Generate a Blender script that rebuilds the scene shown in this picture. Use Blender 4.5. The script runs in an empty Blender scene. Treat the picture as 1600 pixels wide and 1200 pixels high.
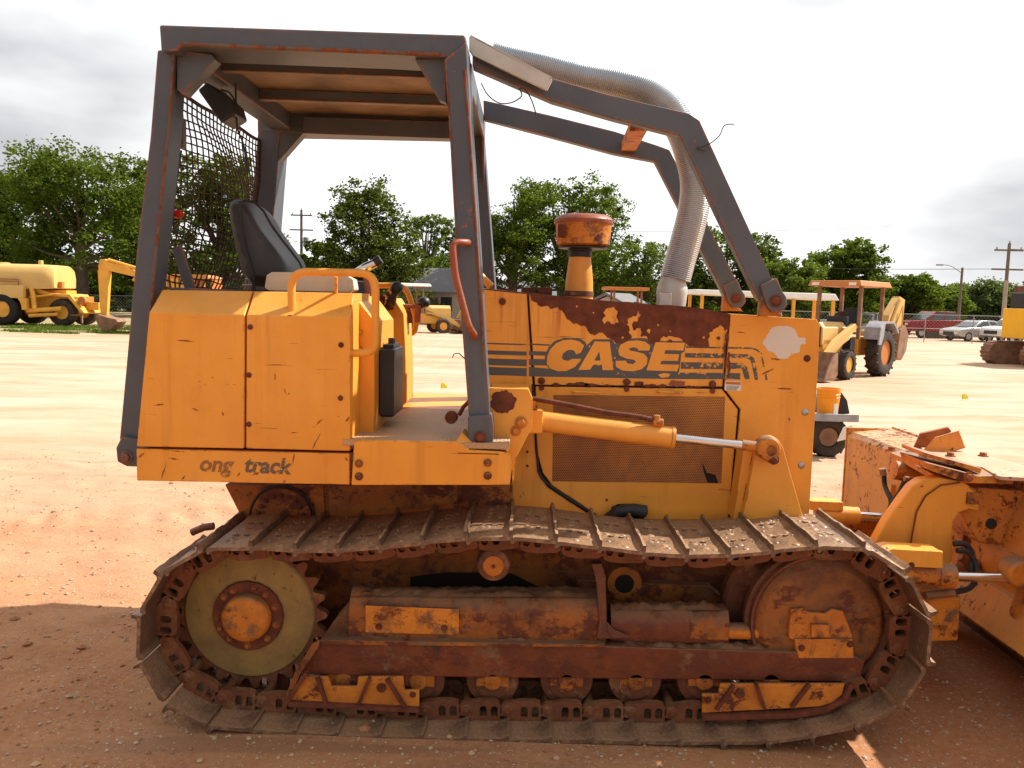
import bpy, bmesh, math, random
import numpy as np
from mathutils import Vector, Matrix, Euler, noise
from mathutils.geometry import tessellate_polygon
R = math.radians
random.seed(7)
sc = bpy.context.scene
COL = sc.collection

# ------------------------------------------------------------------ camera
F = 1294.0
cam_d = bpy.data.cameras.new('camera'); cam = bpy.data.objects.new('camera', cam_d); COL.objects.link(cam)
cam_d.sensor_width = 36; cam_d.lens = F / 1600 * 36; cam_d.clip_end = 2000; cam_d.clip_start = 0.05
CAMLOC = Vector((0, 0, 1.96))
PITCH, YAW, ROLL = 5.75, 0.88, 1.45
CR = Matrix.Rotation(R(YAW), 3, 'Z') @ Matrix.Rotation(R(90 - PITCH), 3, 'X') @ Matrix.Rotation(R(ROLL), 3, 'Z')
cam.location = CAMLOC; cam.rotation_euler = CR.to_euler()
sc.camera = cam
sc.render.resolution_x = 1024; sc.render.resolution_y = 768

# ------------------------------------------------------------------ sun, sky, exposure
SUN_AZ = 24.0      # degrees from +X towards +Y
SUN_EL = 44.0
sdir = Vector((math.cos(R(SUN_EL)) * math.cos(R(SUN_AZ)), math.cos(R(SUN_EL)) * math.sin(R(SUN_AZ)), math.sin(R(SUN_EL))))
sl = bpy.data.lights.new('sun', 'SUN'); sun = bpy.data.objects.new('sun', sl); COL.objects.link(sun)
sl.energy = 4.2; sl.angle = R(0.7); sl.color = (1.0, 0.95, 0.87)
sun.rotation_euler = sdir.to_track_quat('Z', 'Y').to_euler(); sun.location = (20, 20, 30)
w = bpy.data.worlds.new('World'); sc.world = w; w.use_nodes = True
nt = w.node_tree; nt.nodes.clear()
out = nt.nodes.new('ShaderNodeOutputWorld'); bg = nt.nodes.new('ShaderNodeBackground')
sky = nt.nodes.new('ShaderNodeTexSky'); sky.sky_type = 'NISHITA'; sky.sun_disc = False
sky.sun_elevation = R(SUN_EL); sky.sun_rotation = R(90 - SUN_AZ); sky.air_density = 1.4; sky.dust_density = 3.5
tc = nt.nodes.new('ShaderNodeTexCoord')
mp = nt.nodes.new('ShaderNodeMapping'); mp.inputs['Scale'].default_value = (1, 1, 2.6)
n1 = nt.nodes.new('ShaderNodeTexNoise'); n1.inputs['Scale'].default_value = 2.3; n1.inputs['Detail'].default_value = 5; n1.inputs['Roughness'].default_value = 0.5
mp.inputs['Location'].default_value = (3.1, 0.4, 0.2)
r1 = nt.nodes.new('ShaderNodeValToRGB')
r1.color_ramp.elements[0].position = 0.22; r1.color_ramp.elements[0].color = (5.6, 5.7, 5.9, 1)
r1.color_ramp.elements[1].position = 0.47; r1.color_ramp.elements[1].color = (11.5, 11.5, 11.5, 1)
n2 = nt.nodes.new('ShaderNodeTexNoise'); n2.inputs['Scale'].default_value = 1.6; n2.inputs['Detail'].default_value = 4
r2 = nt.nodes.new('ShaderNodeValToRGB')
r2.color_ramp.elements[0].position = 0.30; r2.color_ramp.elements[0].color = (0.88, 0.88, 0.88, 1)
r2.color_ramp.elements[1].position = 0.5; r2.color_ramp.elements[1].color = (1, 1, 1, 1)
mx = nt.nodes.new('ShaderNodeMixRGB')
L = nt.links.new
L(tc.outputs['Generated'], mp.inputs['Vector']); L(mp.outputs[0], n1.inputs['Vector']); L(mp.outputs[0], n2.inputs['Vector'])
def bank(v, lo, hi, amt):
    d_ = nt.nodes.new('ShaderNodeVectorMath'); d_.operation = 'DOT_PRODUCT'; nrm_ = nt.nodes.new('ShaderNodeVectorMath'); nrm_.operation = 'NORMALIZE'
    L(tc.outputs['Generated'], nrm_.inputs[0]); L(nrm_.outputs[0], d_.inputs[0]); d_.inputs[1].default_value = Vector(v).normalized()
    m_ = nt.nodes.new('ShaderNodeMapRange'); m_.interpolation_type = 'SMOOTHSTEP'; m_.inputs['From Min'].default_value = lo; m_.inputs['From Max'].default_value = hi; m_.inputs['To Min'].default_value = 0; m_.inputs['To Max'].default_value = amt; L(d_.outputs['Value'], m_.inputs[0]); return m_.outputs[0]
def msub(a, b, op='SUBTRACT'):
    m_ = nt.nodes.new('ShaderNodeMath'); m_.operation = op
    for i_, q_ in enumerate((a, b)):
        if isinstance(q_, float): m_.inputs[i_].default_value = q_
        else: L(q_, m_.inputs[i_])
    return m_.outputs[0]
cf = msub(msub(msub(n1.outputs['Fac'], bank((-0.75, 1, 0.22), 0.93, 0.995, 0.20)), bank((0.62, 1, 0.10), 0.975, 0.998, 0.14)), 0.03, 'ADD')
L(cf, r1.inputs[0]); L(n2.outputs['Fac'], r2.inputs[0])
L(r2.outputs[0], mx.inputs[0]); L(sky.outputs[0], mx.inputs[1]); L(r1.outputs[0], mx.inputs[2])
# sky dimmed behind the camera, out of view, to cut ambient on near sides
dt = nt.nodes.new('ShaderNodeVectorMath'); dt.operation = 'DOT_PRODUCT'; L(tc.outputs['Generated'], dt.inputs[0]); dt.inputs[1].default_value = (0.25, 0.95, 0.1)
mr = nt.nodes.new('ShaderNodeMapRange'); mr.inputs['From Min'].default_value = -0.6; mr.inputs['From Max'].default_value = 0.5; mr.inputs['To Min'].default_value = 0.54; mr.inputs['To Max'].default_value = 1.0; L(dt.outputs['Value'], mr.inputs[0])
sm = nt.nodes.new('ShaderNodeMixRGB'); sm.blend_type = 'MULTIPLY'; sm.inputs[0].default_value = 1; L(mx.outputs[0], sm.inputs[1]); L(mr.outputs[0], sm.inputs[2])
L(sm.outputs[0], bg.inputs[0]); bg.inputs[1].default_value = 0.056; L(bg.outputs[0], out.inputs[0])
sc.view_settings.view_transform = 'Standard'; sc.view_settings.look = 'None'
sc.view_settings.exposure = 0.98; sc.view_settings.gamma = 1
sc.render.engine = 'CYCLES'

# ------------------------------------------------------------------ pixel helpers (photo pixel -> point on the plane Y)
def P(px, py, Y):
    d = CR @ Vector(((px - 800) / F, -(py - 600) / F, -1.0))
    t = (Y - CAMLOC.y) / d.y
    return CAMLOC + d * t
def G(px, py):
    d = CR @ Vector(((px - 800) / F, -(py - 600) / F, -1.0))
    t = -CAMLOC.z / d.z
    return CAMLOC + d * t
def XZ(pts, Y): return [(P(a, b, Y).x, P(a, b, Y).z) for a, b in pts]
def Z6(x, y): return (820 + x / 3.0766, 430 + y / 3.0766)
def Z5(x, y): return (530 + x / 3.0, 380 + y / 3.0)

# ------------------------------------------------------------------ mesh builder
class MB:
    def __init__(s): s.v = []; s.f = []
    def add(s, vs, fs):
        b = len(s.v); s.v += [tuple(v) for v in vs]; s.f += [tuple(i + b for i in f) for f in fs]; return s
    def box(s, x0, x1, y0, y1, z0, z1):
        return s.add([(x0,y0,z0),(x1,y0,z0),(x1,y1,z0),(x0,y1,z0),(x0,y0,z1),(x1,y0,z1),(x1,y1,z1),(x0,y1,z1)],
                     [(0,3,2,1),(4,5,6,7),(0,1,5,4),(1,2,6,5),(2,3,7,6),(3,0,4,7)])
    def hexa(s, a, b):     # two quads (4 pts each) joined
        return s.add(list(a) + list(b), [(3,2,1,0),(4,5,6,7),(0,1,5,4),(1,2,6,5),(2,3,7,6),(3,0,4,7)])
    def ext(s, A, B):      # two equal closed loops joined and capped
        n = len(A); tri = tessellate_polygon([[Vector(p) for p in A]])
        fs = [tuple(t) for t in tri] + [tuple(i + n for i in reversed(t)) for t in tri]
        fs += [(i, (i + 1) % n, (i + 1) % n + n, i + n) for i in range(n)]
        return s.add(list(A) + list(B), fs)
    def prism(s, pts, y0, y1, holes=()):   # pts (x,z) extruded along Y
        loops = [list(pts)] + [list(h) for h in holes]
        tri = tessellate_polygon([[Vector((x, z, 0)) for x, z in l] for l in loops])
        allp = [p for l in loops for p in l]; n = len(allp)
        vs = [(x, y0, z) for x, z in allp] + [(x, y1, z) for x, z in allp]
        fs = [tuple(t) for t in tri] + [tuple(i + n for i in reversed(t)) for t in tri]
        b = 0
        for l in loops:
            m = len(l); fs += [(b + i, b + (i + 1) % m, b + (i + 1) % m + n, b + i + n) for i in range(m)]; b += m
        return s.add(vs, fs)
    def prismX(s, pts, x0, x1):            # pts (y,z) extruded along X
        return s.ext([(x0, y, z) for y, z in pts], [(x1, y, z) for y, z in pts])
    def prismZ(s, pts, z0, z1):
        return s.ext([(x, y, z0) for x, y in pts], [(x, y, z1) for x, y in pts])
    def face(s, pts):
        tri = tessellate_polygon([[Vector(p) for p in pts]]); return s.add(pts, [tuple(t) for t in tri])
    def tube(s, path, r, n=10, caps=True):
        path = [Vector(p) for p in path]; m = len(path); rs = r if isinstance(r, (list, tuple)) else [r] * m
        b = len(s.v); prev = None
        for i, p in enumerate(path):
            t = (path[min(i + 1, m - 1)] - path[max(i - 1, 0)]).normalized()
            if prev is None:
                up = Vector((0, 0, 1)) if abs(t.z) < 0.9 else Vector((1, 0, 0)); u = t.cross(up).normalized()
            else:
                u = (prev - t * prev.dot(t)).normalized()
            prev = u; v = t.cross(u)
            for k in range(n):
                a = 2 * math.pi * k / n; s.v.append(tuple(p + (u * math.cos(a) + v * math.sin(a)) * rs[i]))
        for i in range(m - 1):
            for k in range(n):
                k2 = (k + 1) % n; s.f.append((b + i * n + k, b + i * n + k2, b + (i + 1) * n + k2, b + (i + 1) * n + k))
        if caps:
            s.f.append(tuple(b + k for k in reversed(range(n)))); s.f.append(tuple(b + (m - 1) * n + k for k in range(n)))
        return s
    def lathe(s, o, ax, prof, n=24, closed=False):       # prof: (t along axis, r)
        o = Vector(o); ax = Vector(ax).normalized(); up = Vector((0, 0, 1)) if abs(ax.z) < 0.9 else Vector((1, 0, 0))
        u = ax.cross(up).normalized(); v = ax.cross(u); b = len(s.v); m = len(prof)
        for t, r in prof:
            for k in range(n):
                a = 2 * math.pi * k / n; s.v.append(tuple(o + ax * t + (u * math.cos(a) + v * math.sin(a)) * max(r, 1e-4)))
        for i in range(m - 1):
            for k in range(n):
                k2 = (k + 1) % n; s.f.append((b + i * n + k, b + i * n + k2, b + (i + 1) * n + k2, b + (i + 1) * n + k))
        if closed: s.f += [(b + (m - 1) * n + k, b + (m - 1) * n + (k + 1) % n, b + (k + 1) % n, b + k) for k in range(n)]
        else: s.f.append(tuple(b + k for k in reversed(range(n)))); s.f.append(tuple(b + (m - 1) * n + k for k in range(n)))
        return s
    def cyl(s, o, ax, r, h, n=20, bev=None):
        bev = min(r, h) * 0.15 if bev is None else bev
        return s.lathe(o, ax, [(0, r - bev), (bev, r), (h - bev, r), (h, r - bev)], n)
    def beam(s, p0, p1, w, h, up=(0, 1, 0)):    # w across, h along up
        p0 = Vector(p0); p1 = Vector(p1); t = (p1 - p0).normalized(); u = Vector(up); u = (u - t * u.dot(t)).normalized(); c = t.cross(u)
        q = [(-1,-1),(1,-1),(1,1),(-1,1)]
        return s.hexa([p0 + c * a * w / 2 + u * b * h / 2 for a, b in q], [p1 + c * a * w / 2 + u * b * h / 2 for a, b in q])
    def bolt(s, p, ax, r=0.012, h=0.008):
        p = Vector(p); ax = Vector(ax).normalized()
        s.cyl(p, ax, r * 1.5, h * 0.35, 14); s.lathe(p + ax * h * 0.35, ax, [(0, r), (h * 0.8, r), (h, r * 0.8)], 6); return s
    def islands(s):
        par = list(range(len(s.v)))
        def fd(i):
            while par[i] != i: par[i] = par[par[i]]; i = par[i]
            return i
        for f in s.f:
            for i in f[1:]: par[fd(i)] = fd(f[0])
        g = {}
        for i in range(len(s.v)): g.setdefault(fd(i), []).append(i)
        bb = [[[min(s.v[i][k] for i in q) - .001 for k in range(3)], [max(s.v[i][k] for i in q) + .001 for k in range(3)], list(q)] for q in g.values()]
        ch = True
        while ch:
            ch = False
            for i in range(len(bb)):
                for j in range(len(bb) - 1, i, -1):
                    if all(bb[i][0][k] <= bb[j][1][k] and bb[j][0][k] <= bb[i][1][k] for k in range(3)):
                        bb[i] = [[min(bb[i][0][k], bb[j][0][k]) for k in range(3)], [max(bb[i][1][k], bb[j][1][k]) for k in range(3)], bb[i][2] + bb[j][2]]; del bb[j]; ch = True
        out = []
        for _, _, q in bb:
            mp_ = {v: n for n, v in enumerate(q)}; m = MB(); m.v = [s.v[i] for i in q]; m.f = [tuple(mp_[i] for i in f) for f in s.f if f[0] in mp_]; out.append(m)
        return out
    def build(s, name, mat, parent=None, off=(0, 0, 0), smooth=35, bevel=0.0, seg=2):
        me = bpy.data.meshes.new(name)
        off = Vector(off)
        me.from_pydata([tuple(Vector(v) - off) for v in s.v], [], s.f); me.validate()
        bm = bmesh.new(); bm.from_mesh(me); bmesh.ops.recalc_face_normals(bm, faces=bm.faces); bm.to_mesh(me); bm.free()
        me.materials.append(mat)
        if smooth: me.shade_smooth(); me.set_sharp_from_angle(angle=R(smooth))
        o = bpy.data.objects.new(name, me); COL.objects.link(o)
        if parent: o.parent = parent
        if bevel:
            b = o.modifiers.new('bevel', 'BEVEL'); b.width = bevel; b.segments = seg; b.limit_method = 'ANGLE'; b.angle_limit = R(40); b.harden_normals = True
        return o
def tag(o, label=None, cat=None, group=None, kind=None):
    if label: o['label'] = label
    if cat: o['category'] = cat
    if group: o['group'] = group
    if kind: o['kind'] = kind
    return o
def empty(name, loc, rz=0, label=None, cat=None, group=None):
    o = bpy.data.objects.new(name, None); COL.objects.link(o); o.location = loc; o.rotation_euler = (0, 0, rz); o.empty_display_size = 0.2
    return tag(o, label, cat, group)
def copy_tree(o, parent=None):
    c = o.copy(); COL.objects.link(c); c.parent = parent
    for ch in [x for x in bpy.data.objects if x.parent == o]: copy_tree(ch, c)
    return c

SPLIT = {'cabinet_bolts': 'bolt', 'hub_bolts': 'bolt', 'plate_bolts': 'bolt', 'step_bolts': 'bolt', 'guard_bolts': 'bolt', 'panel_bolts': 'bolt', 'cover_bolts': 'bolt', 'yoke_bolts': 'bolt',
  'bracket_bolts': 'bolt', 'console_bolts': 'bolt', 'plug': 'plug', 'latch': 'latch', 'canopy_posts': 'canopy_post', 'tracks': 'track', 'louvre': 'louvre', 'vent': 'vent', 'insulators': 'insulator',
  'hull_plates': 'hull_plate', 'tower_shims': 'tower_shim', 'guard_ribs': 'guard_rib', 'weld_bead': 'weld_bead', 'tail_light': 'tail_light', 'pump': 'pump', 'spray_pipes': 'spray_pipe', 'crossarm': 'crossarm', 'deck_pedal': 'deck_pedal', 'hose_fitting': 'hose_fitting', 'tank_hatch': 'tank_hatch'}
# ------------------------------------------------------------------ materials
class NT:
    def __init__(s, name):
        s.m = bpy.data.materials.new(name); s.m.use_nodes = True; s.t = s.m.node_tree; s.t.nodes.clear()
        s.o = s.n('ShaderNodeOutputMaterial'); s.b = s.n('ShaderNodeBsdfPrincipled'); s.l(s.b.outputs[0], s.o.inputs[0])
        s.tc = s.n('ShaderNodeTexCoord')
    def n(s, t): return s.t.nodes.new(t)
    def l(s, a, b): s.t.links.new(a, b)
    def noise(s, scale, detail=4, rough=0.55, stretch=None, loc=None, dist=0.0):
        x = s.n('ShaderNodeTexNoise'); x.inputs['Scale'].default_value = scale; x.inputs['Detail'].default_value = detail
        x.inputs['Roughness'].default_value = rough; x.inputs['Distortion'].default_value = dist
        m = s.n('ShaderNodeMapping'); m.inputs['Scale'].default_value = stretch or (1, 1, 1)
        if loc: m.inputs['Location'].default_value = loc
        s.l(s.tc.outputs['Object'], m.inputs[0]); s.l(m.outputs[0], x.inputs['Vector']); return x.outputs['Fac']
    def ramp(s, fac, a, b, ca=0.0, cb=1.0):
        x = s.n('ShaderNodeMapRange'); x.inputs['From Min'].default_value = a; x.inputs['From Max'].default_value = b
        x.inputs['To Min'].default_value = ca; x.inputs['To Max'].default_value = cb; s.l(fac, x.inputs[0]); return x.outputs[0]
    def mix(s, fac, a, b):
        x = s.n('ShaderNodeMixRGB')
        for i, c in ((0, fac), (1, a), (2, b)):
            if isinstance(c, (int, float)): x.inputs[i].default_value = c
            elif isinstance(c, tuple): x.inputs[i].default_value = (*c, 1)
            else: s.l(c, x.inputs[i])
        return x.outputs[0]
    def math(s, op, a, b=None):
        x = s.n('ShaderNodeMath'); x.operation = op; x.use_clamp = op in ('ADD', 'MULTIPLY')
        for i, c in ((0, a), (1, b)):
            if c is None: continue
            if isinstance(c, (int, float)): x.inputs[i].default_value = c
            else: s.l(c, x.inputs[i])
        return x.outputs[0]
    def edge(s, rad, lo=0.02, hi=0.12):
        bv = s.n('ShaderNodeBevel'); bv.samples = 4; bv.inputs['Radius'].default_value = rad
        g = s.n('ShaderNodeNewGeometry'); d = s.n('ShaderNodeVectorMath'); d.operation = 'DOT_PRODUCT'
        s.l(bv.outputs[0], d.inputs[0]); s.l(g.outputs['Normal'], d.inputs[1])
        return s.ramp(s.math('SUBTRACT', 1.0, d.outputs['Value']), lo, hi)
    def up(s, lo=0.3, hi=0.8):
        g = s.n('ShaderNodeNewGeometry'); x = s.n('ShaderNodeSeparateXYZ'); s.l(g.outputs['Normal'], x.inputs[0]); return s.ramp(x.outputs['Z'], lo, hi)
    def bump(s, h, strength=0.3, dist=0.01):
        b = s.n('ShaderNodeBump'); b.inputs['Strength'].default_value = strength; b.inputs['Distance'].default_value = dist
        s.l(h, b.inputs['Height']); s.l(b.outputs[0], s.b.inputs['Normal'])
    def set(s, col=None, rough=None, metal=None, spec=None):
        for k, c in (('Base Color', col), ('Roughness', rough), ('Metallic', metal), ('Specular IOR Level', spec)):
            if c is None: continue
            if isinstance(c, tuple): s.b.inputs[k].default_value = (*c, 1)
            elif isinstance(c, (int, float)): s.b.inputs[k].default_value = c
            else: s.l(c, s.b.inputs[k])
        return s.m

RUST = (0.12, 0.028, 0.012); RUST2 = (0.24, 0.075, 0.02); DIRT = (0.36, 0.20, 0.11)
def paint(name, base, base2, chips=0.66, edge=0.0, dirt=0.25, dirtcol=DIRT, rough=0.45, scale=1.0, scratch=0.0, updirt=0.0, runs=0):
    k = NT(name)
    fade = k.noise(1.3 * scale, 5, 0.6, loc=(1.7, 0, 3)); streak = k.noise(3.0 * scale, 4, 0.6, (4.0, 4.0, 0.35))
    c = k.mix(k.ramp(fade, 0.35, 0.68), base, base2)
    c = k.mix(k.ramp(k.noise(0.8 * scale, 7, 0.7, loc=(4, 6, 2)), 0.47, 0.72, 0, 0.30), c, tuple(min(1, x * 1.05 + 0.10) for x in base))
    c = k.mix(k.ramp(k.noise(2.2 * scale, 4, 0.6, (5, 5, 0.25), (7, 1, 2)), 0.56, 0.72, 0, 0.35), c, tuple(x * 0.55 for x in base2))
    dn = k.ramp(k.math('MULTIPLY', k.ramp(streak, 0.35, 0.75), k.ramp(k.noise(7 * scale, 5, 0.65), 0.3, 0.75)), 0.05, 0.9, 0, dirt)
    c = k.mix(dn, c, dirtcol)
    if updirt:
        c = k.mix(k.math('MULTIPLY', k.up(), k.ramp(k.noise(5 * scale, 6, 0.7), 0.3, 0.6, 0.0, updirt)), c, (0.50, 0.33, 0.20))
    if runs:
        z_ = k.n('ShaderNodeSeparateXYZ'); k.l(k.tc.outputs['Object'], z_.inputs[0])
        rn = k.math('MULTIPLY', k.ramp(k.noise(9, 3, 0.6, (3.0, 1, 0.16), (1, 1, 5)), 0.50, 0.68), k.ramp(z_.outputs['Z'], 1.62, 1.88))
        c = k.mix(k.math('MULTIPLY', rn, 0.8), c, (0.46, 0.11, 0.02))
    chip = k.noise(24 * scale, 6, 0.75, loc=(5, 2, 1)); big = k.noise(2.1 * scale, 3, 0.5, loc=(9, 4, 2))
    mask = k.ramp(k.math('ADD', k.math('MULTIPLY', chip, 0.72), k.math('MULTIPLY', big, 0.34)), chips, chips + 0.03)
    if scratch:
        sn = k.noise(9 * scale, 3, 0.5, (0.5, 6.0, 7.0), (3, 3, 8), 1.2)
        mask = k.math('ADD', mask, k.math('MULTIPLY', k.ramp(sn, 0.70, 0.73), k.ramp(big, 0.45, 0.6)))
    if edge:
        e = k.math('MULTIPLY', k.edge(0.012 if edge < 1 else 0.022), k.ramp(k.noise(9 * scale, 6, 0.75, loc=(2, 8, 3)), 0.60 - 0.15 * min(edge, 1), 0.64 - 0.12 * min(edge, 1)))
        mask = k.math('ADD', mask, e)
    rc = k.mix(k.ramp(k.noise(12 * scale, 4, 0.7), 0.35, 0.65), RUST if edge < 1 else (0.20, 0.055, 0.018), RUST2 if edge < 1 else (0.40, 0.13, 0.03))
    c = k.mix(mask, c, rc)
    b1_ = k.n('ShaderNodeBump'); b1_.inputs['Strength'].default_value = 0.35; b1_.inputs['Distance'].default_value = 0.03; k.l(k.noise(2.4 * scale, 2, 0.4, loc=(3, 3, 8)), b1_.inputs['Height'])
    b2_ = k.n('ShaderNodeBump'); b2_.inputs['Strength'].default_value = 0.2; b2_.inputs['Distance'].default_value = 0.004; k.l(k.math('SUBTRACT', k.noise(60 * scale, 3), mask), b2_.inputs['Height']); k.l(b1_.outputs[0], b2_.inputs['Normal']); k.l(b2_.outputs[0], k.b.inputs['Normal'])
    return k.set(c, k.ramp(mask, 0, 1, rough, 0.85), 0.0, 0.4)
def plain(name, col, rough=0.5, metal=0.0, var=0.25, scale=6, spec=0.4):
    k = NT(name); n = k.noise(scale, 5, 0.6)
    c = k.mix(k.ramp(n, 0.3, 0.7), tuple(x * (1 - var) for x in col), tuple(min(1, x * (1 + var)) for x in col))
    k.bump(k.noise(scale * 12, 3), 0.1, 0.003)
    return k.set(c, rough, metal, spec)
YEL = (0.82, 0.36, 0.042); YEL2 = (0.70, 0.27, 0.026)
M = {}
M['yellow'] = paint('yellow_paint', YEL, YEL2, 0.690, 0.60, 0.28, (0.42, 0.17, 0.05), scratch=1, updirt=0.10)
M['hood_yellow'] = paint('hood_yellow_paint', YEL, YEL2, 0.672, 0.60, 0.3, (0.42, 0.17, 0.05), scratch=1, runs=1.0)
M['yellow_dirty'] = paint('dirty_yellow_paint', (0.70, 0.25, 0.03), (0.50, 0.17, 0.03), 0.60, 0.9, 0.6, (0.22, 0.10, 0.05), 0.6, updirt=0.8)
M['yellow_grimy'] = paint('grimy_yellow_paint', (0.38, 0.115, 0.018), (0.22, 0.065, 0.016), 0.585, 0.9, 0.9, (0.11, 0.045, 0.02), 0.7, updirt=0.8)

M['grey'] = paint('grey_paint', (0.056, 0.074, 0.098), (0.088, 0.102, 0.122), 0.650, 1.2, 0.30, (0.13, 0.075, 0.045), 0.45)
M['blade_paint'] = paint('blade_paint', (0.72, 0.30, 0.04), (0.58, 0.19, 0.03), 0.575, 0.8, 0.5, (0.30, 0.10, 0.05), 0.5, scratch=1, updirt=0.9)
M['rust'] = plain('rust', (0.13, 0.035, 0.016), 0.85, 0, 0.45, 14)
M['rust_bright'] = plain('bright_rust', (0.27, 0.085, 0.025), 0.85, 0, 0.4, 14)
def caked(name, p1, p2, rough=0.7, bare=0.5, s=1.0):
    k = NT(name)
    a = k.noise(3.2 * s, 7, 0.72, loc=(1, 2, 3)); b2 = k.noise(7 * s, 7, 0.75, (1, 1, 1.3), (6, 2, 4)); d = k.noise(26 * s, 5, 0.75)
    c = k.mix(k.ramp(a, 0.40, 0.60), p1, p2)
    c = k.mix(k.ramp(b2, bare, bare + 0.07), c, (0.110, 0.026, 0.010))
    c = k.mix(k.ramp(k.noise(4.5 * s, 7, 0.75, loc=(8, 8, 1)), 0.56, 0.64), c, k.mix(k.ramp(d, 0.4, 0.6), (0.14, 0.066, 0.030), (0.21, 0.11, 0.055)))
    c = k.mix(k.ramp(k.noise(5 * s, 6, 0.7, (1, 1, 0.5), (2, 9, 9)), 0.60, 0.70, 0, 0.8), c, (0.028, 0.016, 0.011))
    dm = k.math('MULTIPLY', k.up(0.25, 0.75), k.ramp(k.noise(9, 6, 0.7, loc=(4, 4, 4)), 0.33, 0.5))
    c = k.mix(dm, c, (0.24, 0.13, 0.07))
    k.bump(k.math('ADD', k.math('MULTIPLY', d, 0.5), k.math('ADD', b2, k.math('MULTIPLY', dm, 0.5))), 0.55, 0.015)
    return k.set(c, rough, 0.0, 0.4)
M['redpipe'] = paint('red_brown_paint', (0.24, 0.048, 0.025), (0.30, 0.085, 0.028), 0.60, 0.5, 0.3, scale=2)
M['idler_paint'] = caked('worn_idler_paint', (0.13, 0.050, 0.022), (0.30, 0.105, 0.02), 0.6, 0.54, 0.9)
M['yellow_grimy'] = caked('grimy_yellow_paint', (0.42, 0.130, 0.014), (0.20, 0.062, 0.015), 0.65, 0.49)
M['yellow_dirty'] = caked('dirty_yellow_paint', (0.66, 0.235, 0.022), (0.46, 0.145, 0.018), 0.6, 0.56)
M['rust_frame'] = caked('rusty_beam', (0.19, 0.045, 0.013), (0.12, 0.028, 0.010), 0.55, 0.5, 0.8)
def steel(name, base, top, rough=0.6):
    k = NT(name); n = k.noise(9, 6, 0.7); n2 = k.noise(35, 4, 0.7)
    c = k.mix(k.ramp(n, 0.3, 0.7), base, tuple(x * 0.5 for x in base))
    c = k.mix(k.ramp(n2, 0.55, 0.75, 0, 0.6), c, (0.20, 0.09, 0.045)); c = k.mix(k.ramp(k.noise(5.5, 7, 0.75, loc=(7, 3, 1)), 0.54, 0.62, 0, 0.8), c, tuple(x * 1.25 for x in top)); c = k.mix(k.ramp(k.noise(4.5, 6, 0.75, loc=(1, 7, 9)), 0.58, 0.66, 0, 0.7), c, (0.035, 0.020, 0.014))
    dm = k.math('MULTIPLY', k.up(0.2, 0.7), k.ramp(k.noise(5, 6, 0.7, loc=(4, 4, 4)), 0.38, 0.58))
    c = k.mix(dm, c, k.mix(k.ramp(k.noise(80, 3), 0.4, 0.6), top, tuple(x * 1.5 for x in top)))
    k.bump(k.math('ADD', n2, k.math('MULTIPLY', dm, 0.5)), 0.5, 0.01)
    return k.set(c, rough, 0.0, 0.5)
M['shoe'] = steel('worn_track_steel', (0.165, 0.092, 0.058), (0.25, 0.145, 0.080), 0.45)
M['link'] = steel('rusty_link_steel', (0.20, 0.060, 0.020), (0.17, 0.08, 0.035), 0.7)
M['frame_rust'] = steel('rusty_frame_steel', (0.16, 0.048, 0.020), (0.22, 0.10, 0.045), 0.6)
def sproc():
    k = NT('sprocket_disc'); n = k.noise(6, 6, 0.7)
    c = k.mix(k.ramp(n, 0.35, 0.7), (0.33, 0.215, 0.06), (0.22, 0.14, 0.05)); c = k.mix(k.ramp(k.noise(3.5, 6, 0.75, loc=(3, 1, 7)), 0.48, 0.68, 0, 0.7), c, (0.16, 0.09, 0.035)); c = k.mix(k.ramp(k.noise(22, 5, 0.7), 0.62, 0.66), c, (0.10, 0.05, 0.02))
    k.bump(n, 0.2, 0.005); return k.set(c, 0.75, 0)
M['sprocket'] = sproc()
M['black'] = plain('black_plastic', (0.018, 0.018, 0.02), 0.45, 0, 0.3)
M['vinyl'] = plain('black_vinyl', (0.05, 0.05, 0.056), 0.55, 0, 0.25, 5)
M['rubber'] = plain('hose_rubber', (0.025, 0.024, 0.024), 0.6)
M['dark'] = plain('dark_gap', (0.015, 0.01, 0.007), 0.9)
M['chrome'] = plain('chrome_rod', (0.72, 0.70, 0.68), 0.16, 1.0, 0.06)
M['alu'] = plain('galvanised_steel', (0.38, 0.41, 0.44), 0.38, 0.75, 0.15, 4)
M['plate'] = plain('bare_steel_plate', (0.50, 0.49, 0.45), 0.5, 0.3, 0.2, 4)
M['wire'] = plain('rusty_wire', (0.05, 0.028, 0.018), 0.8)
M['cream'] = plain('dirty_white_vinyl', (0.62, 0.50, 0.37), 0.65, 0, 0.15, 5)
M['white'] = plain('white_paint', (0.72, 0.69, 0.64), 0.6, 0, 0.12, 18)
M['brown'] = plain('weathered_underside', (0.26, 0.18, 0.115), 0.7, 0, 0.5, 3)
M['bluegrey'] = plain('greyish_paint', (0.3, 0.31, 0.33), 0.6)
def worn(name, dark, thr):
    k = NT(name); n = k.noise(38, 5, 0.75, (1, 1, 1.6)); b = k.noise(5, 3, 0.5)
    m = k.ramp(k.math('ADD', k.math('MULTIPLY', n, 0.75), k.math('MULTIPLY', b, 0.3)), thr, thr + 0.015)
    return k.set(k.mix(m, dark, YEL), 0.5, 0)
M['decal'] = worn('dark_decal', (0.075, 0.078, 0.08), 0.640)
M['decal_worn'] = worn('worn_dark_decal', (0.075, 0.075, 0.075), 0.590)
M['decal_brown'] = worn('faded_lettering', (0.26, 0.11, 0.03), 0.550)
M['decal_half'] = worn('half_faded_lettering', (0.13, 0.085, 0.05), 0.565)
M['sticker'] = worn('peeled_white_sticker', (0.66, 0.60, 0.53), 0.645)
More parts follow.
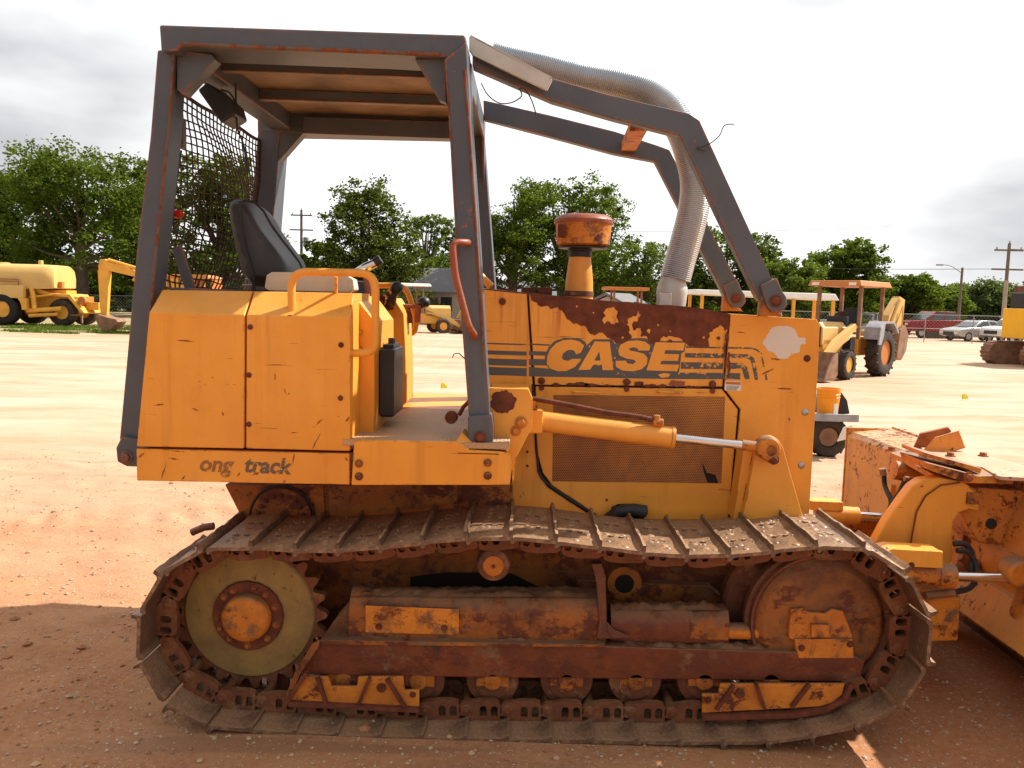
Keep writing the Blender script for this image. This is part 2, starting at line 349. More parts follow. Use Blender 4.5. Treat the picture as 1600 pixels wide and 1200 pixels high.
def perf():
    k = NT('perforated_grille'); s = 0.0098
    sx = k.n('ShaderNodeSeparateXYZ'); k.l(k.tc.outputs['Object'], sx.inputs[0])
    def cell(ox, oz):
        a = k.math('FRACT', k.math('ADD_', 0, 0)) if False else None
    def frac(v, sc_, of):
        m = k.n('ShaderNodeMath'); m.operation = 'MULTIPLY_ADD'; k.l(v, m.inputs[0]); m.inputs[1].default_value = 1 / sc_; m.inputs[2].default_value = of + 1000
        f = k.n('ShaderNodeMath'); f.operation = 'FRACT'; k.l(m.outputs[0], f.inputs[0])
        d = k.n('ShaderNodeMath'); d.operation = 'SUBTRACT'; k.l(f.outputs[0], d.inputs[0]); d.inputs[1].default_value = 0.5
        q = k.n('ShaderNodeMath'); q.operation = 'MULTIPLY'; k.l(d.outputs[0], q.inputs[0]); k.l(d.outputs[0], q.inputs[1]); return q.outputs[0]
    def dots(o):
        a = k.n('ShaderNodeMath'); a.operation = 'ADD'; k.l(frac(sx.outputs['X'], s, o), a.inputs[0])
        m3 = k.n('ShaderNodeMath'); m3.operation = 'MULTIPLY'; k.l(frac(sx.outputs['Z'], s * 1.732, o), m3.inputs[0]); m3.inputs[1].default_value = 3.0
        k.l(m3.outputs[0], a.inputs[1]); return k.ramp(a.outputs[0], 0.085, 0.12, 1, 0)
    h = k.math('MAXIMUM', dots(0.0), dots(0.5))
    big = k.noise(3, 4, 0.6)
    c = k.mix(k.ramp(big, 0.35, 0.65), (0.58, 0.22, 0.03), (0.36, 0.115, 0.025))
    c = k.mix(k.ramp(k.noise(6, 7, 0.75, (1, 1, 0.5), (2, 5, 1)), 0.50, 0.66, 0, 0.6), c, (0.22, 0.085, 0.03))
    c = k.mix(k.ramp(k.noise(16, 5, 0.7), 0.66, 0.7), c, RUST)
    c = k.mix(h, c, (0.035, 0.014, 0.006))
    return k.set(c, 0.6, 0)
M['grille'] = perf()
def tread():
    k = NT('tread_plate'); v = k.n('ShaderNodeTexVoronoi'); v.inputs['Scale'].default_value = 42
    mpn = k.n('ShaderNodeMapping'); mpn.inputs['Rotation'].default_value = (0, 0, 0.78); mpn.inputs['Scale'].default_value = (1, 0.55, 1)
    v.inputs['Randomness'].default_value = 0.0; k.l(k.tc.outputs['Object'], mpn.inputs[0]); k.l(mpn.outputs[0], v.inputs['Vector'])
    c = k.mix(k.ramp(k.noise(5, 5, 0.7), 0.35, 0.6), (0.50, 0.29, 0.13), (0.42, 0.25, 0.15))
    h = k.ramp(v.outputs['Distance'], 0.15, 0.4, 1, 0); c = k.mix(k.ramp(h, 0, 1, 0, 0.4), c, (0.62, 0.42, 0.24)); k.bump(h, 0.5, 0.01)
    return k.set(c, 0.6, 0)
M['tread'] = tread()
def leaf(name, a, b):
    k = NT(name); k.t.nodes.remove(k.b)
    n = k.noise(0.55, 3, 0.6); n2 = k.noise(3.5, 3, 0.6)
    c = k.mix(k.ramp(k.math('ADD', k.math('MULTIPLY', n, 0.5), k.math('MULTIPLY', n2, 0.5)), 0.38, 0.62), a, b)
    d = k.n('ShaderNodeBsdfDiffuse'); t = k.n('ShaderNodeBsdfTranslucent'); x = k.n('ShaderNodeMixShader'); x.inputs[0].default_value = 0.42
    k.l(c, d.inputs[0]); k.l(k.mix(0.5, c, (0.24, 0.31, 0.025)), t.inputs[0]); k.l(d.outputs[0], x.inputs[1]); k.l(t.outputs[0], x.inputs[2]); k.l(x.outputs[0], k.o.inputs[0])
    return k.m
M['leaf'] = leaf('leaf_green', (0.030, 0.055, 0.010), (0.078, 0.12, 0.020))
M['leaf_dark'] = leaf('leaf_dark_green', (0.022, 0.038, 0.012), (0.042, 0.062, 0.018))
M['leaf_pale'] = leaf('leaf_pale_green', (0.06, 0.10, 0.02), (0.12, 0.17, 0.035))
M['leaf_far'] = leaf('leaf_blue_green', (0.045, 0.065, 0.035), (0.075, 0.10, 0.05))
M['leaf_ever'] = leaf('evergreen_needles', (0.022, 0.032, 0.012), (0.050, 0.060, 0.020))
M['bark'] = plain('bark', (0.075, 0.055, 0.042), 0.9, 0, 0.35, 3)
M['wood'] = plain('pole_wood', (0.16, 0.12, 0.095), 0.85, 0, 0.25, 2)
M['concrete'] = plain('concrete', (0.34, 0.28, 0.22), 0.85, 0, 0.2, 2)
M['tyre'] = plain('tyre_rubber', (0.045, 0.032, 0.024), 0.85, 0, 0.5, 4)
M['tyre_black'] = plain('black_tyre', (0.012, 0.011, 0.011), 0.8, 0, 0.3, 4)
M['byel'] = plain('machine_yellow', (0.72, 0.36, 0.05), 0.5, 0, 0.15, 2)
M['byel_pale'] = plain('faded_machine_yellow', (0.64, 0.40, 0.13), 0.55, 0, 0.08, 1.2)
M['exyel'] = plain('excavator_yellow', (0.80, 0.42, 0.01), 0.4, 0, 0.06, 2)
M['orange'] = plain('orange_paint', (0.50, 0.165, 0.03), 0.5, 0, 0.15, 2)
M['mudsteel'] = plain('muddy_steel', (0.24, 0.13, 0.075), 0.8, 0, 0.35, 5)
M['red'] = plain('red_car_paint', (0.22, 0.015, 0.015), 0.25, 0.2, 0.05, 2)
M['silver'] = plain('silver_car_paint', (0.45, 0.44, 0.43), 0.3, 0.5, 0.05, 2)
M['carwhite'] = plain('white_car_paint', (0.75, 0.74, 0.72), 0.3, 0, 0.03, 2)
M['glass'] = plain('dark_glass', (0.04, 0.05, 0.055), 0.08, 0, 0.1, 2, 0.8)
M['canopy'] = plain('white_canopy', (0.75, 0.70, 0.62), 0.5, 0, 0.1, 2)
M['roofgrey'] = plain('shingle_roof', (0.16, 0.155, 0.16), 0.85, 0, 0.15, 2)
M['wallpale'] = plain('pale_wall', (0.45, 0.40, 0.34), 0.8, 0, 0.1, 1)
M['galv'] = plain('galvanised_wire', (0.3, 0.3, 0.3), 0.5, 0.5, 0.1, 2)
M['pail'] = plain('orange_pail', (0.85, 0.30, 0.01), 0.4, 0, 0.04, 4)
M['flagyel'] = plain('yellow_flag', (0.85, 0.7, 0.02), 0.6, 0, 0.05)
M['lampred'] = plain('red_lamp', (0.5, 0.02, 0.01), 0.3)
# ------------------------------------------------------------------ ground: one sheet
def gz(x, y):
    far = max(0.0, min(1.0, (y - 40) / 60))
    n = noise.noise(Vector((x * 0.5, y * 0.5, 0))) * 0.035 + noise.noise(Vector((x * 1.9, y * 1.9, 3))) * 0.026 + noise.noise(Vector((x * 4.2, y * 5.5, 7))) * 0.017 + noise.noise(Vector((x * 17, y * 17, 2))) * 0.005
    if abs(y - 4.6) < 2.2 and -2.2 < x < 3.2: n = min(n * 0.5, 0.006) - 0.004 + (0.008 * min(1, max(0, (1.55 - abs(x + 0.03)) / 0.35)) * min(1, max(0, (0.55 - abs(y - 3.72)) / 0.25)))
    # tread marks left by a machine behind the dozer
    if -4.2 < x < -1.9 and 5.6 < y < 9.2:
        u = (x + 0.5 * (y - 7)); n += 0.030 * math.sin(u * 20) * max(0, 1 - abs(y - 6.9 - 0.25 * x * 0 ) / 0.75) * (0.5 + noise.noise(Vector((x, y, 5))))
    n += 0.02 * math.exp(-((y - 12 - 0.15 * x) / 0.25) ** 2) + 0.02 * math.exp(-((y - 14.4 - 0.1 * x) / 0.3) ** 2)
    return n
def axis(lo, hi, n0, n1, far):
    a = list(np.linspace(lo, hi, n0)); s = (hi - lo) / (n0 - 1)
    up = []; v = hi; st = s
    for _ in range(n1):
        st *= far; v += st; up.append(v)
    dn = []; v = lo; st = s
    for _ in range(n1):
        st *= far; v -= st; dn.append(v)
    return dn[::-1] + a + up
xs = axis(-5, 6, 260, 55, 1.13); ys = axis(2.2, 11, 220, 55, 1.13)
ys = [y for y in ys if y > -700]
vs = [(x, y, gz(x, y)) for y in ys for x in xs]; nx = len(xs)
fs = [(j * nx + i, j * nx + i + 1, (j + 1) * nx + i + 1, (j + 1) * nx + i) for j in range(len(ys) - 1) for i in range(nx - 1)]
k = NT('sandy_red_gravel')
big = k.noise(0.28, 5, 0.6, loc=(2, 1, 0)); mid = k.noise(1.6, 6, 0.65, (1, 1.6, 1)); fine = k.noise(28, 4, 0.7); vf = k.noise(140, 3, 0.7)
c = k.mix(k.ramp(big, 0.38, 0.62), (0.37, 0.142, 0.055), (0.45, 0.225, 0.108))
c = k.mix(k.math('MULTIPLY', k.ramp(mid, 0.42, 0.58, 1, 0), 0.75), c, (0.32, 0.13, 0.058))
c = k.mix(k.ramp(fine, 0.35, 0.65, 0, 0.45), c, (0.49, 0.28, 0.15))
c = k.mix(k.ramp(fine, 0.66, 0.72, 0, 0.5), c, (0.30, 0.13, 0.06))
def peb(scale, thr, colr, c, of):
    v = k.n('ShaderNodeTexVoronoi'); v.inputs['Scale'].default_value = scale; m = k.n('ShaderNodeMapping'); m.inputs['Location'].default_value = of
    k.l(k.tc.outputs['Object'], m.inputs[0]); k.l(m.outputs[0], v.inputs['Vector'])
    s = k.math('MULTIPLY', k.ramp(v.outputs['Distance'], 0.16, 0.26, 1, 0), k.ramp(k.noise(3.2, 4, 0.7, loc=of), thr, thr + 0.08))
    h = k.n('ShaderNodeSeparateColor'); k.l(v.outputs['Color'], h.inputs[0])
    s2 = k.math('MULTIPLY', s, k.ramp(h.outputs[0], 0.45, 0.5)); return k.mix(s2, c, colr), s2
c, s1 = peb(34, 0.46, (0.50, 0.38, 0.27), c, (0, 0, 0)); c, s2 = peb(55, 0.45, (0.46, 0.38, 0.30), c, (3, 2, 0)); c, s3 = peb(48, 0.45, (0.50, 0.22, 0.08), c, (7, 5, 0))
# paler far ground: sunlit tone painted in past the shadow edge, by distance
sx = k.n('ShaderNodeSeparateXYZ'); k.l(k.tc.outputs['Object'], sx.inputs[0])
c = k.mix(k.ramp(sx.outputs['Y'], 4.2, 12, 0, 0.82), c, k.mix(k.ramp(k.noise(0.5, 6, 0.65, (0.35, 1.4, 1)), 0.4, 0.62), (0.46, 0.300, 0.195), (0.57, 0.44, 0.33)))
rut = k.math('MULTIPLY', k.ramp(k.noise(0.9, 4, 0.6, (0.22, 2.6, 1), (3, 7, 0), 0.4), 0.60, 0.66), k.ramp(k.noise(0.35, 3, 0.5, loc=(5, 5, 0)), 0.42, 0.55))
c = k.mix(k.math('MULTIPLY', rut, 0.7), c, (0.27, 0.135, 0.075))
gm = k.math('MULTIPLY', k.ramp(k.noise(0.8, 5, 0.7, (0.4, 1.2, 1)), 0.42, 0.55), k.math('MULTIPLY', k.ramp(sx.outputs['Y'], 34, 37), k.ramp(sx.outputs['X'], -14, -20, 0, 1)))
c = k.mix(k.math('MULTIPLY', gm, 0.7), c, (0.12, 0.17, 0.03))
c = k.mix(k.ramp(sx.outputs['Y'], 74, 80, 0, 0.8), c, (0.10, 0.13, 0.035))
k.bump(k.math('ADD', k.math('MULTIPLY', fine, 0.6), k.math('ADD', k.math('MULTIPLY', vf, 0.25), k.math('MULTIPLY', s1, 0.5))), 0.55, 0.02)
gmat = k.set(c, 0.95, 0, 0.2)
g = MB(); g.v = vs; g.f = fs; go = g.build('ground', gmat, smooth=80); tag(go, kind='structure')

# ------------------------------------------------------------------ loose pebbles and clods
def pebbles(name, n, smin, smax, mat, label, seed, zone):
    rnd = random.Random(seed); b = MB()
    for _ in range(n):
        x, y = zone(rnd)
        while noise.noise(Vector((x * 1.3, y * 1.3, seed))) + noise.noise(Vector((x * 4, y * 4, seed))) * .5 < rnd.uniform(-.5, .35): x, y = zone(rnd)
        s = smin * (smax / smin) ** (rnd.random() ** 2.2); z = gz(x, y) + s * 0.25
        a = rnd.random() * 6.28; q = []
        for i in range(5): q.append((x + math.cos(a + i * 1.257) * s * rnd.uniform(0.7, 1.2), y + math.sin(a + i * 1.257) * s * rnd.uniform(0.7, 1.2), z + rnd.uniform(-0.2, 0.2) * s))
        q.append((x, y, z + s * rnd.uniform(0.4, 0.8))); q.append((x, y, z - s * 0.6))
        b.add(q, [(i, (i + 1) % 5, 5) for i in range(5)] + [((i + 1) % 5, i, 6) for i in range(5)])
    o = b.build(name, mat, smooth=0); tag(o, label, 'gravel', kind='stuff'); return o
def z1(r):
    y = 2.4 + 7.5 * r.random() ** 1.5; return r.uniform(-1, 1) * (y * 0.72 + 0.4) + 0.1, y
pebbles('gravel', 9000, 0.0028, 0.013, plain('pale_pebble', (0.46, 0.33, 0.22), 0.8, 0, 0.3, 3), 'pale loose gravel scattered over the red sandy ground', 3, z1)
pebbles('gravel', 6000, 0.0028, 0.013, plain('brown_pebble', (0.34, 0.16, 0.075), 0.85, 0, 0.3, 3), 'brown loose gravel scattered over the red sandy ground', 4, z1)
pebbles('dirt_clods', 420, 0.006, 0.032, plain('red_clod', (0.38, 0.17, 0.08), 0.95, 0, 0.2, 9), 'red dirt clods lying on the sandy ground near the tracks', 5, z1)

pebbles('gravel', 900, 0.009, 0.022, plain('tan_stone', (0.46, 0.30, 0.17), 0.85, 0, 0.35, 3), 'larger tan stones scattered over the red sandy ground', 8, z1)
# ================================================================== BULLDOZER
DZ = Vector((0, 4.6, 0))
dozer = empty('bulldozer', DZ, 0, 'weathered yellow crawler dozer with grey roll cage filling the foreground', 'bulldozer')
def D(mb, name, mat, parent=None, bevel=0.004, smooth=35, label=None, seg=2):
    if name in SPLIT:
        for q in mb.islands(): o = q.build(SPLIT[name], M[mat] if isinstance(mat, str) else mat, parent or dozer, DZ, smooth, bevel, seg)
        return o
    o = mb.build(name, M[mat] if isinstance(mat, str) else mat, parent or dozer, DZ, smooth, bevel, seg)
    if label: o['label'] = label
    return o
def jag(pts, amp, seed, sub=5):
    rr = random.Random(seed)
    def sp(a, b, am, d):
        if d == 0: return [a]
        m = ((a[0] + b[0]) / 2 + rr.uniform(-am, am), (a[1] + b[1]) / 2 + rr.uniform(-am, am)); return sp(a, m, am * 0.55, d - 1) + sp(m, b, am * 0.55, d - 1)
    o = []
    for i in range(len(pts)):
        a, b = pts[i], pts[(i + 1) % len(pts)]; L_ = math.hypot(a[0] - b[0], a[1] - b[1]); dd = 0 if L_ < amp else (2 if L_ < amp * 6 else 3)
        o += sp(a, b, min(amp, L_ * 0.28), dd)
    return o
M['mud'] = caked('packed_mud', (0.20, 0.095, 0.042), (0.13, 0.055, 0.024), 0.95, 0.62, 2.0)
# ---- track chain
YL0, YL1 = 3.66, 3.90           # outer and inner link faces
YS0, YS1 = 3.50, 4.06
def arc(cx, cy, r, a0, a1, n):
    return [(cx + r * math.cos(R(a0 + (a1 - a0) * i / n)), cy - r * math.sin(R(a0 + (a1 - a0) * i / n))) for i in range(n + 1)]
pathpx = arc(375, 976, 118, 95, 268, 26) + [(440, 1098), (520, 1104), (620, 1108), (770, 1110), (920, 1112), (1080, 1114), (1200, 1114)] \
    + arc(1290, 976, 120, -62, 85, 22) + [(1240, 859), (1180, 868), (1110, 873), (1050, 872), (990, 867), (930, 860), (860, 851), (800, 845), (765, 844), (720, 847), (650, 855), (580, 862), (510, 865), (440, 862)]
path = [Vector(P(a, b, YL0)[:]) for a, b in pathpx]; path = [Vector((p.x, p.z)) for p in path]
seglen = [(path[(i + 1) % len(path)] - path[i]).length for i in range(len(path))]; TOT = sum(seglen)
PITCHN = 0.1915; NL = round(TOT / PITCHN); PT = TOT / NL
def at(s):
    s %= TOT
    for i, l in enumerate(seglen):
        if s <= l: return path[i].lerp(path[(i + 1) % len(path)], s / l)
        s -= l
    return path[0]
pins = [at(i * PT + 0.05) for i in range(NL)]
print('track links', NL, 'pitch', PT, 'minz', min(p.y for p in pins), 'sprocket', P(375, 976, YL0)[:])
# link outline in (u along, v outward): holes = two bolt windows
def link_shape(t):
    hp = t / 2
    o = [(-hp - 0.034, 0.012), (-hp - 0.032, -0.020), (-hp - 0.012, -0.036), (-hp + 0.03, -0.040), (-0.03, -0.046), (0.03, -0.046), (hp - 0.04, -0.038), (hp - 0.028, -0.010), (hp - 0.03, 0.022), (hp - 0.036, 0.038), (hp - 0.03, 0.050), (-hp + 0.01, 0.050), (-hp - 0.004, 0.030), (-hp - 0.028, 0.026)]
    def slot(c): return [(c - 0.0155, -0.006), (c - 0.0155, 0.022), (c - 0.012, 0.034), (c + 0.013, 0.034), (c + 0.017, 0.022), (c + 0.017, -0.006), (c + 0.010, -0.018), (c - 0.009, -0.018)]
    return o, [slot(-0.018), slot(0.034)]
def build_track(dy=0.0, flip=False):
    """the chain is the part, every shoe a sub-part"""
    chain = MB(); frames = []
    for i in range(NL):
        a, b = pins[i], pins[(i + 1) % NL]; d = b - a; t = d.length; u = d / t; nrm = Vector((u.y, -u.x))
        mid = (a + b) / 2
        if i == 0: pass
        frames.append((a, b, u, nrm, mid, t))
    # the path runs from the sprocket top round the back, along the ground: outward normal check
    cen = Vector((sum(p.x for p in pins) / NL, sum(p.y for p in pins) / NL))
    low = min(frames, key=lambda f: f[4].y); sgn = 1 if low[3].y < 0 else -1
    for a, b, u, nrm, mid, t in frames:
        nrm = nrm * sgn; o, hs = link_shape(t)
        f = lambda q: (mid.x + u.x * q[0] + nrm.x * q[1], mid.y + u.y * q[0] + nrm.y * q[1])
        for y0, y1 in ((3.662, 3.692), (3.868, 3.898)):
            chain.prism([f(q) for q in o], y0, y1, [[f(q) for q in h] for h in hs])
        for y in (3.657, 3.895):
            chain.lathe((a.x, y, a.y), (0, 1, 0), [(0, 0.022), (0.003, 0.026), (0.012, 0.027)], 16)
        chain.lathe((a.x, 3.650, a.y), (0, 1, 0), [(0, 0.010), (0.01, 0.013)], 10)
        chain.lathe((a.x, 3.69, a.y), (0, 1, 0), [(0, 0.024), (0.18, 0.024)], 12)
    tr = D(chain, 'track_chain', 'link', bevel=0.0, smooth=40)
    protos = []
    for v in range(4):
        rr = random.Random(40 + v); sh = MB()
        # profile (u,v) of one shoe: plate, leading lip, trailing grouser
        hp = PT / 2
        prof = [(-hp + 0.002, 0.050), (hp - 0.028, 0.050), (hp - 0.010, 0.046), (hp + 0.002, 0.034), (hp + 0.013, 0.038), (hp + 0.012, 0.057), (hp - 0.008, 0.066), (-hp + 0.030, 0.066), (-hp + 0.018, 0.073), (-hp + 0.012, 0.099), (-hp + 0.000, 0.098), (-hp - 0.002, 0.062)]
        ny = 10; loops = []
        for j in range(ny + 1):
            y = YS0 + (YS1 - YS0) * j / ny; lp = []
            for q, (uu, vv) in enumerate(prof):
                w1 = 0.004 * noise.noise(Vector((uu * 9, y * 9 + v * 7, 1))) ; lp.append((uu + w1 + (rr.uniform(-0.002, 0.002) if vv > 0.09 else 0), y - 3.78 + (0.005 * noise.noise(Vector((uu * 30, v * 5, 2))) if j in (0, ny) else 0), vv + w1 + (rr.uniform(-0.007, 0.002) if vv > 0.09 else 0)))
            loops.append(lp)
        n = len(prof); b = len(sh.v)
        for lp in loops: sh.v += lp
        for j in range(ny):
            for i in range(n): sh.f.append((b + j * n + i, b + j * n + (i + 1) % n, b + (j + 1) * n + (i + 1) % n, b + (j + 1) * n + i))
        tri = tessellate_polygon([[Vector((p[0], p[1], 0)) for p in prof]])
        sh.f += [tuple(b + i for i in t) for t in tri] + [tuple(b + ny * n + i for i in reversed(t)) for t in tri]
        for (bu, by) in ((-0.012, -0.10), (0.036, -0.10), (-0.012, 0.10), (0.036, 0.10)):
            sh.lathe((bu, by, 0.064), (0, 0, 1), [(0, 0.013), (0.009, 0.012)], 6)
        # caked dirt
        for _ in range(16):
            x = rr.uniform(-0.06, 0.06); y = rr.uniform(-0.26, 0.24); s = rr.uniform(0.008, 0.028)
            sh.lathe((x, y, 0.062), (0, 0, 1), [(0, s), (0.005, s * 0.8), (0.009, s * 0.3)], 7)
        protos.append(sh)
    meshes = []
    for v, sh in enumerate(protos):
        me = bpy.data.meshes.new('track_shoe'); me.from_pydata([tuple(q) for q in sh.v], [], sh.f); me.validate()
        bm = bmesh.new(); bm.from_mesh(me); bmesh.ops.recalc_face_normals(bm, faces=bm.faces); bm.to_mesh(me); bm.free()
        me.materials.append(M['shoe']); me.shade_smooth(); me.set_sharp_from_angle(angle=R(35)); meshes.append(me)
    for i, (a, b, u, nrm, mid, t) in enumerate(frames):
        nrm = nrm * sgn
        o = bpy.data.objects.new('track_shoe', meshes[i % 4]); COL.objects.link(o); o.parent = tr
        X = Vector((u.x, 0, u.y)); Z = Vector((nrm.x, 0, nrm.y)); Y = Z.cross(X)
        m = Matrix((X, Y, Z)).transposed().to_4x4(); m.translation = Vector((mid.x, 3.78, mid.y)) - DZ; o.matrix_local = m
    return tr
track = build_track()
t2 = copy_tree(track, dozer); t2.location = (0, 1.69, 0)

# ---- sprocket, idler, rollers
def ring(cx, cz, r, n, a0=0): return [(cx + r * math.cos(a0 + 2 * math.pi * i / n), cz + r * math.sin(a0 + 2 * math.pi * i / n)) for i in range(n)]
SC = P(375, 976, YL0); IC = P(1292, 984, YL0)
def sprocket(dy=0):
    NTH = 25; pr = 0.338; pts = []
    for i in range(NTH):
        a = 2 * math.pi * i / NTH
        for da, rr in ((-0.5, 0.322), (-0.34, 0.330), (-0.17, 0.362), (0, 0.372), (0.17, 0.362), (0.34, 0.330)):
            aa = a + da * 2 * math.pi / NTH; pts.append((SC.x + rr * math.cos(aa), SC.z + rr * math.sin(aa)))
    s = D(MB().prism(pts, 3.80 + dy, 3.845 + dy), 'sprocket', 'link', bevel=0.003)
    disc = MB().lathe((SC.x, 3.800 + dy, SC.z), (0, 1, 0), [(-0.022, 0.16), (-0.022, 0.20), (-0.012, 0.24), (-0.012, 0.305), (-0.004, 0.312), (0.03, 0.318)], 64)
    D(disc, 'sprocket_disc', 'sprocket', s, 0, 30)
    hub = MB().lathe((SC.x, 3.76 + dy, SC.z), (0, 1, 0), [(0, 0.164), (0.004, 0.169), (0.03, 0.170)], 20)
    D(hub, 'hub_flange', 'rust', s, 0.003)
    cap = MB().lathe((SC.x, 3.715 + dy, SC.z), (0, 1, 0), [(0, 0.012), (0.002, 0.07), (0.006, 0.100), (0.016, 0.113), (0.05, 0.115)], 40)
    D(cap, 'hub_cap', 'yellow_dirty', s, 0, 50)
    bl = MB()
    for i, a in enumerate([20, 52, 75, 118, 140, 186, 205, 232, 270, 312, 345]):
        bl.bolt((SC.x + 0.141 * math.cos(R(a)), 3.76 + dy, SC.z + 0.141 * math.sin(R(a))), (0, -1, 0), 0.0115, 0.012)
    D(bl, 'hub_bolts', 'yellow_grimy', s, 0)
sprocket(); 
idl = D(MB().lathe((IC.x, 3.72, IC.z), (0, 1, 0), [(0.03, 0.30), (0.012, 0.315), (0.012, 0.325), (0.04, 0.33), (0.05, 0.345), (0.09, 0.345), (0.09, 0.30), (0.14, 0.29)], 72), 'idler_wheel', 'frame_rust', None, 0, 30)
D(MB().lathe((IC.x - 0.0, 3.722, IC.z), (0, 1, 0), [(0.0, 0.265), (0.004, 0.275), (0.03, 0.30), (0.06, 0.30)], 72), 'idler_face', 'idler_paint', idl, 0, 30)
D(MB().lathe((IC.x - 0.07, 3.90, IC.z + 0.005), (0, 1, 0), [(0, 0.33), (0.02, 0.345), (0.08, 0.345), (0.1, 0.32)], 72), 'inner_rim', 'frame_rust', idl, 0, 30)
for px in (540, 655, 770, 885, 992, 1098, 1200):
    c0 = P(px, 1060, 3.74)
    rl = D(MB().lathe((c0.x, 3.712, c0.z), (0, 1, 0), [(0, 0.085), (0.006, 0.088), (0.012, 0.120), (0.028, 0.125), (0.036, 0.112), (0.16, 0.112), (0.17, 0.125), (0.19, 0.12)], 40), 'track_roller', 'frame_rust', None, 0, 30)
    D(MB().cyl((c0.x, 3.690, c0.z + 0.004), (0, 1, 0), 0.042, 0.03, 24).cyl((c0.x, 3.685, c0.z + 0.004), (0, 1, 0), 0.012, 0.01, 12).box(c0.x - 0.075, c0.x + 0.075, 3.70, 3.72, c0.z - 0.02, c0.z + 0.045), 'roller_cap', 'yellow_grimy', rl, 0.004)
cr_ = P(771, 884, 3.68)
rl = D(MB().lathe((cr_.x, 3.68, cr_.z), (0, 1, 0), [(0, 0.058), (0.006, 0.072), (0.02, 0.078), (0.06, 0.080), (0.065, 0.068), (0.16, 0.068), (0.17, 0.08), (0.2, 0.08)], 36), 'carrier_roller', 'frame_rust', None, 0, 30)
D(MB().lathe((cr_.x, 3.672, cr_.z), (0, 1, 0), [(0, 0.03), (0.003, 0.046), (0.012, 0.05)], 30), 'roller_cap', 'yellow_dirty', rl, 0, 40)
D(MB().cyl((cr_.x, 3.66, cr_.z), (0, 1, 0), 0.008, 0.02, 10).cyl((cr_.x, 3.86, cr_.z), (0, 1, 0), 0.03, 0.4, 14), 'shaft', 'rust', rl, 0)

# ---- track frame
tf = D(MB().prism(XZ([(505, 1005), (540, 1003), (760, 1006), (940, 1010), (1330, 1022), (1352, 1034), (1342, 1066), (1080, 1062), (760, 1059), (478, 1054), (470, 1048)], 3.69), 3.69, 3.88), 'track_frame', 'rust_frame', None, 0.006)
D(MB().prism(XZ([(500, 1000), (520, 999), (945, 1006), (945, 1010), (505, 1006)], 3.685), 3.675, 3.80), 'frame_ledge', 'yellow_grimy', tf, 0.002)
# recoil housing: rounded top
def loft_x(xa, xb, pa, pb, n=10):   # pa/pb lists of (y,z)
    m = MB(); return m.ext([(xa, y, z) for y, z in pa], [(xb, y, z) for y, z in pb])
def housing(pl, pr, yt, yb, y0, y1, name, mat, dep=0.16):
    a = P(pl, (yt + yb) / 2, y0).x; b = P(pr, (yt + yb) / 2, y0).x
    zt = P((pl + pr) / 2, yt, y0 + dep / 2).z; zb = P((pl + pr) / 2, yb, y0).z
    r = (zt - zb) * 0.62; pts = [(y0 + 0.004, zb)] + [(y0 + dep / 2 - dep / 2 * math.cos(t), zt - r + r * math.sin(t)) for t in [math.pi * i / 12 for i in range(13)]] + [(y0 + dep - 0.004, zb)]
    bm_ = MB(); n = 60; L0 = []
    for i in range(n + 1):
        x = a + (b - a) * i / n; L0.append([(x, y + 0.006 * noise.noise(Vector((x * 8, y * 20, 1))), z + (0.012 * noise.noise(Vector((x * 9, z * 9, 4))) + 0.011 * noise.noise(Vector((x * 34, y * 30, 1))) * (1 if z > zt - 0.05 else 0.2)) * (1 if z > zb + 0.02 else 0)) for y, z in pts])
    m = len(pts)
    for l in L0: bm_.v += l
    for i in range(n):
        for j in range(m): bm_.f.append((i * m + j, i * m + (j + 1) % m, (i + 1) * m + (j + 1) % m, (i + 1) * m + j))
    bm_.f += [tuple(range(m)), tuple(n * m + j for j in reversed(range(m)))]
    return D(bm_, name, mat, None, 0, 40)
housing(545, 948, 922, 1004, 3.72, 3.9, 'recoil_housing', 'yellow_grimy', 0.18)
def dirt_pile(x0, x1, y0, y1, zf, name='packed_dirt', nx_=70, ny_=10):
    m = MB()
    for j in range(ny_ + 1):
        for i in range(nx_ + 1):
            u, v = i / nx_, j / ny_; x = x0 + (x1 - x0) * u; y = y0 + (y1 - y0) * v
            ed = min(1, 6 * u, 6 * (1 - u)) * min(1, 4 * v + 0.05, 4 * (1 - v) + 0.05)
            h_ = (0.016 + 0.018 * noise.noise(Vector((x * 7, y * 9, 3))) + 0.014 * noise.noise(Vector((x * 28, y * 28, 6))) + 0.008 * noise.noise(Vector((x * 70, y * 70, 2)))) * ed
            m.v.append((x, y, zf(x) + h_ - 0.006))
    for j in range(ny_):
        for i in range(nx_): a_ = j * (nx_ + 1) + i; m.f.append((a_, a_ + 1, a_ + nx_ + 2, a_ + nx_ + 1))
    return D(m, name, 'mud', None, 0, 60)
zl = lambda a_, b_: (lambda x: a_.z + (b_.z - a_.z) * (x - a_.x) / (b_.x - a_.x))
dirt_pile(P(500, 1000, 3.72).x, P(950, 1000, 3.72).x, 3.69, 3.74, zl(P(500, 1003, 3.70), P(950, 1008, 3.70)))
dirt_pile(P(945, 1000, 3.74).x, P(1240, 1000, 3.74).x, 3.69, 3.80, zl(P(945, 1009, 3.70), P(1240, 1020, 3.70)))
dirt_pile(P(550, 930, 3.8).x, P(940, 930, 3.8).x, 3.75, 3.88, zl(P(550, 925, 3.8), P(940, 925, 3.8)))
dirt_pile(P(960, 950, 3.8).x, P(1135, 950, 3.8).x, 3.77, 3.86, zl(P(960, 948, 3.8), P(1135, 948, 3.8)))
D(MB().prism([(x, z) for x, z in XZ(jag([(505, 1003), (512, 985), (530, 962), (548, 940), (566, 926), (578, 926), (578, 1004)], 2.2, 77), 3.76)], 3.76, 3.88), 'packed_dirt', 'mud', None, 0.004)
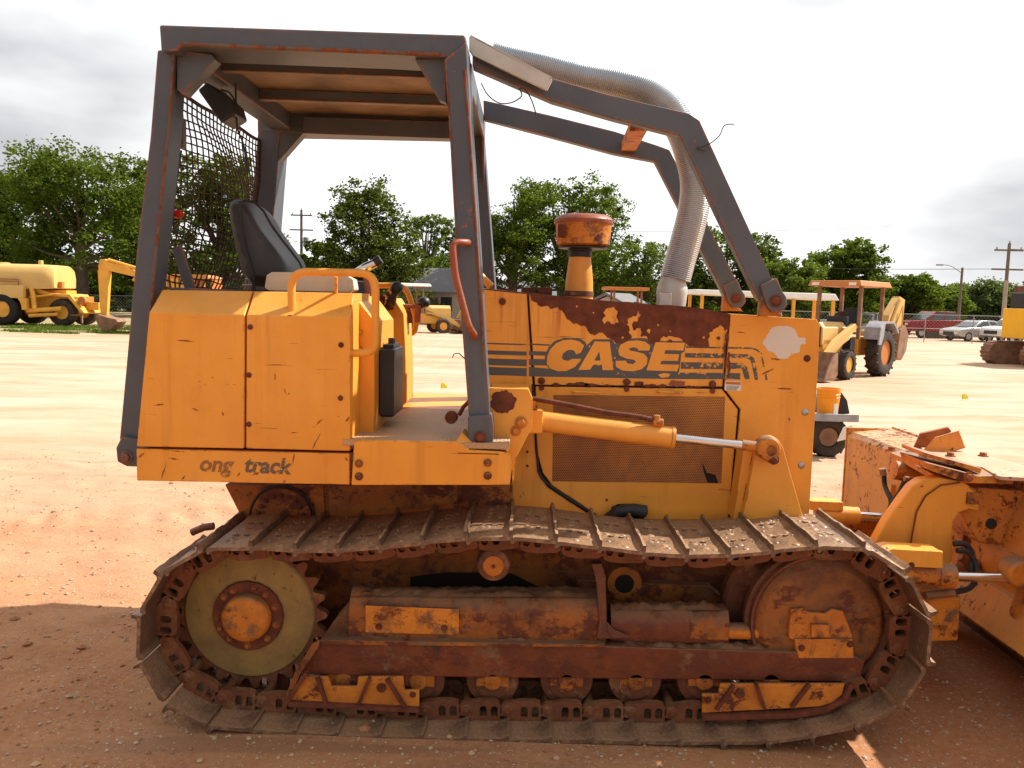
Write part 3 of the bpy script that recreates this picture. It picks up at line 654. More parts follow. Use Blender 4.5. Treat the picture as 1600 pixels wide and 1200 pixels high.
cp = D(MB().prism(XZ([(571, 946), (717, 952), (717, 992), (571, 988)], 3.708), 3.708, 3.722), 'cover_plate', 'yellow_dirty', None, 0.002)
D(MB().bolt(P(592, 979, 3.708), (0, -1, 0), 0.011).bolt(P(694, 981, 3.708), (0, -1, 0), 0.011), 'cover_bolts', 'rust', cp, 0)
housing(955, 1140, 946, 1004, 3.74, 3.9, 'tensioner_tube', 'rust_frame', 0.15)
housing(1080, 1140, 951, 1000, 3.735, 3.9, 'tube_end', 'yellow_grimy', 0.16)
a, b = P(1134, 985, 3.78), P(1240, 987, 3.78)
D(MB().tube([a, b], 0.039, 20), 'tensioner_rod', 'yellow_dirty', None, 0)
yk = D(MB().prism(XZ([(1236, 952), (1256, 950), (1262, 956), (1290, 958), (1300, 951), (1318, 955), (1332, 990), (1334, 1028), (1246, 1028), (1241, 1000), (1232, 996)], 3.70), 3.70, 3.80), 'idler_yoke', 'yellow_dirty', None, 0.006)
D(MB().prism(XZ([(1241, 998), (1332, 998), (1334, 1028), (1248, 1028)], 3.69), 3.688, 3.70), 'yoke_pad', 'yellow_dirty', yk, 0.003)
D(MB().prism(XZ([(1268, 976), (1296, 976), (1296, 996), (1268, 996)], 3.68), 3.68, 3.70), 'yoke_block', 'yellow_dirty', yk, 0.003)
D(MB().bolt(P(1252, 1012, 3.69), (0, -1, 0), 0.011).bolt(P(1328, 1006, 3.69), (0, -1, 0), 0.011), 'yoke_bolts', 'rust', yk, 0)
# upright strut
D(MB().prism(XZ([(924, 880), (940, 880), (946, 900), (947, 985), (955, 996), (932, 997), (936, 970), (932, 910)], 3.71), 3.70, 3.76).prism(XZ([(945, 968), (960, 984), (985, 995), (934, 998)], 3.72), 3.712, 3.73), 'strut', 'frame_rust', None, 0.003)
# sprocket guard strip + roller guards
D(MB().prism(XZ([(500, 1000), (498, 1010), (470, 1052), (452, 1095), (444, 1093), (462, 1048), (488, 1006)], 3.66), 3.655, 3.67), 'guard_edge', 'yellow_grimy', tf, 0.002)
g1 = D(MB().prism(XZ([(470, 1057), (512, 1057), (518, 1072), (558, 1072), (560, 1057), (630, 1057), (632, 1078), (655, 1078), (655, 1106), (452, 1096)], 3.638), 3.638, 3.650), 'roller_guard', 'yellow_dirty', tf, 0.002)
rb = MB()
def rib(mb, p, q, Y=3.632, wd=0.016): mb.beam(P(*p, Y), P(*q, Y), wd, 0.03, (0, 1, 0))
rib(rb, (497, 1058), (510, 1098)); rib(rb, (578, 1058), (561, 1099)); rib(rb, (605, 1060), (633, 1104)); rib(rb, (452, 1098), (655, 1108), 3.632, 0.022); rib(rb, (446, 1100), (480, 1050), 3.632, 0.02)
rb.cyl(P(596, 1074, 3.638), (0, -1, 0), 0.022, 0.006, 24).bolt(P(645, 1085, 3.638), (0, -1, 0), 0.01)
D(rb, 'guard_ribs', 'rust', g1, 0.002)
g2 = D(MB().prism(XZ([(1126, 1068), (1320, 1068), (1316, 1085), (1300, 1098), (1280, 1104), (1097, 1114), (1097, 1084), (1122, 1084)], 3.638), 3.638, 3.650), 'roller_guard', 'yellow_dirty', tf, 0.002)
rb = MB(); rib(rb, (1146, 1070), (1119, 1108)); rib(rb, (1181, 1068), (1194, 1106)); rib(rb, (1264, 1068), (1236, 1104)); rib(rb, (1097, 1120), (1240, 1116), 3.632, 0.024); rib(rb, (1240, 1116), (1290, 1108), 3.632, 0.024); rib(rb, (1290, 1108), (1318, 1092), 3.632, 0.02); rib(rb, (1318, 1092), (1330, 1068), 3.632, 0.02)
rb.cyl(P(1156, 1084, 3.638), (0, -1, 0), 0.022, 0.006, 24).bolt(P(1106, 1093, 3.638), (0, -1, 0), 0.01)
D(rb, 'guard_ribs', 'rust', g2, 0.002)

# ---- hull behind the tracks
hull = MB().prism(XZ([(350, 757), (800, 757), (800, 815), (1268, 818), (1268, 880), (1210, 960), (1180, 1010), (500, 1010), (470, 930), (372, 800)], 4.10), 4.10, 5.10)
D(hull, 'hull', 'yellow_grimy', None, 0.01)
hp_ = MB().prism(XZ([(372, 758), (505, 758), (507, 800), (507, 870), (372, 870)], 4.08), 4.082, 4.10).prism(XZ([(512, 758), (715, 758), (715, 845), (512, 845)], 4.08), 4.086, 4.10).prism(XZ([(722, 758), (797, 758), (797, 810), (722, 810)], 4.09), 4.08, 4.10)
D(hp_, 'hull_plates', 'yellow_grimy', None, 0.004)
fc = P(441, 808, 4.07)
fd = D(MB().lathe((fc.x, 4.05, fc.z), (0, 1, 0), [(0, 0.13), (0.0, 0.150), (0.03, 0.155)], 48), 'final_drive_cover', 'yellow_grimy', None, 0, 30)
D(MB().tube([(fc.x + 0.162 * math.cos(t), 4.065, fc.z + 0.162 * math.sin(t)) for t in [math.pi * i / 30 for i in range(-6, 37)]], 0.006, 8), 'cover_hose', 'rubber', fd, 0)
bl = MB()
for a in range(10, 180, 20): bl.bolt((fc.x + 0.115 * math.cos(R(a)), 4.05, fc.z + 0.115 * math.sin(R(a))), (0, -1, 0), 0.009)
D(bl, 'cover_bolts', 'rust', fd, 0)
q = P(975, 910, 4.02)
D(MB().lathe((q.x, 4.0, q.z), (0, 1, 0), [(0, 0.05), (0, 0.085), (0.02, 0.09), (0.1, 0.09)], 30), 'pivot_boss', 'yellow_grimy', None, 0.0, 30)
D(MB().lathe((q.x, 3.997, q.z), (0, 1, 0), [(0, 0.045), (0.003, 0.048)], 24), 'boss_bore', 'dark', None, 0, 30)
D(MB().prism(XZ([(900, 905), (1110, 915), (1160, 960), (1160, 1005), (900, 1005)], 4.04), 4.03, 4.10), 'push_arm', 'yellow_grimy', None, 0.01)
D(MB().prism(XZ([(640, 905), (700, 898), (800, 900), (850, 925), (640, 925)], 4.06), 4.088, 4.102), 'hull_opening', 'dark', None, 0)
# rear hitch lug behind the track
D(MB().tube([P(300, 832, 4.3), P(318, 824, 4.3), P(334, 822, 4.3)], 0.02, 10), 'hitch_lug', 'frame_rust', None, 0)

# ---- cabinets, skirt
FY = 3.62
c_b = XZ([(253, 453), (553, 458)], 3.745)
def cab(pl, name):
    # pl: four (px,py) at FY: top-left,bevel ; builds side + bevel + top
    (a, b, c, d), (e, f) = pl
    A = [P(*a, FY), P(*b, FY), P(*c, FY), P(*d, FY)]; E = P(*e, 3.745); Fp = P(*f, 3.745)
    yb = 4.12; w_ = lambda v, y: (v.x, y, v.z)
    m = MB(); left = [w_(A[3], FY), w_(A[0], FY), w_(E, 3.745), w_(E, yb), (A[3].x, yb, A[3].z)]; right = [w_(A[2], FY), w_(A[1], FY), w_(Fp, 3.745), w_(Fp, yb), (A[2].x, yb, A[2].z)]
    m.ext(left, right); return D(m, name, 'yellow', None, 0.006, 30)
cab((((233, 488), (382, 492), (381, 701), (213, 698)), ((253, 453), (394, 455.2))), 'rear_cabinet')
fcab = cab((((385, 492), (547, 496), (547, 705), (384, 701)), ((397, 455.3), (553, 458))), 'side_cabinet')
b_ = MB()
for p in ((391, 511), (389, 586), (389, 663), (533, 539), (532, 622)): b_.lathe(P(*p, FY), (0, -1, 0), [(0, 0.0125), (0.003, 0.012), (0.008, 0.007), (0.009, 0.003)], 14)
D(b_, 'cabinet_bolts', 'rust', fcab, 0)
sk = D(MB().prism(XZ([(213, 701.5), (546, 709), (546, 757), (214, 751)], FY), FY, 3.66).prism(XZ([(216, 704), (546, 711), (546, 740), (218, 738)], 3.64), 3.66, 4.08), 'lower_skirt', 'yellow', None, 0.003)
# far-side cabinet, rear tank deck, seat base
fa = MB(); e = P(253, 453, 3.745); f2 = P(553, 458, 3.745); bo = P(213, 698, FY)
fa.ext([(e.x, 5.02, e.z), (e.x, 5.36, e.z), (e.x, 5.50, e.z - 0.1), (bo.x, 5.50, bo.z), (bo.x, 5.02, bo.z)], [(-1.02, 5.02, e.z), (-1.02, 5.36, e.z), (-1.02, 5.5, e.z - 0.1), (-1.02, 5.5, bo.z), (-1.02, 5.02, bo.z)])
D(fa, 'far_cabinet', 'yellow', None, 0.006)
D(MB().box(bo.x + 0.02, -0.86, 4.14, 5.0, bo.z - 0.12, e.z - 0.10), 'seat_platform', 'yellow', None, 0.01)
D(MB().prismX([(3.80, e.z + 0.002), (5.3, e.z + 0.002), (5.3, e.z + 0.012), (3.80, e.z + 0.012)], e.x + 0.01, e.x + 0.20), 'screen_sill', 'grey', None, 0.002)

# ---- console (near), black box, far console, levers, rails
con = MB(); 
con.ext([(-0.80, 3.84, P(553, 461, 3.84).z), (-0.705, 3.84, P(586, 503, 3.84).z), (-0.700, 3.84, P(583, 690, 3.84).z), (-0.80, 3.84, P(553, 690, 3.84).z)],
        [(-0.80, 4.40, P(553, 461, 3.84).z), (-0.705, 4.40, P(586, 503, 3.84).z), (-0.700, 4.40, P(583, 690, 3.84).z), (-0.80, 4.40, P(553, 690, 3.84).z)])
con = D(con, 'near_console', 'yellow', None, 0.005)
D(MB().prismX([(3.63, P(548, 500, 3.63).z), (3.85, P(548, 500, 3.63).z + 0.08), (3.85, P(548, 690, 3.63).z), (3.63, P(548, 700, 3.63).z)], -0.815, -0.795), 'console_gusset', 'yellow', con, 0.002)
cbt = MB()
for p in ((563, 519), (563, 545)): cbt.lathe(P(*p, 3.838), (0, -1, 0), [(0, 0.012), (0.005, 0.010), (0.008, 0.004)], 14)
D(cbt, 'console_bolts', 'yellow', con, 0)
bx = MB(); z0, z1_ = P(593, 652, 3.95).z, P(593, 546, 3.95).z
bx.ext([(-0.697, 3.95, z0), (-0.700, 3.95, z1_), (-0.630, 3.95, z1_ + 0.004), (-0.628, 3.95, z0)], [(-0.697, 4.26, z0), (-0.700, 4.26, z1_), (-0.630, 4.26, z1_ + 0.004), (-0.628, 4.26, z0)])
bxo = D(bx, 'storage_box', 'black', None, 0.012)
D(MB().box(-0.69, -0.64, 4.0, 4.2, z1_ + 0.004, z1_ + 0.022).cyl((-0.665, 4.1, z1_ + 0.02), (0, 0, 1), 0.018, 0.03, 14), 'box_lid', 'black', bxo, 0.004)
fcon = D(MB().prism(XZ([(596, 466), (616, 466), (631, 491), (634, 560), (634, 630), (596, 630)], 4.72), 4.72, 5.02), 'far_console', 'yellow', None, 0.006)
lv = D(MB().tube([P(601, 484, 4.6), P(610, 470, 4.6), P(618, 456, 4.6)], [0.012, 0.014, 0.018], 12).lathe(P(616, 459, 4.6), Vector((0.35, 0, 0.8)), [(0, 0.012), (0.01, 0.028), (0.04, 0.034), (0.06, 0.028), (0.07, 0.01)], 18), 'control_lever', 'black', None, 0, 50)
D(MB().tube([P(625, 478, 4.9), P(645, 479, 4.9), P(660, 477, 4.9)], 0.012, 10), 'control_lever', 'redpipe', None, 0)
D(MB().lathe(P(662, 481, 4.9), (0, 0, 1), [(0, 0.012), (0.012, 0.034), (0.035, 0.040), (0.055, 0.03), (0.065, 0.008)], 18), 'lever_knob', 'black', None, 0, 50)
jo = D(MB().tube([P(579, 478, 4.3), P(577, 450, 4.3), P(572, 428, 4.3)], [0.03, 0.024, 0.02], 12), 'joystick', 'redpipe', None, 0)
D(MB().tube([P(556, 423, 4.3), P(572, 418, 4.3), P(586, 411, 4.3), P(594, 405, 4.3)], [0.012, 0.026, 0.022, 0.016], 14), 'joystick_grip', 'chrome', jo, 0, 60)
D(MB().tube([P(586, 411, 4.3), P(595, 405, 4.3)], [0.026, 0.024], 14), 'grip_tip', 'black', jo, 0, 60)
vb = MB()
rr = random.Random(3)
for i in range(9):
    x = 592 + rr.uniform(0, 22); y = 462 + rr.uniform(0, 14); vb.tube([P(x, y + 8, 4.62), P(x + rr.uniform(-4, 4), y, 4.62 + rr.uniform(-0.05, 0.05)), P(x + rr.uniform(-8, 8), y - 6, 4.62)], 0.011, 8)
D(vb, 'valve_linkage', 'rust', None, 0)
D(MB().box(-0.655, -0.62, 4.86, 4.93, P(630, 490, 4.9).z - 0.05, P(630, 476, 4.9).z).tube([P(634, 480, 4.9), P(640, 490, 4.9), P(641, 505, 4.9)], 0.014, 8), 'relief_valve', 'redpipe', None, 0.004)
def smooth_path(pts, n=6):
    out = []
    for i in range(len(pts) - 1):
        p0, p1, p2, p3 = pts[max(i - 1, 0)], pts[i], pts[i + 1], pts[min(i + 2, len(pts) - 1)]
        for j in range(n):
            t = j / n; out.append(0.5 * ((2 * p1) + (p2 - p0) * t + (2 * p0 - 5 * p1 + 4 * p2 - p3) * t * t + (3 * p1 - p0 - 3 * p2 + p3) * t ** 3))
    return out + [pts[-1]]
def round_path(pts, r=0.05, n=6):
    pts = [Vector(p) for p in pts]; out = [pts[0]]
    for i in range(1, len(pts) - 1):
        a, b, c = pts[i - 1], pts[i], pts[i + 1]; d1 = (a - b); d2 = (c - b); k_ = min(r, d1.length * 0.49, d2.length * 0.49)
        p, q = b + d1.normalized() * k_, b + d2.normalized() * k_
        for j in range(n + 1):
            t = j / n; out.append((1 - t) ** 2 * p + 2 * t * (1 - t) * b + t * t * q)
    return out + [pts[-1]]
hr = [P(456, 489, 3.66), P(455, 424, 3.66), P(587, 427, 3.66), P(586, 551, 3.66), P(550, 552, 3.66)]
D(MB().tube(round_path(hr, 0.075, 8), 0.0175, 14), 'hand_rail', 'yellow', None, 0, 60)
D(MB().beam(P(525, 432, 3.70), P(525, 458, 3.75), 0.012, 0.012), 'rail_stay', 'yellow', None, 0)
hr = [P(575, 446, 5.2), P(634, 446, 5.2), P(651, 498, 5.2), P(648, 520, 5.2), P(632, 524, 5.2)]
D(MB().tube(round_path(hr, 0.07, 8), 0.018, 14), 'hand_rail', 'yellow', None, 0, 60)
D(MB().beam(P(598, 470, 5.1), P(618, 444, 5.1), 0.03, 0.02), 'brace', 'yellow', None, 0.003)

# ---- seat
sb = []
prof = [(374, 330), (374, 316), (384, 313), (398, 316), (412, 330), (424, 352), (440, 374), (456, 394), (468, 410), (476, 428), (473, 450), (400, 455), (393, 420), (384, 390), (378, 360)]
ps = XZ(prof, 4.5); sbm = MB(); ny = 10; n = len(ps); cx = sum(p[0] for p in ps) / n; cz = sum(p[1] for p in ps) / n
for j in range(ny + 1):
    t = j / ny; y = 4.25 + 0.5 * t; wgt = 1 - 0.22 * abs(2 * t - 1) ** 3
    sbm.v += [(cx + (x - cx) * wgt - 0.03 * (1 - abs(2 * t - 1) ** 2) * (1 if x > cx else 0), y, cz + (z - cz) * wgt) for x, z in ps]
for j in range(ny):
    for i in range(n): sbm.f.append((j * n + i, j * n + (i + 1) % n, (j + 1) * n + (i + 1) % n, (j + 1) * n + i))
tri = tessellate_polygon([[Vector((a, b, 0)) for a, b in ps]]); sbm.f += [tuple(t) for t in tri] + [tuple(i + ny * n for i in reversed(t)) for t in tri]
seat = D(sbm, 'seat', 'vinyl', None, 0, 50); s_ = seat.modifiers.new('s', 'SUBSURF'); s_.levels = s_.render_levels = 1
D(MB().tube([P(a, b, 4.235) for a, b in prof + prof[:1]], 0.006, 8), 'seat_piping', 'black', seat, 0)
ar = D(MB().prism(XZ([(413, 450), (416, 430), (424, 425), (470, 425), (536, 430), (547, 436), (550, 452), (545, 457), (420, 454)], 4.05), 4.05, 4.22), 'armrest', 'cream', None, 0.016, 50, seg=3)
D(MB().prism(XZ([(548, 438), (578, 440), (580, 462), (548, 462)], 4.75), 4.75, 4.95), 'armrest', 'grey', None, 0.01)
D(MB().box(P(420, 455, 4.2).x, P(560, 455, 4.2).x, 4.2, 4.85, e.z - 0.12, e.z + 0.0), 'seat_base', 'black', None, 0.02)

# ---- deck and step
dz = P(640, 689, 3.6).z
D(MB().box(-0.80, -0.06, 3.615, 4.16, dz - 0.03, dz - 0.004), 'deck_plate', 'tread', None, 0.002)
D(MB().box(-0.80, -0.06, 4.164, 4.72, dz - 0.03, dz - 0.004), 'deck_plate', 'tread', None, 0.002)
D(MB().box(-0.80, -0.06, 4.724, 5.5, dz - 0.03, dz - 0.004), 'deck_plate', 'yellow', None, 0.002)
stp = D(MB().prism(XZ([(553, 692), (556, 688), (712, 690), (718, 694), (733, 703), (782, 706), (795, 709), (800, 717), (797, 758), (549, 758)], 3.60), 3.60, 3.618).prism(XZ([(556, 750), (795, 750), (797, 757), (552, 757)], 3.61), 3.618, 4.08), 'step_panel', 'yellow', None, 0.004)
b_ = MB()
for p in ((561, 724), (561, 744), (762, 723), (762, 743)): b_.bolt(P(*p, 3.60), (0, -1, 0), 0.0125, 0.012)
D(b_, 'step_bolts', 'yellow_grimy', stp, 0)
D(MB().prismZ([( -0.29, 3.60), (-0.10, 3.60), (-0.07, 3.66), (-0.07, 3.80), (-0.29, 3.80)], P(745, 707, 3.6).z - 0.01, P(745, 707, 3.6).z).ext([P(712, 690, 3.61), P(733, 703, 3.61), P(737, 690, 3.64), P(722, 676, 3.66)], [P(712, 690, 3.61) + Vector((0, 0.16, 0)), P(733, 703, 3.61) + Vector((0, 0.16, 0)), P(737, 690, 3.64) + Vector((0, 0.14, 0)), P(722, 676, 3.66) + Vector((0, 0.14, 0))]), 'post_bracket', 'yellow', None, 0.003)
fb = D(MB().prism(XZ([(762, 606), (826, 608), (832, 622), (831, 668), (806, 716), (801, 760), (796, 712), (768, 706), (756, 640)], 3.80), 3.80, 3.83).prism(XZ([(766, 610), (826, 611), (826, 630), (766, 630)], 3.82), 3.83, 4.16), 'front_bracket', 'yellow', None, 0.004)
D(MB().bolt(P(814, 660, 3.80), (0, -1, 0), 0.02, 0.014).bolt(P(806, 673, 3.80), (0, -1, 0), 0.017, 0.012), 'bracket_bolts', 'yellow_dirty', fb, 0)
def decal(pts, Y, name, mat, parent, proud=0.0012, holes=()):
    x = MB(); loops = [XZ(pts, Y)] + [XZ(h, Y) for h in holes]
    tri = tessellate_polygon([[Vector((a, b, 0)) for a, b in l] for l in loops]); al = [p for l in loops for p in l]
    x.add([(a, Y - proud, b) for a, b in al], [tuple(t) for t in tri]); return D(x, name, mat, parent, 0, 0)
blob = lambda cx, cy, rx, ry, n, sd, am=0.16: [(cx + rx * math.cos(6.283 * i / n) * (1 + random.Random(sd + i).uniform(-am, am)), cy + ry * math.sin(6.283 * i / n) * (1 + random.Random(sd + 50 + i).uniform(-am, am))) for i in range(n)]
decal(jag(blob(785, 628, 20, 19, 16, 5, 0.1), 3, 1), 3.80, 'rust_patch', 'rust', fb)
D(MB().tube([P(718, 648, 3.95), P(724, 636, 3.98), P(735, 625, 4.0)], 0.01, 8).cyl(P(706, 651, 3.85), (0, -1, 0), 0.03, 0.04, 14), 'deck_pedal', 'rust', None, 0)
D(MB().tube([P(728, 562, 3.95), P(717, 552, 3.95), P(709, 553, 3.95), P(707, 559, 3.95)], 0.003, 6), 'wire_hook', 'wire', None, 0)
M['edge_rust'] = paint('rusty_edge', (0.10, 0.09, 0.085), (0.16, 0.10, 0.07), 0.50, 0.0, 0.5, (0.28, 0.09, 0.02), 0.8, scale=0.8)
M['pale_plate'] = paint('sun_bleached_plate', (0.60, 0.42, 0.28), (0.52, 0.30, 0.17), 0.60, 0.6, 0.4)
# ---- engine hood
HY = 4.17; HF = 4.99
base = XZ([(760, 452), (1139, 492), (1281, 502), (1264, 812), (800, 812), (800, 715), (768, 700)], HY)
D(MB().prism(base, HY + 0.006, HF), 'engine_core', 'dark', None, 0)
cowl = D(MB().prism(XZ([(755, 450), (823, 458), (832, 600), (832, 622), (764, 622)], HY), HY, HY + 0.02), 'cowl', 'hood_yellow', None, 0.003)
hood = D(MB().prism(XZ([(826, 458.5), (1139, 490.5), (1129, 604), (836, 601)], HY), HY, HY + 0.02), 'hood_side', 'hood_yellow', None, 0.003)
top = MB(); tpts = [P(755, 450, HY), P(1139, 490, HY), P(1281, 500, HY)]
for i, (a, b) in enumerate(((tpts[0], tpts[1]),)):
    top.hexa([(a.x, HY, a.z - 0.012), (b.x, HY, b.z - 0.012), (b.x, HF, b.z - 0.012), (a.x, HF, a.z - 0.012)], [(a.x, HY, a.z), (b.x, HY, b.z), (b.x, HF, b.z), (a.x, HF, a.z)])
top = D(top, 'hood_top', 'rust', None, 0.004)
D(MB().prism(XZ([(826, 458.5), (1139, 490.5), (1139, 500), (826, 470)], HF), HF - 0.02, HF), 'far_hood_side', 'yellow', None, 0)
lowp = D(MB().prism(XZ([(837, 604), (1128, 608), (1153, 640), (1138, 812), (1006, 812), (1005, 796), (999, 788), (965, 788), (956, 793), (952, 812), (938, 808), (862, 758), (848, 738), (838, 700)], HY), HY, HY + 0.02), 'engine_door', 'yellow', None, 0.003)
D(MB().prism(XZ([(766, 626), (833, 626), (836, 700), (841, 740), (856, 762), (926, 808), (800, 808), (800, 712)], HY), HY, HY + 0.02), 'side_panel', 'yellow', None, 0.003)
rg = XZ([(1142, 490), (1276, 499), (1281, 506), (1279, 560), (1264, 812), (1141, 812), (1157, 640), (1132, 607)], HY - 0.008)
rgo = D(MB().prism(rg, HY - 0.008, HY + 0.02), 'radiator_guard', 'yellow', None, 0.004)
fr = XZ([(1142, 490), (1276, 499), (1281, 506), (1279, 560), (1264, 812), (1225, 812)], HY)
D(MB().prism(fr, HY + 0.02, HF), 'radiator_shell', 'yellow', None, 0.008)
D(MB().prism(XZ([(865, 617), (1133, 620), (1127, 755), (863, 752)], HY - 0.002), HY - 0.0025, HY + 0.0), 'grille', 'grille', lowp, 0)
decal([(1097, 722), (1104, 738), (1118, 742), (1122, 755), (1106, 754), (1100, 740)], HY - 0.0028, 'grille_tear', 'dark', lowp)
decal(jag([(1160, 730), (1152, 738), (1149, 748), (1153, 757), (1163, 760)], 1.2, 2), HY - 0.008, 'rust_patch', 'rust', rgo)
D(MB().tube([P(832, 600, HY), P(835, 650, HY - .004), P(839, 705, HY - .004), P(841, 736, HY - .004), P(847, 748, HY - .004), P(858, 758, HY - .004), P(890, 780, HY - .004), P(928, 803, HY - .004)], 0.0055, 8), 'door_seal', 'rubber', lowp, 0)
D(MB().tube([P(948, 812, 4.15), P(965, 799, 4.12), P(985, 796, 4.12), P(1008, 800, 4.15)], 0.028, 12).tube([P(952, 806, 4.15), P(968, 795, 4.14), P(990, 792, 4.14), P(1010, 795, 4.15)], 0.018, 12), 'coolant_hose', 'rubber', None, 0)
hg = MB()
for x, y in ((846, 599), (979, 601), (1113, 604)):
    hg.cyl(P(x, y - 4, HY), (0, -1, 0), 0.018, 0.008, 18).lathe(P(x, y - 4, HY - 0.006), (0, -1, 0), [(0, 0.012), (0.004, 0.011), (0.008, 0.005)], 12).cyl(P(x, y + 7, HY), (0, -1, 0), 0.014, 0.006, 16)
D(hg, 'latch', 'rust', lowp, 0)
for a, b in ((895, 935), (1028, 1066)):
    D(MB().tube(round_path([P(a, 612, HY), P(a, 612, HY - 0.03), P(b, 614, HY - 0.03), P(b, 614, HY)], 0.012, 4), 0.006, 8), 'door_handle', 'yellow', lowp, 0)
b_ = MB()
for p in ((785, 471), (1261, 560)): b_.lathe(P(*p, HY - 0.008), (0, -1, 0), [(0, 0.018), (0.003, 0.017), (0.007, 0.010)], 16)
D(b_, 'plug', 'rust', rgo, 0)
b_ = MB()
for p in ((1258, 644), (1252, 727)): b_.lathe(P(*p, HY - 0.008), (0, -1, 0), [(0, 0.018), (0.004, 0.016), (0.010, 0.006)], 16)
D(b_, 'guard_bolts', 'alu', rgo, 0)
b_ = MB()
for p in ((824, 706), (824, 728), (948, 781)): b_.lathe(P(*p, HY), (0, -1, 0), [(0, 0.007), (0.004, 0.006)], 10)
D(b_, 'panel_bolts', 'rust', lowp, 0)
zz = lambda l: [Z6(*p) for p in l]
# rust patch along the top of the hood
rp = [(18, 88), (500, 128), (985, 186), (984, 262), (962, 268), (940, 240), (905, 262), (890, 292), (887, 342), (830, 348), (790, 340), (742, 300), (700, 292), (665, 292), (652, 318), (610, 330), (585, 292), (556, 290), (560, 256), (528, 268), (516, 244), (546, 216), (558, 190), (546, 170), (520, 196), (500, 206), (488, 236), (506, 262), (514, 292), (498, 318), (470, 330), (400, 300), (372, 276), (335, 290), (300, 262), (262, 240), (235, 236), (200, 210), (185, 180), (160, 150), (120, 162), (88, 150), (60, 140), (35, 122)]
decal(jag(zz(rp), 3.2, 11), HY, 'rust_patch', 'rust', hood, 0.0010)
decal(jag(zz([(380, 176), (398, 158), (424, 152), (446, 172), (440, 205), (452, 226), (430, 238), (404, 222), (384, 236), (372, 216), (388, 196)]), 1.8, 14), HY, 'bare_paint', 'hood_yellow', hood, 0.0018)
for i_, (x_, y_, r_) in enumerate(((596, 268, 11), (640, 240, 5), (700, 270, 4), (330, 180, 5), (470, 300, 6), (860, 300, 6), (250, 150, 5))): decal(jag([Z6(*q) for q in blob(x_, y_, r_, r_, 9, 200 + i_, 0.4)], 0.9, 90 + i_), HY, 'bare_paint', 'hood_yellow', hood, 0.0018)
rr = random.Random(5)
for i, (x, y, rx, ry) in enumerate([(610, 262, 14, 16), (700, 318, 12, 9), (640, 358, 8, 12), (930, 302, 10, 8), (970, 300, 9, 30), (20 + 130, 525, 22, 8), (250, 522, 60, 7), (320, 528, 34, 8), (400, 530, 24, 5), (550, 520, 26, 14), (600, 530, 40, 8), (660, 532, 26, 9), (730, 522, 46, 16), (790, 536, 30, 6), (830, 538, 16, 4), (490, 512, 24, 10), (980, 440, 8, 60), (962, 380, 6, 80), (80, 512, 14, 9)]):
    decal(jag([Z6(*q) for q in blob(x, y, rx, ry, 12, 70 + i, 0.25)], 1.6, 30 + i), HY if x < 945 else HY - 0.008, 'rust_patch', 'rust' if i not in (12,) else 'redpipe', hood, 0.0016)
# stripes
def strip(pts, wd, y_, mat, par, nm='stripe', pr=0.0007):
    # constant-width band in zoom coords
    o1, o2 = [], []
    for i, p in enumerate(pts):
        a = Vector(pts[max(i - 1, 0)]); b = Vector(pts[min(i + 1, len(pts) - 1)]); t = (b - a).normalized(); nn = Vector((-t.y, t.x)); ww = wd[i] if isinstance(wd, list) else wd
        o1.append(tuple(Vector(p) + nn * ww / 2)); o2.append(tuple(Vector(p) - nn * ww / 2))
    decal(zz(o1 + o2[::-1]), y_, nm, mat, par, pr)
pz = lambda px, py: ((px - 820) * 3.0766, (py - 430) * 3.0766)
for (y0, y1, wd) in ((536.5, 538.5, 7), (550.5, 552.5, 20), (565, 567, 32), (579.5, 581.5, 38)):
    strip([pz(760, y0), pz(823, y1)], wd, HY, 'decal', cowl)
strip([(20, 331), (120, 336)], 7, HY, 'decal', hood); strip([(20, 374), (108, 377)], 20, HY, 'decal', hood); strip([(20, 417), (105, 419)], 30, HY, 'decal', hood)
und = [(20, 440), (120, 450), (100, 428), (96, 392), (112, 350), (140, 318), (190, 300), (262, 302), (292, 322), (296, 338), (330, 308), (420, 308), (432, 330), (480, 304), (580, 303), (612, 316), (776, 317), (768, 366), (752, 376), (748, 418), (742, 462), (735, 476), (1040, 470), (1040, 500), (700, 499), (20, 486)]
decal(zz(und), HY, 'decal_ground', 'decal', hood, 0.0008)
Lc = [(285, 338), (262, 318), (225, 309), (185, 312), (150, 328), (122, 356), (108, 390), (106, 425), (122, 448), (158, 462), (200, 460), (242, 440), (268, 410), (272, 402), (228, 402), (208, 412), (184, 406), (178, 396), (184, 376), (202, 362), (226, 358), (240, 366), (246, 380), (270, 372)]
La = [(336, 318), (408, 320), (426, 456), (374, 456), (370, 430), (330, 430), (314, 454), (256, 456)]
Lah = [(334, 410), (358, 366), (364, 410)]
Ls = [(603, 340), (580, 320), (540, 313), (494, 317), (460, 334), (448, 362), (456, 386), (486, 400), (524, 406), (534, 416), (520, 427), (494, 424), (484, 410), (436, 412), (438, 440), (468, 458), (520, 462), (562, 452), (586, 428), (590, 398), (574, 378), (538, 368), (506, 362), (500, 352), (520, 346), (540, 350), (546, 362), (598, 362)]
Le = [(628, 322), (770, 325), (762, 362), (676, 360), (670, 378), (742, 380), (735, 412), (658, 411), (650, 428), (742, 430), (732, 462), (584, 457)]
ym = M['yellow']
for l, hs in ((Lc, ()), (La, (zz(Lah),)), (Ls, ()), (Le, ())):
    decal(zz(l), HY, 'lettering', 'yellow', hood, 0.0022, hs)
decal(zz([(640, 478), (668, 470), (700, 474), (690, 490), (655, 492)]), HY, 'worn_spot', 'yellow', hood, 0.002)
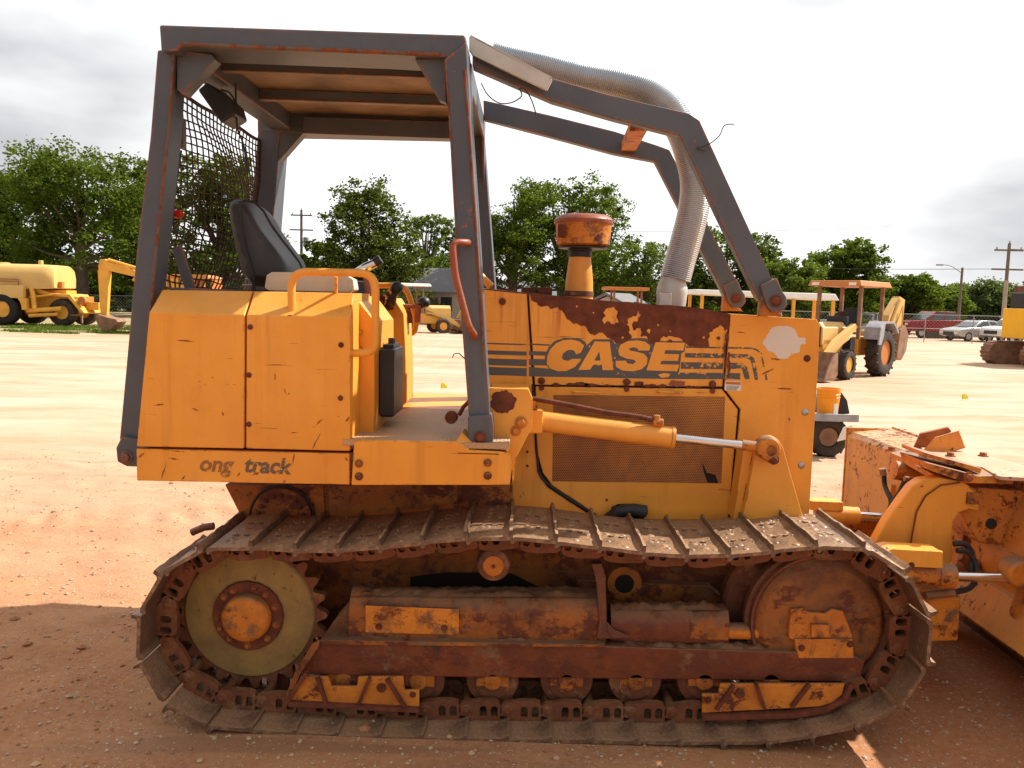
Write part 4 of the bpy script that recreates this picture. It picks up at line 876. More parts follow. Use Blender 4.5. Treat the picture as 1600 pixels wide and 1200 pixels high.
# right-hand stripes over hood and guard
def strip2(pts, wd):
    L_ = [p for p in pts if p[0] < 960]; R_ = [p for p in pts if p[0] >= 975]
    return L_, R_
strip([(775, 345), (955, 349)], 8, HY, 'decal_worn', hood); strip([(978, 349), (1092, 351), (1118, 360), (1136, 378), (1150, 440)], 8, HY - 0.008, 'decal_worn', rgo)
strip([(770, 385), (955, 388)], 22, HY, 'decal_worn', hood); strip([(978, 388), (1070, 390), (1092, 402), (1100, 425), (1114, 503)], [20, 20, 20, 20, 16], HY - 0.008, 'decal_worn', rgo)
strip([(750, 434), (952, 436)], 32, HY, 'decal_worn', hood); strip([(974, 435), (1040, 436), (1058, 450), (1070, 500)], [30, 30, 28, 24], HY - 0.008, 'decal_worn', rgo)
strip([(745, 483), (945, 484)], 30, HY, 'decal_worn', hood); strip([(968, 484), (1036, 486)], 30, HY - 0.008, 'decal_worn', rgo)
strip([(1158, 475), (1162, 505)], 9, HY - 0.008, 'decal_worn', rgo)
decal(jag([Z6(*q) for q in [(1162, 296), (1180, 262), (1215, 243), (1262, 242), (1300, 262), (1318, 300), (1352, 306), (1350, 330), (1322, 338), (1318, 372), (1280, 385), (1262, 402), (1220, 400), (1196, 372), (1165, 360), (1142, 326)]], 1.4, 8), HY - 0.008, 'sticker_residue', 'sticker', rgo, 0.0008)
decal(zz([(963, 508), (1041, 511), (1038, 556), (960, 553)]), HY - 0.008, 'warning_label', 'white', rgo, 0.001)
decal(zz([(966, 511), (1038, 514), (1037, 527), (965, 524)]), HY - 0.008, 'warning_header', 'orange', rgo, 0.0022)
txb = MB()
for i in range(4):
    y = 531 + i * 6
    p = XZ(zz([(968, y), (1032 - i * 5, y + 1.5), (1032 - i * 5, y + 3.5), (968, y + 2)]), HY - 0.008); txb.add([(a, HY - 0.0105, b) for a, b in p], [(0, 1, 2, 3)])
D(txb, 'fine_print', 'wire', rgo, 0, 0)
# scratches on guard and cabinets
def scr(p, q, wd, Y, par, sd):
    a, b = Vector(p), Vector(q); t = (b - a).normalized(); nn = Vector((-t.y, t.x)) * wd; decal(jag([tuple(a), tuple((a + b) / 2 + nn), tuple(b), tuple((a + b) / 2 - nn)], 0.9, sd), Y, 'scratch', 'rust_bright', par, 0.001)
for i, (p, q) in enumerate([((1150, 519), (1166, 520)), ((1203, 560), (1220, 562)), ((1208, 606), (1240, 608)), ((1200, 737), (1210, 756)), ((1232, 652), (1235, 660)), ((1120 + 70, 585), (1212, 575))]): scr(p, q, 1.3, HY - 0.008, rgo, i)
for i, (p, q, wd) in enumerate([((274, 531), (306, 534), 1.6), ((488, 669), (507, 652), 1.2), ((540, 660), (546, 650), 1.6), ((488, 702), (501, 676), 0.6), ((444, 607), (448, 618), 0.8), ((455, 613), (449, 616), 0.8), ((240, 634), (256, 631), 1.2), ((300, 638), (312, 643), 1.0), ((430, 582), (430, 594), 0.6), ((347, 640), (349, 650), 0.8)]): scr(p, q, wd, FY, fcab, 20 + i)
for i, (p, q, wd) in enumerate([((215, 716), (226, 707), 1.6), ((262, 715), (282, 719), 1.6), ((252, 750), (260, 722), 1.2), ((284, 750), (290, 742), 1.4), ((460, 706), (457, 728), 1.0), ((371, 745), (376, 737), 1.6), ((394, 742), (406, 738), 1.8), ((443, 756), (446, 748), 1.6), ((538, 714), (545, 722), 1.6), ((266, 704), (290, 706), 1.0)]): scr(p, q, wd, FY, sk, 40 + i)
for i, (a, b) in enumerate([((452, 470), (458, 484)), ((470, 466), (472, 478)), ((448, 494), (458, 492))]): scr(a, b, 1.3, 3.70 if b[1] < 488 else FY, fcab, 60 + i)
# lower lettering
def text(word, px, py, Y, size, mat, par, shear=0.15, bold=0.006):
    cu = bpy.data.curves.new('lettering', 'FONT'); cu.body = word; cu.size = size; cu.shear = shear; cu.offset = bold
    o = bpy.data.objects.new('tmp', cu); COL.objects.link(o); bpy.context.view_layer.update()
    me = bpy.data.meshes.new_from_object(o.evaluated_get(bpy.context.evaluated_depsgraph_get())); bpy.data.objects.remove(o); bpy.data.curves.remove(cu)
    p = P(px, py, Y); ob = bpy.data.objects.new('lettering', me); me.materials.clear(); me.materials.append(M[mat]); COL.objects.link(ob); ob.parent = par
    ob.matrix_local = Matrix.Translation(p - DZ + Vector((0, -0.0015, 0))) @ Matrix.Rotation(R(1.0), 4, 'Y') @ Matrix.Rotation(R(90), 4, 'X'); return ob
text('ong', 311, 735, FY, 0.098, 'decal_brown', sk, 0.2, 0.003); text('track', 381, 737, FY, 0.098, 'decal_half', sk, 0.2, 0.003)

# ---- lift cylinder and bracket
LC = 3.96
lb = P(838, 657, LC); le = P(1054, 684, LC); re_ = P(1186, 698, LC)
cyl = D(MB().lathe(lb, le - lb, [(0, 0.035), (0.006, 0.050), ((le - lb).length - 0.02, 0.051), ((le - lb).length - 0.018, 0.054), ((le - lb).length - 0.002, 0.054), ((le - lb).length, 0.045)], 32), 'lift_cylinder', 'yellow', None, 0, 35)
D(MB().tube([le, re_], 0.0225, 20), 'piston_rod', 'chrome', cyl, 0)
D(MB().tube([P(1158, 695, LC), P(1188, 699, LC)], 0.026, 18).cyl(P(1202, 702, LC - 0.04), (0, 1, 0), 0.058, 0.08, 28), 'rod_eye', 'yellow_dirty', cyl, 0.003)
D(MB().box(lb.x - 0.06, lb.x + 0.03, 3.9, 4.02, lb.z - 0.055, lb.z + 0.055), 'cylinder_mount', 'yellow', cyl, 0.008)
D(MB().cyl(P(1026, 663, 3.94) , (0, 0, 1), 0.016, 0.045, 12).cyl(P(1020, 660, 3.94), (1, 0, 0), 0.02, 0.05, 14).box(P(830, 640, 3.94).x, P(840, 640, 3.94).x, 3.92, 3.96, P(835, 640, 3.94).z, P(835, 622, 3.94).z), 'hose_fitting', 'yellow_dirty', cyl, 0.002)
hp = smooth_path([P(832, 623, 3.93), P(862, 628, 3.92), P(905, 636, 3.91), P(950, 645, 3.91), P(990, 650, 3.92), P(1022, 656, 3.94)], 10)
D(MB().tube(hp, [0.0115 + 0.0022 * (i % 2) for i in range(len(hp))], 10), 'hydraulic_hose', 'rust', cyl, 0)
br = D(MB().prism(XZ([(1160, 812), (1182, 700), (1186, 688), (1196, 682), (1208, 682), (1217, 688), (1224, 700), (1230, 722), (1256, 812)], 4.0), 4.0, 4.05).prism(XZ([(1162, 700), (1182, 700), (1162, 812), (1146, 812)], 4.04), 4.04, 4.16), 'lift_bracket', 'yellow', None, 0.004)
D(MB().cyl(P(1206, 704, 3.92), (0, 1, 0), 0.03, 0.02, 24).bolt(P(1209, 718, 3.93), (0, -1, 0), 0.017, 0.012).cyl(P(1209, 718, 3.93), (0, 1, 0), 0.025, 0.07, 18), 'bracket_pin', 'yellow_grimy', br, 0.003)

# ================================================================== roll cage
NY = 3.68; NYB = 3.93
def prismP(mb, px, y0, y1): return mb.prism(XZ(px, y0), y0, y1)
cage = D(prismP(MB(), [(248, 38), (727, 54), (729, 66), (728, 93), (690, 89), (600, 84), (282, 72), (276, 80), (251, 80)], NY, NYB), 'roof_side_rail', 'grey', None, 0.010)
D(MB().tube([P(286, 68, NY + 0.0), P(400, 74, NY), P(560, 80, NY), P(688, 85, NY)], 0.009, 10), 'weld_bead', 'edge_rust', cage, 0)
# posts: rear near
rpx = [(251, 78), (277, 78), (272, 200), (262, 330), (247, 470), (235, 600), (229, 690), (212, 700), (190, 700), (196, 600), (213, 400), (233, 200)]
rp_ = D(prismP(MB(), [(246, 78), (273, 76), (265, 200), (247, 370), (238, 460), (229, 580), (222, 688), (186, 688), (196, 580), (213, 390), (236, 200)], NY + 0.06, NYB - 0.05), 'rear_post', 'grey', None, 0.008)
D(MB().tube([P(271, 84, NY + 0.057), P(264, 200, NY + 0.057), P(246, 370, NY + 0.057), P(237, 470, NY + 0.057)], 0.006, 8), 'weld_bead', 'edge_rust', rp_, 0)
ft = D(prismP(MB(), [(189, 682), (236, 690), (238, 720), (226, 730), (196, 729), (182, 722), (180, 700)], NY + 0.03, NYB - 0.02), 'post_foot', 'grey', rp_, 0.012)
D(MB().bolt(P(198, 714, NY + 0.03), (0, -1, 0), 0.020, 0.016), 'foot_bolt', 'grey', ft, 0)
fp = D(prismP(MB(), [(694, 92), (729, 64), (736, 200), (748, 380), (760, 580), (766, 660), (733, 660), (727, 580), (713, 400), (702, 200)], NY - 0.01, NYB - 0.04), 'front_post', 'grey', None, 0.008)
D(MB().tube([P(726, 110, NY - 0.012), P(733, 200, NY - 0.012), P(745, 380, NY - 0.012), P(757, 580, NY - 0.012)], 0.006, 8).tube([P(697, 110, NY - 0.012), P(704, 210, NY - 0.012), P(715, 400, NY - 0.012)], 0.004, 8), 'weld_bead', 'edge_rust', fp, 0)
ft = D(prismP(MB(), [(731, 650), (767, 648), (770, 668), (770, 690), (764, 700), (742, 702), (731, 694)], NY - 0.035, NYB - 0.02), 'post_foot', 'grey', fp, 0.010)
D(MB().cyl(P(750, 683, NY - 0.035), (0, -1, 0), 0.028, 0.006, 24).bolt(P(750, 683, NY - 0.041), (0, -1, 0), 0.018, 0.012), 'foot_bolt', 'rust', ft, 0)
D(MB().tube(round_path([P(733, 379, NY), P(728, 379, 3.62), P(706, 378, 3.58), P(711, 430, 3.58), P(724, 480, 3.58), P(733, 512, 3.58), P(742, 524, 3.62), P(741, 527, NY)], 0.035, 5), 0.0155, 14), 'grab_handle', 'redpipe', fp, 0, 60)
# gussets
D(prismP(MB(), [(276, 78), (330, 84), (336, 92), (285, 148), (276, 140)], NY + 0.08, NY + 0.16), 'gusset', 'grey', cage, 0.004)
D(prismP(MB(), [(648, 92), (696, 92), (697, 160), (686, 156)], NY + 0.04, NY + 0.10), 'gusset', 'grey', cage, 0.003)
# far side
FYA, FYB = 5.22, 5.42
xr = P(250, 50, NY).x; xf = P(727, 60, NY).x; zt_r = P(248, 38, NY).z; zt_f = P(727, 54, NY).z
fz0 = zt_f - 0.14
D(MB().hexa([(xr - .08, FYA, zt_r - .15), (xf, FYA, zt_f - .13), (xf, FYB, zt_f - .13), (xr - .08, FYB, zt_r - .15)], [(xr - .08, FYA, zt_r), (xf, FYA, zt_f), (xf, FYB, zt_f), (xr - .08, FYB, zt_r)]), 'roof_side_rail', 'grey', None, 0.008)
zb_ = bo.z - 0.1
D(MB().hexa([(-1.86, FYA, zb_), (-1.70, FYA, zb_), (-1.70, FYB, zb_), (-1.86, FYB, zb_)], [(xr - .075, FYA + .004, zt_r - .1), (xr + .065, FYA + .004, zt_r - .1), (xr + .065, FYB - .004, zt_r - .1), (xr - .075, FYB - .004, zt_r - .1)]), 'rear_post', 'grey', None, 0.008)
D(MB().hexa([(-0.23, FYA, dz), (-0.13, FYA, dz), (-0.13, FYB, dz), (-0.23, FYB, dz)], [(xf - .10, FYA, zt_f - .1), (xf, FYA, zt_f - .1), (xf, FYB, zt_f - .1), (xf - .10, FYB, zt_f - .1)]), 'front_post', 'grey', None, 0.008)
D(MB().ext([(xr + .05, FYA + .01, zt_r - .14), (xr + .21, FYA + .01, zt_r - .14), (xr + .04, FYA + .01, zt_r - .33)], [(xr + .05, FYA + .1, zt_r - .14), (xr + .21, FYA + .1, zt_r - .14), (xr + .04, FYA + .1, zt_r - .33)]), 'gusset', 'grey', None, 0.004)
D(MB().box(-0.125, -0.11, FYA + 0.02, FYB - 0.05, 1.9, 1.98), 'small_label', 'white', None, 0)
# cross rails and roof
zr = lambda x: zt_r + (zt_f - zt_r) * (x - xr) / (xf - xr)
def slab(x0, x1, y0, y1, d0, d1): # below roof line by d0..d1
    return MB().hexa([(x0, y0, zr(x0) - d1), (x1, y0, zr(x1) - d1), (x1, y1, zr(x1) - d1), (x0, y1, zr(x0) - d1)], [(x0, y0, zr(x0) - d0), (x1, y0, zr(x1) - d0), (x1, y1, zr(x1) - d0), (x0, y1, zr(x0) - d0)])
D(slab(xr + .002, xr + .13, NYB, FYA, 0.002, 0.13), 'rear_cross_rail', 'grey', None, 0.006)
D(slab(xf - .12, xf - .002, NYB, FYA, 0.002, 0.13), 'front_cross_rail', 'grey', None, 0.006)
roof = D(slab(xr + .12, xf - .11, NYB - 0.01, FYA + 0.01, 0.012, 0.030), 'roof_panel', 'brown', None, 0)
for yy in (4.06, 4.62): D(slab(xr + .13, xf - .12, yy, yy + 0.05, 0.032, 0.085), 'roof_beam', 'grey', None, 0.004); 
for yy in (4.05, 4.61): D(slab(xr + .13, xf - .12, yy, yy + 0.045, 0.086, 0.091), 'beam_flange', 'brown', None, 0.001)
D(slab(xr + .22, xf - .2, FYA - .06, FYA - .002, 0.06, 0.16), 'far_trim', 'grey', None, 0.003)
D(MB().ext([(xf, 3.93, zt_f - .05), (xf, 5.22, zt_f - .05), (xf, 5.22, zt_f - .42), (xf, 5.1, zt_f - .16), (xf, 4.05, zt_f - .16), (xf, 3.93, zt_f - .40)], [(xf + .012, 3.93, zt_f - .05), (xf + .012, 5.22, zt_f - .05), (xf + .012, 5.22, zt_f - .42), (xf + .012, 5.1, zt_f - .16), (xf + .012, 4.05, zt_f - .16), (xf + .012, 3.93, zt_f - .40)]), 'front_plate', 'grey', None, 0.002)
# rear work lamp and cable
wl = D(MB().ext([P(308, 140, 4.05), P(322, 128, 4.05), P(362, 158, 4.05), P(368, 178, 4.05), P(345, 192, 4.05)], [P(308, 140, 4.05) + Vector((.02, .18, -.01)), P(322, 128, 4.05) + Vector((.02, .18, 0)), P(362, 158, 4.05) + Vector((0, .18, 0)), P(368, 178, 4.05) + Vector((0, .18, 0)), P(345, 192, 4.05) + Vector((0, .18, 0))]), 'work_lamp', 'black', None, 0.01)
D(MB().tube([P(332, 130, 4.14), P(334, 118, 4.14)], 0.012, 10), 'lamp_bracket', 'black', wl, 0)
D(MB().tube(smooth_path([P(368, 130, 4.1), P(369, 165, 4.1), P(371, 200, 4.1), P(380, 225, 4.1), P(388, 268, 4.1)], 5), 0.005, 6).tube(smooth_path([P(345, 140, 4.1), P(360, 146, 4.1), P(370, 165, 4.1)], 5), 0.004, 6), 'cable', 'rubber', None, 0)
D(MB().tube(smooth_path([P(283, 235, 3.97), P(278, 265, 3.97), P(272, 310, 3.97), P(270, 345, 3.97), P(276, 368, 3.97)], 5), 0.006, 6), 'cable', 'rubber', None, 0)
D(MB().box(P(275, 210, 3.98).x, P(289, 210, 3.98).x, 3.96, 4.0, P(280, 232, 3.98).z, P(280, 185, 3.98).z), 'cable_cover', 'grey', None, 0.003)
D(MB().lathe(P(272, 334, 4.0), (1, 0, 0), [(0, 0.02), (0.02, 0.022), (0.04, 0.016)], 14), 'tail_lamp', 'lampred', None, 0)
D(MB().beam(P(276, 385, 4.02), P(298, 452, 4.02), 0.05, 0.02), 'screen_stay', 'grey', None, 0.003)
# rear screen: one woven panel, bulging inwards
scm = MB(); sx0 = P(285, 300, 4.0).x
def spt(u, v): # u 0..1 along Y, v 0..1 up
    y = 3.90 + 1.32 * u; zb = e.z + 0.03; zt = zt_r - 0.20
    z = zb + (zt - zb) * v; bul = 0.10 * math.sin(math.pi * u) * math.sin(math.pi * min(1, v * 1.1))
    lean = -0.03 + 0.26 * 0 + (-0.17) * (1 - v)
    x = -1.672 + lean * 0.3 + bul + 0.02 * noise.noise(Vector((u * 3, v * 3, 2)))
    cr2 = 0.5 * max(0, 0.35 - v) * max(0, u - 0.3)
    return (x + 0.02 * noise.noise(Vector((u * 7, v * 9, 5))) * (1 - v), y + 0.02 * noise.noise(Vector((v * 6, u * 12, 9))) * (1.2 - v), z + 0.03 * noise.noise(Vector((u * 5, v * 7, 1))) * (1.3 - v) - 0.05 * math.sin(math.pi * u) * (1 - v) - cr2 * 0.1)
NU, NV = 23, 25
for i in range(NU + 1): scm.tube([spt(i / NU, j / 44) for j in range(45)], 0.0042, 5)
for j in range(NV + 1): scm.tube([spt(i / 38, j / NV) for i in range(39)], 0.0042, 5)
D(scm, 'rear_screen', 'wire', None, 0, 60)
D(MB().tube([spt(0, j / 20) for j in range(21)], 0.006, 8).tube([spt(1, j / 20) for j in range(21)], 0.010, 8).tube([spt(i / 20, 1) for i in range(21)], 0.010, 8), 'screen_frame', 'wire', None, 0)

# ---- sweeps (front limb risers)
def sweep(pts, Ys, wpx, name, dep):
    # closed outline in photo pixels on a sloping plane of depth Ys(px)
    m = MB(); A = [P(x, y, Ys(x)) for x, y in pts]; B = [v + Vector((0, dep, 0)) for v in A]; m.ext(A, B); return D(m, name, 'grey', None, 0.006)
ny_ = lambda x: 3.86 + (min(max(x, 735), 1100) - 735) / 365 * 0.20
sw = sweep([(738, 72), (862, 122), (960, 150), (1080, 178), (1092, 186), (1218, 462), (1186, 470), (1062, 212), (960, 186), (862, 158), (738, 104)], ny_, 30, 'sweep_arm', 0.075)
swf = D(MB().ext([P(x, y, 4.98) for x, y in [(755, 156), (860, 180), (960, 205), (1030, 228), (1046, 234), (1163, 462), (1136, 470), (1024, 252), (960, 240), (860, 213), (756, 186)]], [P(x, y, 4.98) + Vector((0, .075, 0)) for x, y in [(755, 156), (860, 180), (960, 205), (1030, 228), (1046, 234), (1163, 462), (1136, 470), (1024, 252), (960, 240), (860, 213), (756, 186)]]), 'sweep_arm', 'grey', None, 0.006)
for (px, py, Y, par) in ((1212, 470, 4.03, sw), (1150, 466, 4.97, swf)):
    s = 1.0 if Y < 4.5 else 0.84
    f = D(MB().prism(XZ([(px - 24 * s, py - 24 * s), (px + 2 * s, py - 36 * s), (px + 10 * s, py - 16 * s), (px + 17 * s, py - 6 * s), (px + 18 * s, py + 8 * s), (px + 10 * s, py + 17 * s), (px - 6 * s, py + 18 * s), (px - 14 * s, py + 8 * s)], Y), Y, Y + 0.10), 'arm_foot', 'grey', par, 0.005)
    D(MB().cyl(P(px, py, Y), (0, -1, 0), 0.030 , 0.005, 24).lathe(P(px, py, Y - 0.005), (0, -1, 0), [(0, 0.020), (0.006, 0.018), (0.010, 0.008)], 16), 'foot_pin', 'rust', f, 0)
    D(MB().prism(XZ([(px - 26 * s, py + 24 * s), (px - 24 * s, py), (px - 20 * s, py - 14 * s), (px - 8 * s, py - 8 * s), (px, py + 12 * s), (px + 12 * s, py + 24 * s)], Y + 0.03), Y + 0.025, Y + 0.075), 'arm_lug', 'yellow_dirty', par, 0.004)
a, b = P(998, 196, 4.08), P(982, 230, 5.0)
D(MB().beam(a, b, 0.085, 0.05, (0, 0, 1)), 'sweep_tie', 'yellow_dirty', None, 0.004)
a, b = P(757, 95, 3.98), P(765, 172, 5.0)
D(prismP(MB(), [(733, 56), (745, 60), (855, 118), (863, 125), (855, 141), (738, 86), (733, 78)], 3.83, 3.855), 'cover_plate', 'plate', sw, 0.003)
D(MB().hexa([P(735, 57, 3.83), P(862, 123, 3.83), P(862, 123, 3.83) + Vector((0, .13, 0)), P(735, 57, 3.83) + Vector((0, .13, 0))], [p + Vector((0, 0, .008)) for p in (P(735, 57, 3.83), P(862, 123, 3.83), P(862, 123, 3.83) + Vector((0, .13, 0)), P(735, 57, 3.83) + Vector((0, .13, 0)))]), 'cover_plate', 'plate', sw, 0)
D(MB().tube(smooth_path([P(752, 130, 4.0), P(762, 148, 4.0), P(780, 161, 4.0), P(800, 160, 4.0), P(815, 150, 3.9), P(812, 138, 3.84), P(822, 142, 3.84), P(832, 160, 3.84), P(838, 180, 3.84)], 5), 0.003, 6), 'loose_wire', 'wire', sw, 0)
D(MB().tube(smooth_path([P(1088, 232, 4.04), P(1108, 225, 4.0), P(1124, 212, 4.0), P(1132, 196, 4.0), P(1147, 194, 4.0)], 5), 0.0025, 6).tube([P(1088, 232, 4.04), P(1100, 236, 4.03), P(1106, 228, 4.03), P(1112, 240, 4.03)], 0.0025, 6), 'loose_wire', 'wire', sw, 0)

# ---- flexible air duct
dp = [P(770, 84, 4.5), P(800, 92, 4.5), P(850, 103, 4.5), P(905, 118, 4.5), P(960, 128, 4.5), P(1005, 141, 4.5), P(1040, 166, 4.48), P(1063, 200, 4.46), P(1078, 240, 4.45), P(1087, 285, 4.45), P(1083, 330, 4.45), P(1072, 375, 4.45), P(1062, 410, 4.45), P(1055, 436, 4.45)]
sp_ = smooth_path(dp, 40); pl = [sp_[0]]; need = 0.0052
for i in range(1, len(sp_)):
    a_, b_2 = sp_[i - 1], sp_[i]; ln = (b_2 - a_).length; pos = 0.0
    while ln - pos >= need: pos += need; pl.append(a_.lerp(b_2, pos / ln)); need = 0.0052
    need -= ln - pos
rad = [(0.079 + 0.0034 * (i % 2)) * (0.80 if i < 0 else 1) for i in range(len(pl))]
D(MB().tube(pl, rad, 26), 'air_duct', 'alu', None, 0, 30)
cn = P(1050, 470, 4.45)
D(MB().lathe(P(1048, 486, 4.45), Vector((0.02, 0, 1)), [(0, 0.072), (0.05, 0.078), (0.10, 0.082), (0.125, 0.080), (0.165, 0.065), (0.18, 0.064)], 26), 'duct_collar', 'plate', None, 0, 40)
D(MB().box(P(1030, 470, 4.36).x, P(1048, 470, 4.36).x, 4.34, 4.37, P(1040, 480, 4.36).z, P(1040, 458, 4.36).z), 'collar_tab', 'plate', None, 0.003)
# ---- precleaner and stack
pc = P(904, 470, 4.5)
zc = lambda y: P(905, y, 4.5).z
st = D(MB().lathe((pc.x, 4.5, zc(475)), (0, 0, 1), [(0, 0.078), (zc(440) - zc(475), 0.074), (zc(405) - zc(475), 0.060), (zc(400) - zc(475), 0.058)], 30), 'intake_stack', 'yellow', None, 0, 40)
D(MB().lathe((pc.x, 4.5, zc(402)), (0, 0, 1), [(0, 0.060), (0.01, 0.062), (0.03, 0.062), (0.035, 0.068), (0.05, 0.07)], 26), 'stack_clamp', 'black', st, 0)
D(MB().lathe((pc.x, 4.5, zc(463)), (0, 0, 1), [(0, 0.080), (0.028, 0.080)], 30).box(pc.x - 0.05, pc.x + 0.02, 4.405, 4.425, zc(463) + 0.004, zc(463) + 0.024), 'stack_band', 'frame_rust', st, 0)
x2 = P(912, 350, 4.5).x
cl = D(MB().lathe((x2, 4.5, zc(388)), (0, 0, 1), [(0, 0.06), (0.012, 0.125), (0.02, 0.142), (zc(350) - zc(388), 0.150), (zc(345) - zc(388), 0.154)], 40), 'precleaner_bowl', 'yellow_dirty', None, 0, 40)
D(MB().lathe((x2, 4.5, zc(350)), (0, 0, 1), [(0, 0.156), (0.018, 0.158), (0.034, 0.145), (0.046, 0.12), (0.05, 0.05), (0.05, 0.01)], 40), 'precleaner_lid', 'redpipe', cl, 0, 40)
D(MB().lathe((x2, 4.5, zc(391)), (0, 0, 1), [(0, 0.05), (0.008, 0.13), (0.016, 0.132)], 40), 'bowl_base', 'black', cl, 0)
D(MB().box(x2 - 0.14, x2 - 0.10, 4.37, 4.42, zc(374), zc(354)), 'outlet', 'rust', cl, 0.006)
for px in (826, 852): 
    a = P(px, 452, 4.4); D(MB().box(a.x - 0.04, a.x + 0.04, 4.5, 4.7, a.z - 0.03, a.z + 0.012), 'tank_cap', 'rust', None, 0.005)
D(MB().tube([P(748, 428, 4.6), P(768, 448, 4.6)], 0.02, 12), 'pipe_stub', 'yellow', None, 0)
# ================================================================== blade assembly
BX = 2.46
def bpt(u):  # moldboard curve, (x,z), concave forward
    z = 0.10 + 0.95 * u; return (BX + 0.02 + 0.16 * math.sin(math.pi * u) * -1 + 0.16, z)
fwd = [(BX + 0.40, -0.09), (BX + 0.30, 0.06)] + [(BX + 0.24 - 0.15 * math.sin(math.pi * i / 14), 0.16 + 0.87 * i / 14) for i in range(15)]
bk = [(x - 0.025, z) for x, z in fwd][::-1]
BY0, BY1 = 3.05, 6.0
bl_ = D(MB().ext([(x, BY0, z) for x, z in fwd + bk], [(x, BY1, z) for x, z in fwd + bk]), 'blade', 'blade_paint', None, 0.003, 40)
D(MB().ext([(BX + 0.37, BY0, -0.10), (BX + 0.43, BY0, -0.10), (BX + 0.31, BY0, 0.10), (BX + 0.27, BY0, 0.10)], [(BX + 0.37, BY1, -0.10), (BX + 0.43, BY1, -0.10), (BX + 0.31, BY1, 0.10), (BX + 0.27, BY1, 0.10)]), 'cutting_edge', 'frame_rust', bl_, 0.004)
# top box beam at the far half, closed at its end
D(MB().ext([(BX - 0.09, 5.06, 0.52), (BX - 0.09, 5.06, 0.97), (BX - 0.06, 5.06, 1.00), (BX + 0.20, 5.06, 1.03), (BX + 0.20, 5.06, 0.52)], [(BX - 0.12, 5.96, 0.42), (BX - 0.12, 5.96, 0.96), (BX - 0.09, 5.96, 0.99), (BX + 0.20, 5.96, 1.02), (BX + 0.20, 5.96, 0.42)]), 'blade_box', 'blade_paint', bl_, 0.006)
D(MB().box(BX - 0.125, BX + 0.30, 5.96, 5.98, 0.10, 1.02), 'end_plate', 'blade_paint', bl_, 0.003)
D(MB().ext([(BX - 0.02, 3.2, 0.22), (BX + 0.14, 3.2, 0.20), (BX + 0.14, 4.9, 0.20), (BX - 0.02, 4.9, 0.22)], [(BX + 0.06, 3.2, 0.42), (BX + 0.14, 3.2, 0.44), (BX + 0.14, 4.9, 0.44), (BX + 0.06, 4.9, 0.42)]), 'lower_brace', 'blade_paint', bl_, 0.005)
bl_.location.z += 0.09
# upright fins on top of blade
D(MB().ext([P(1427, 702, 5.0), P(1438, 678, 5.0), P(1482, 668, 5.0), P(1487, 674, 5.0), P(1446, 706, 5.0)], [p + Vector((.02, .05, 0)) for p in (P(1427, 702, 5.0), P(1438, 678, 5.0), P(1482, 668, 5.0), P(1487, 674, 5.0), P(1446, 706, 5.0))]), 'blade_fin', 'rust_bright', None, 0.002)
D(MB().ext([P(1440, 706, 4.85), P(1460, 684, 4.85), P(1498, 673, 4.85), P(1508, 700, 4.85), P(1470, 712, 4.85)], [p + Vector((.02, .03, 0)) for p in (P(1440, 706, 4.85), P(1460, 684, 4.85), P(1498, 673, 4.85), P(1508, 700, 4.85), P(1470, 712, 4.85))]), 'blade_fin', 'blade_paint', None, 0.002)
# patch plates, pads and pin lugs welded to the back of the blade
bkx = lambda u: BX + 0.215 - 0.15 * math.sin(math.pi * u)
for (ya, yb, za, zb2, nm, mt) in ((3.75, 3.95, 0.52, 0.98, 'blade_rib', 'blade_paint'), (4.95, 5.02, 0.30, 1.10, 'blade_rib', 'yellow_dirty'), (4.05, 4.10, 0.30, 0.62, 'blade_rib', 'yellow_dirty'), (4.62, 4.68, 0.30, 0.80, 'blade_rib', 'yellow_dirty')):
    D(MB().ext([(BX + 0.20, ya, za), (BX + 0.06, ya, za + 0.05), (BX + 0.02, ya, (za + zb2) / 2), (BX + 0.06, ya, zb2), (BX + 0.20, ya, zb2)], [(BX + 0.20, yb, za), (BX + 0.06, yb, za + 0.05), (BX + 0.02, yb, (za + zb2) / 2), (BX + 0.06, yb, zb2), (BX + 0.20, yb, zb2)]), nm, mt, None, 0.004)
D(MB().ext([(BX - 0.12, 5.2, 0.60), (BX - 0.12, 5.2, 0.86), (BX - 0.118, 5.5, 0.86), (BX - 0.118, 5.5, 0.60)], [(BX - 0.09, 5.2, 0.60), (BX - 0.09, 5.2, 0.86), (BX - 0.09, 5.5, 0.86), (BX - 0.09, 5.5, 0.60)]), 'patch_plate', 'blade_paint', None, 0.003)
D(MB().tube([P(1440, 900, 4.5), P(1540, 880, 4.5)], 0.03, 12).tube([P(1500, 870, 4.45), P(1545, 905, 4.45)], 0.02, 10), 'link_rods', 'yellow_grimy', None, 0)
D(MB().cyl(P(1548, 818, 4.1), (0, -1, 0), 0.028, 0.01, 18), 'pin_hole', 'dark', None, 0)
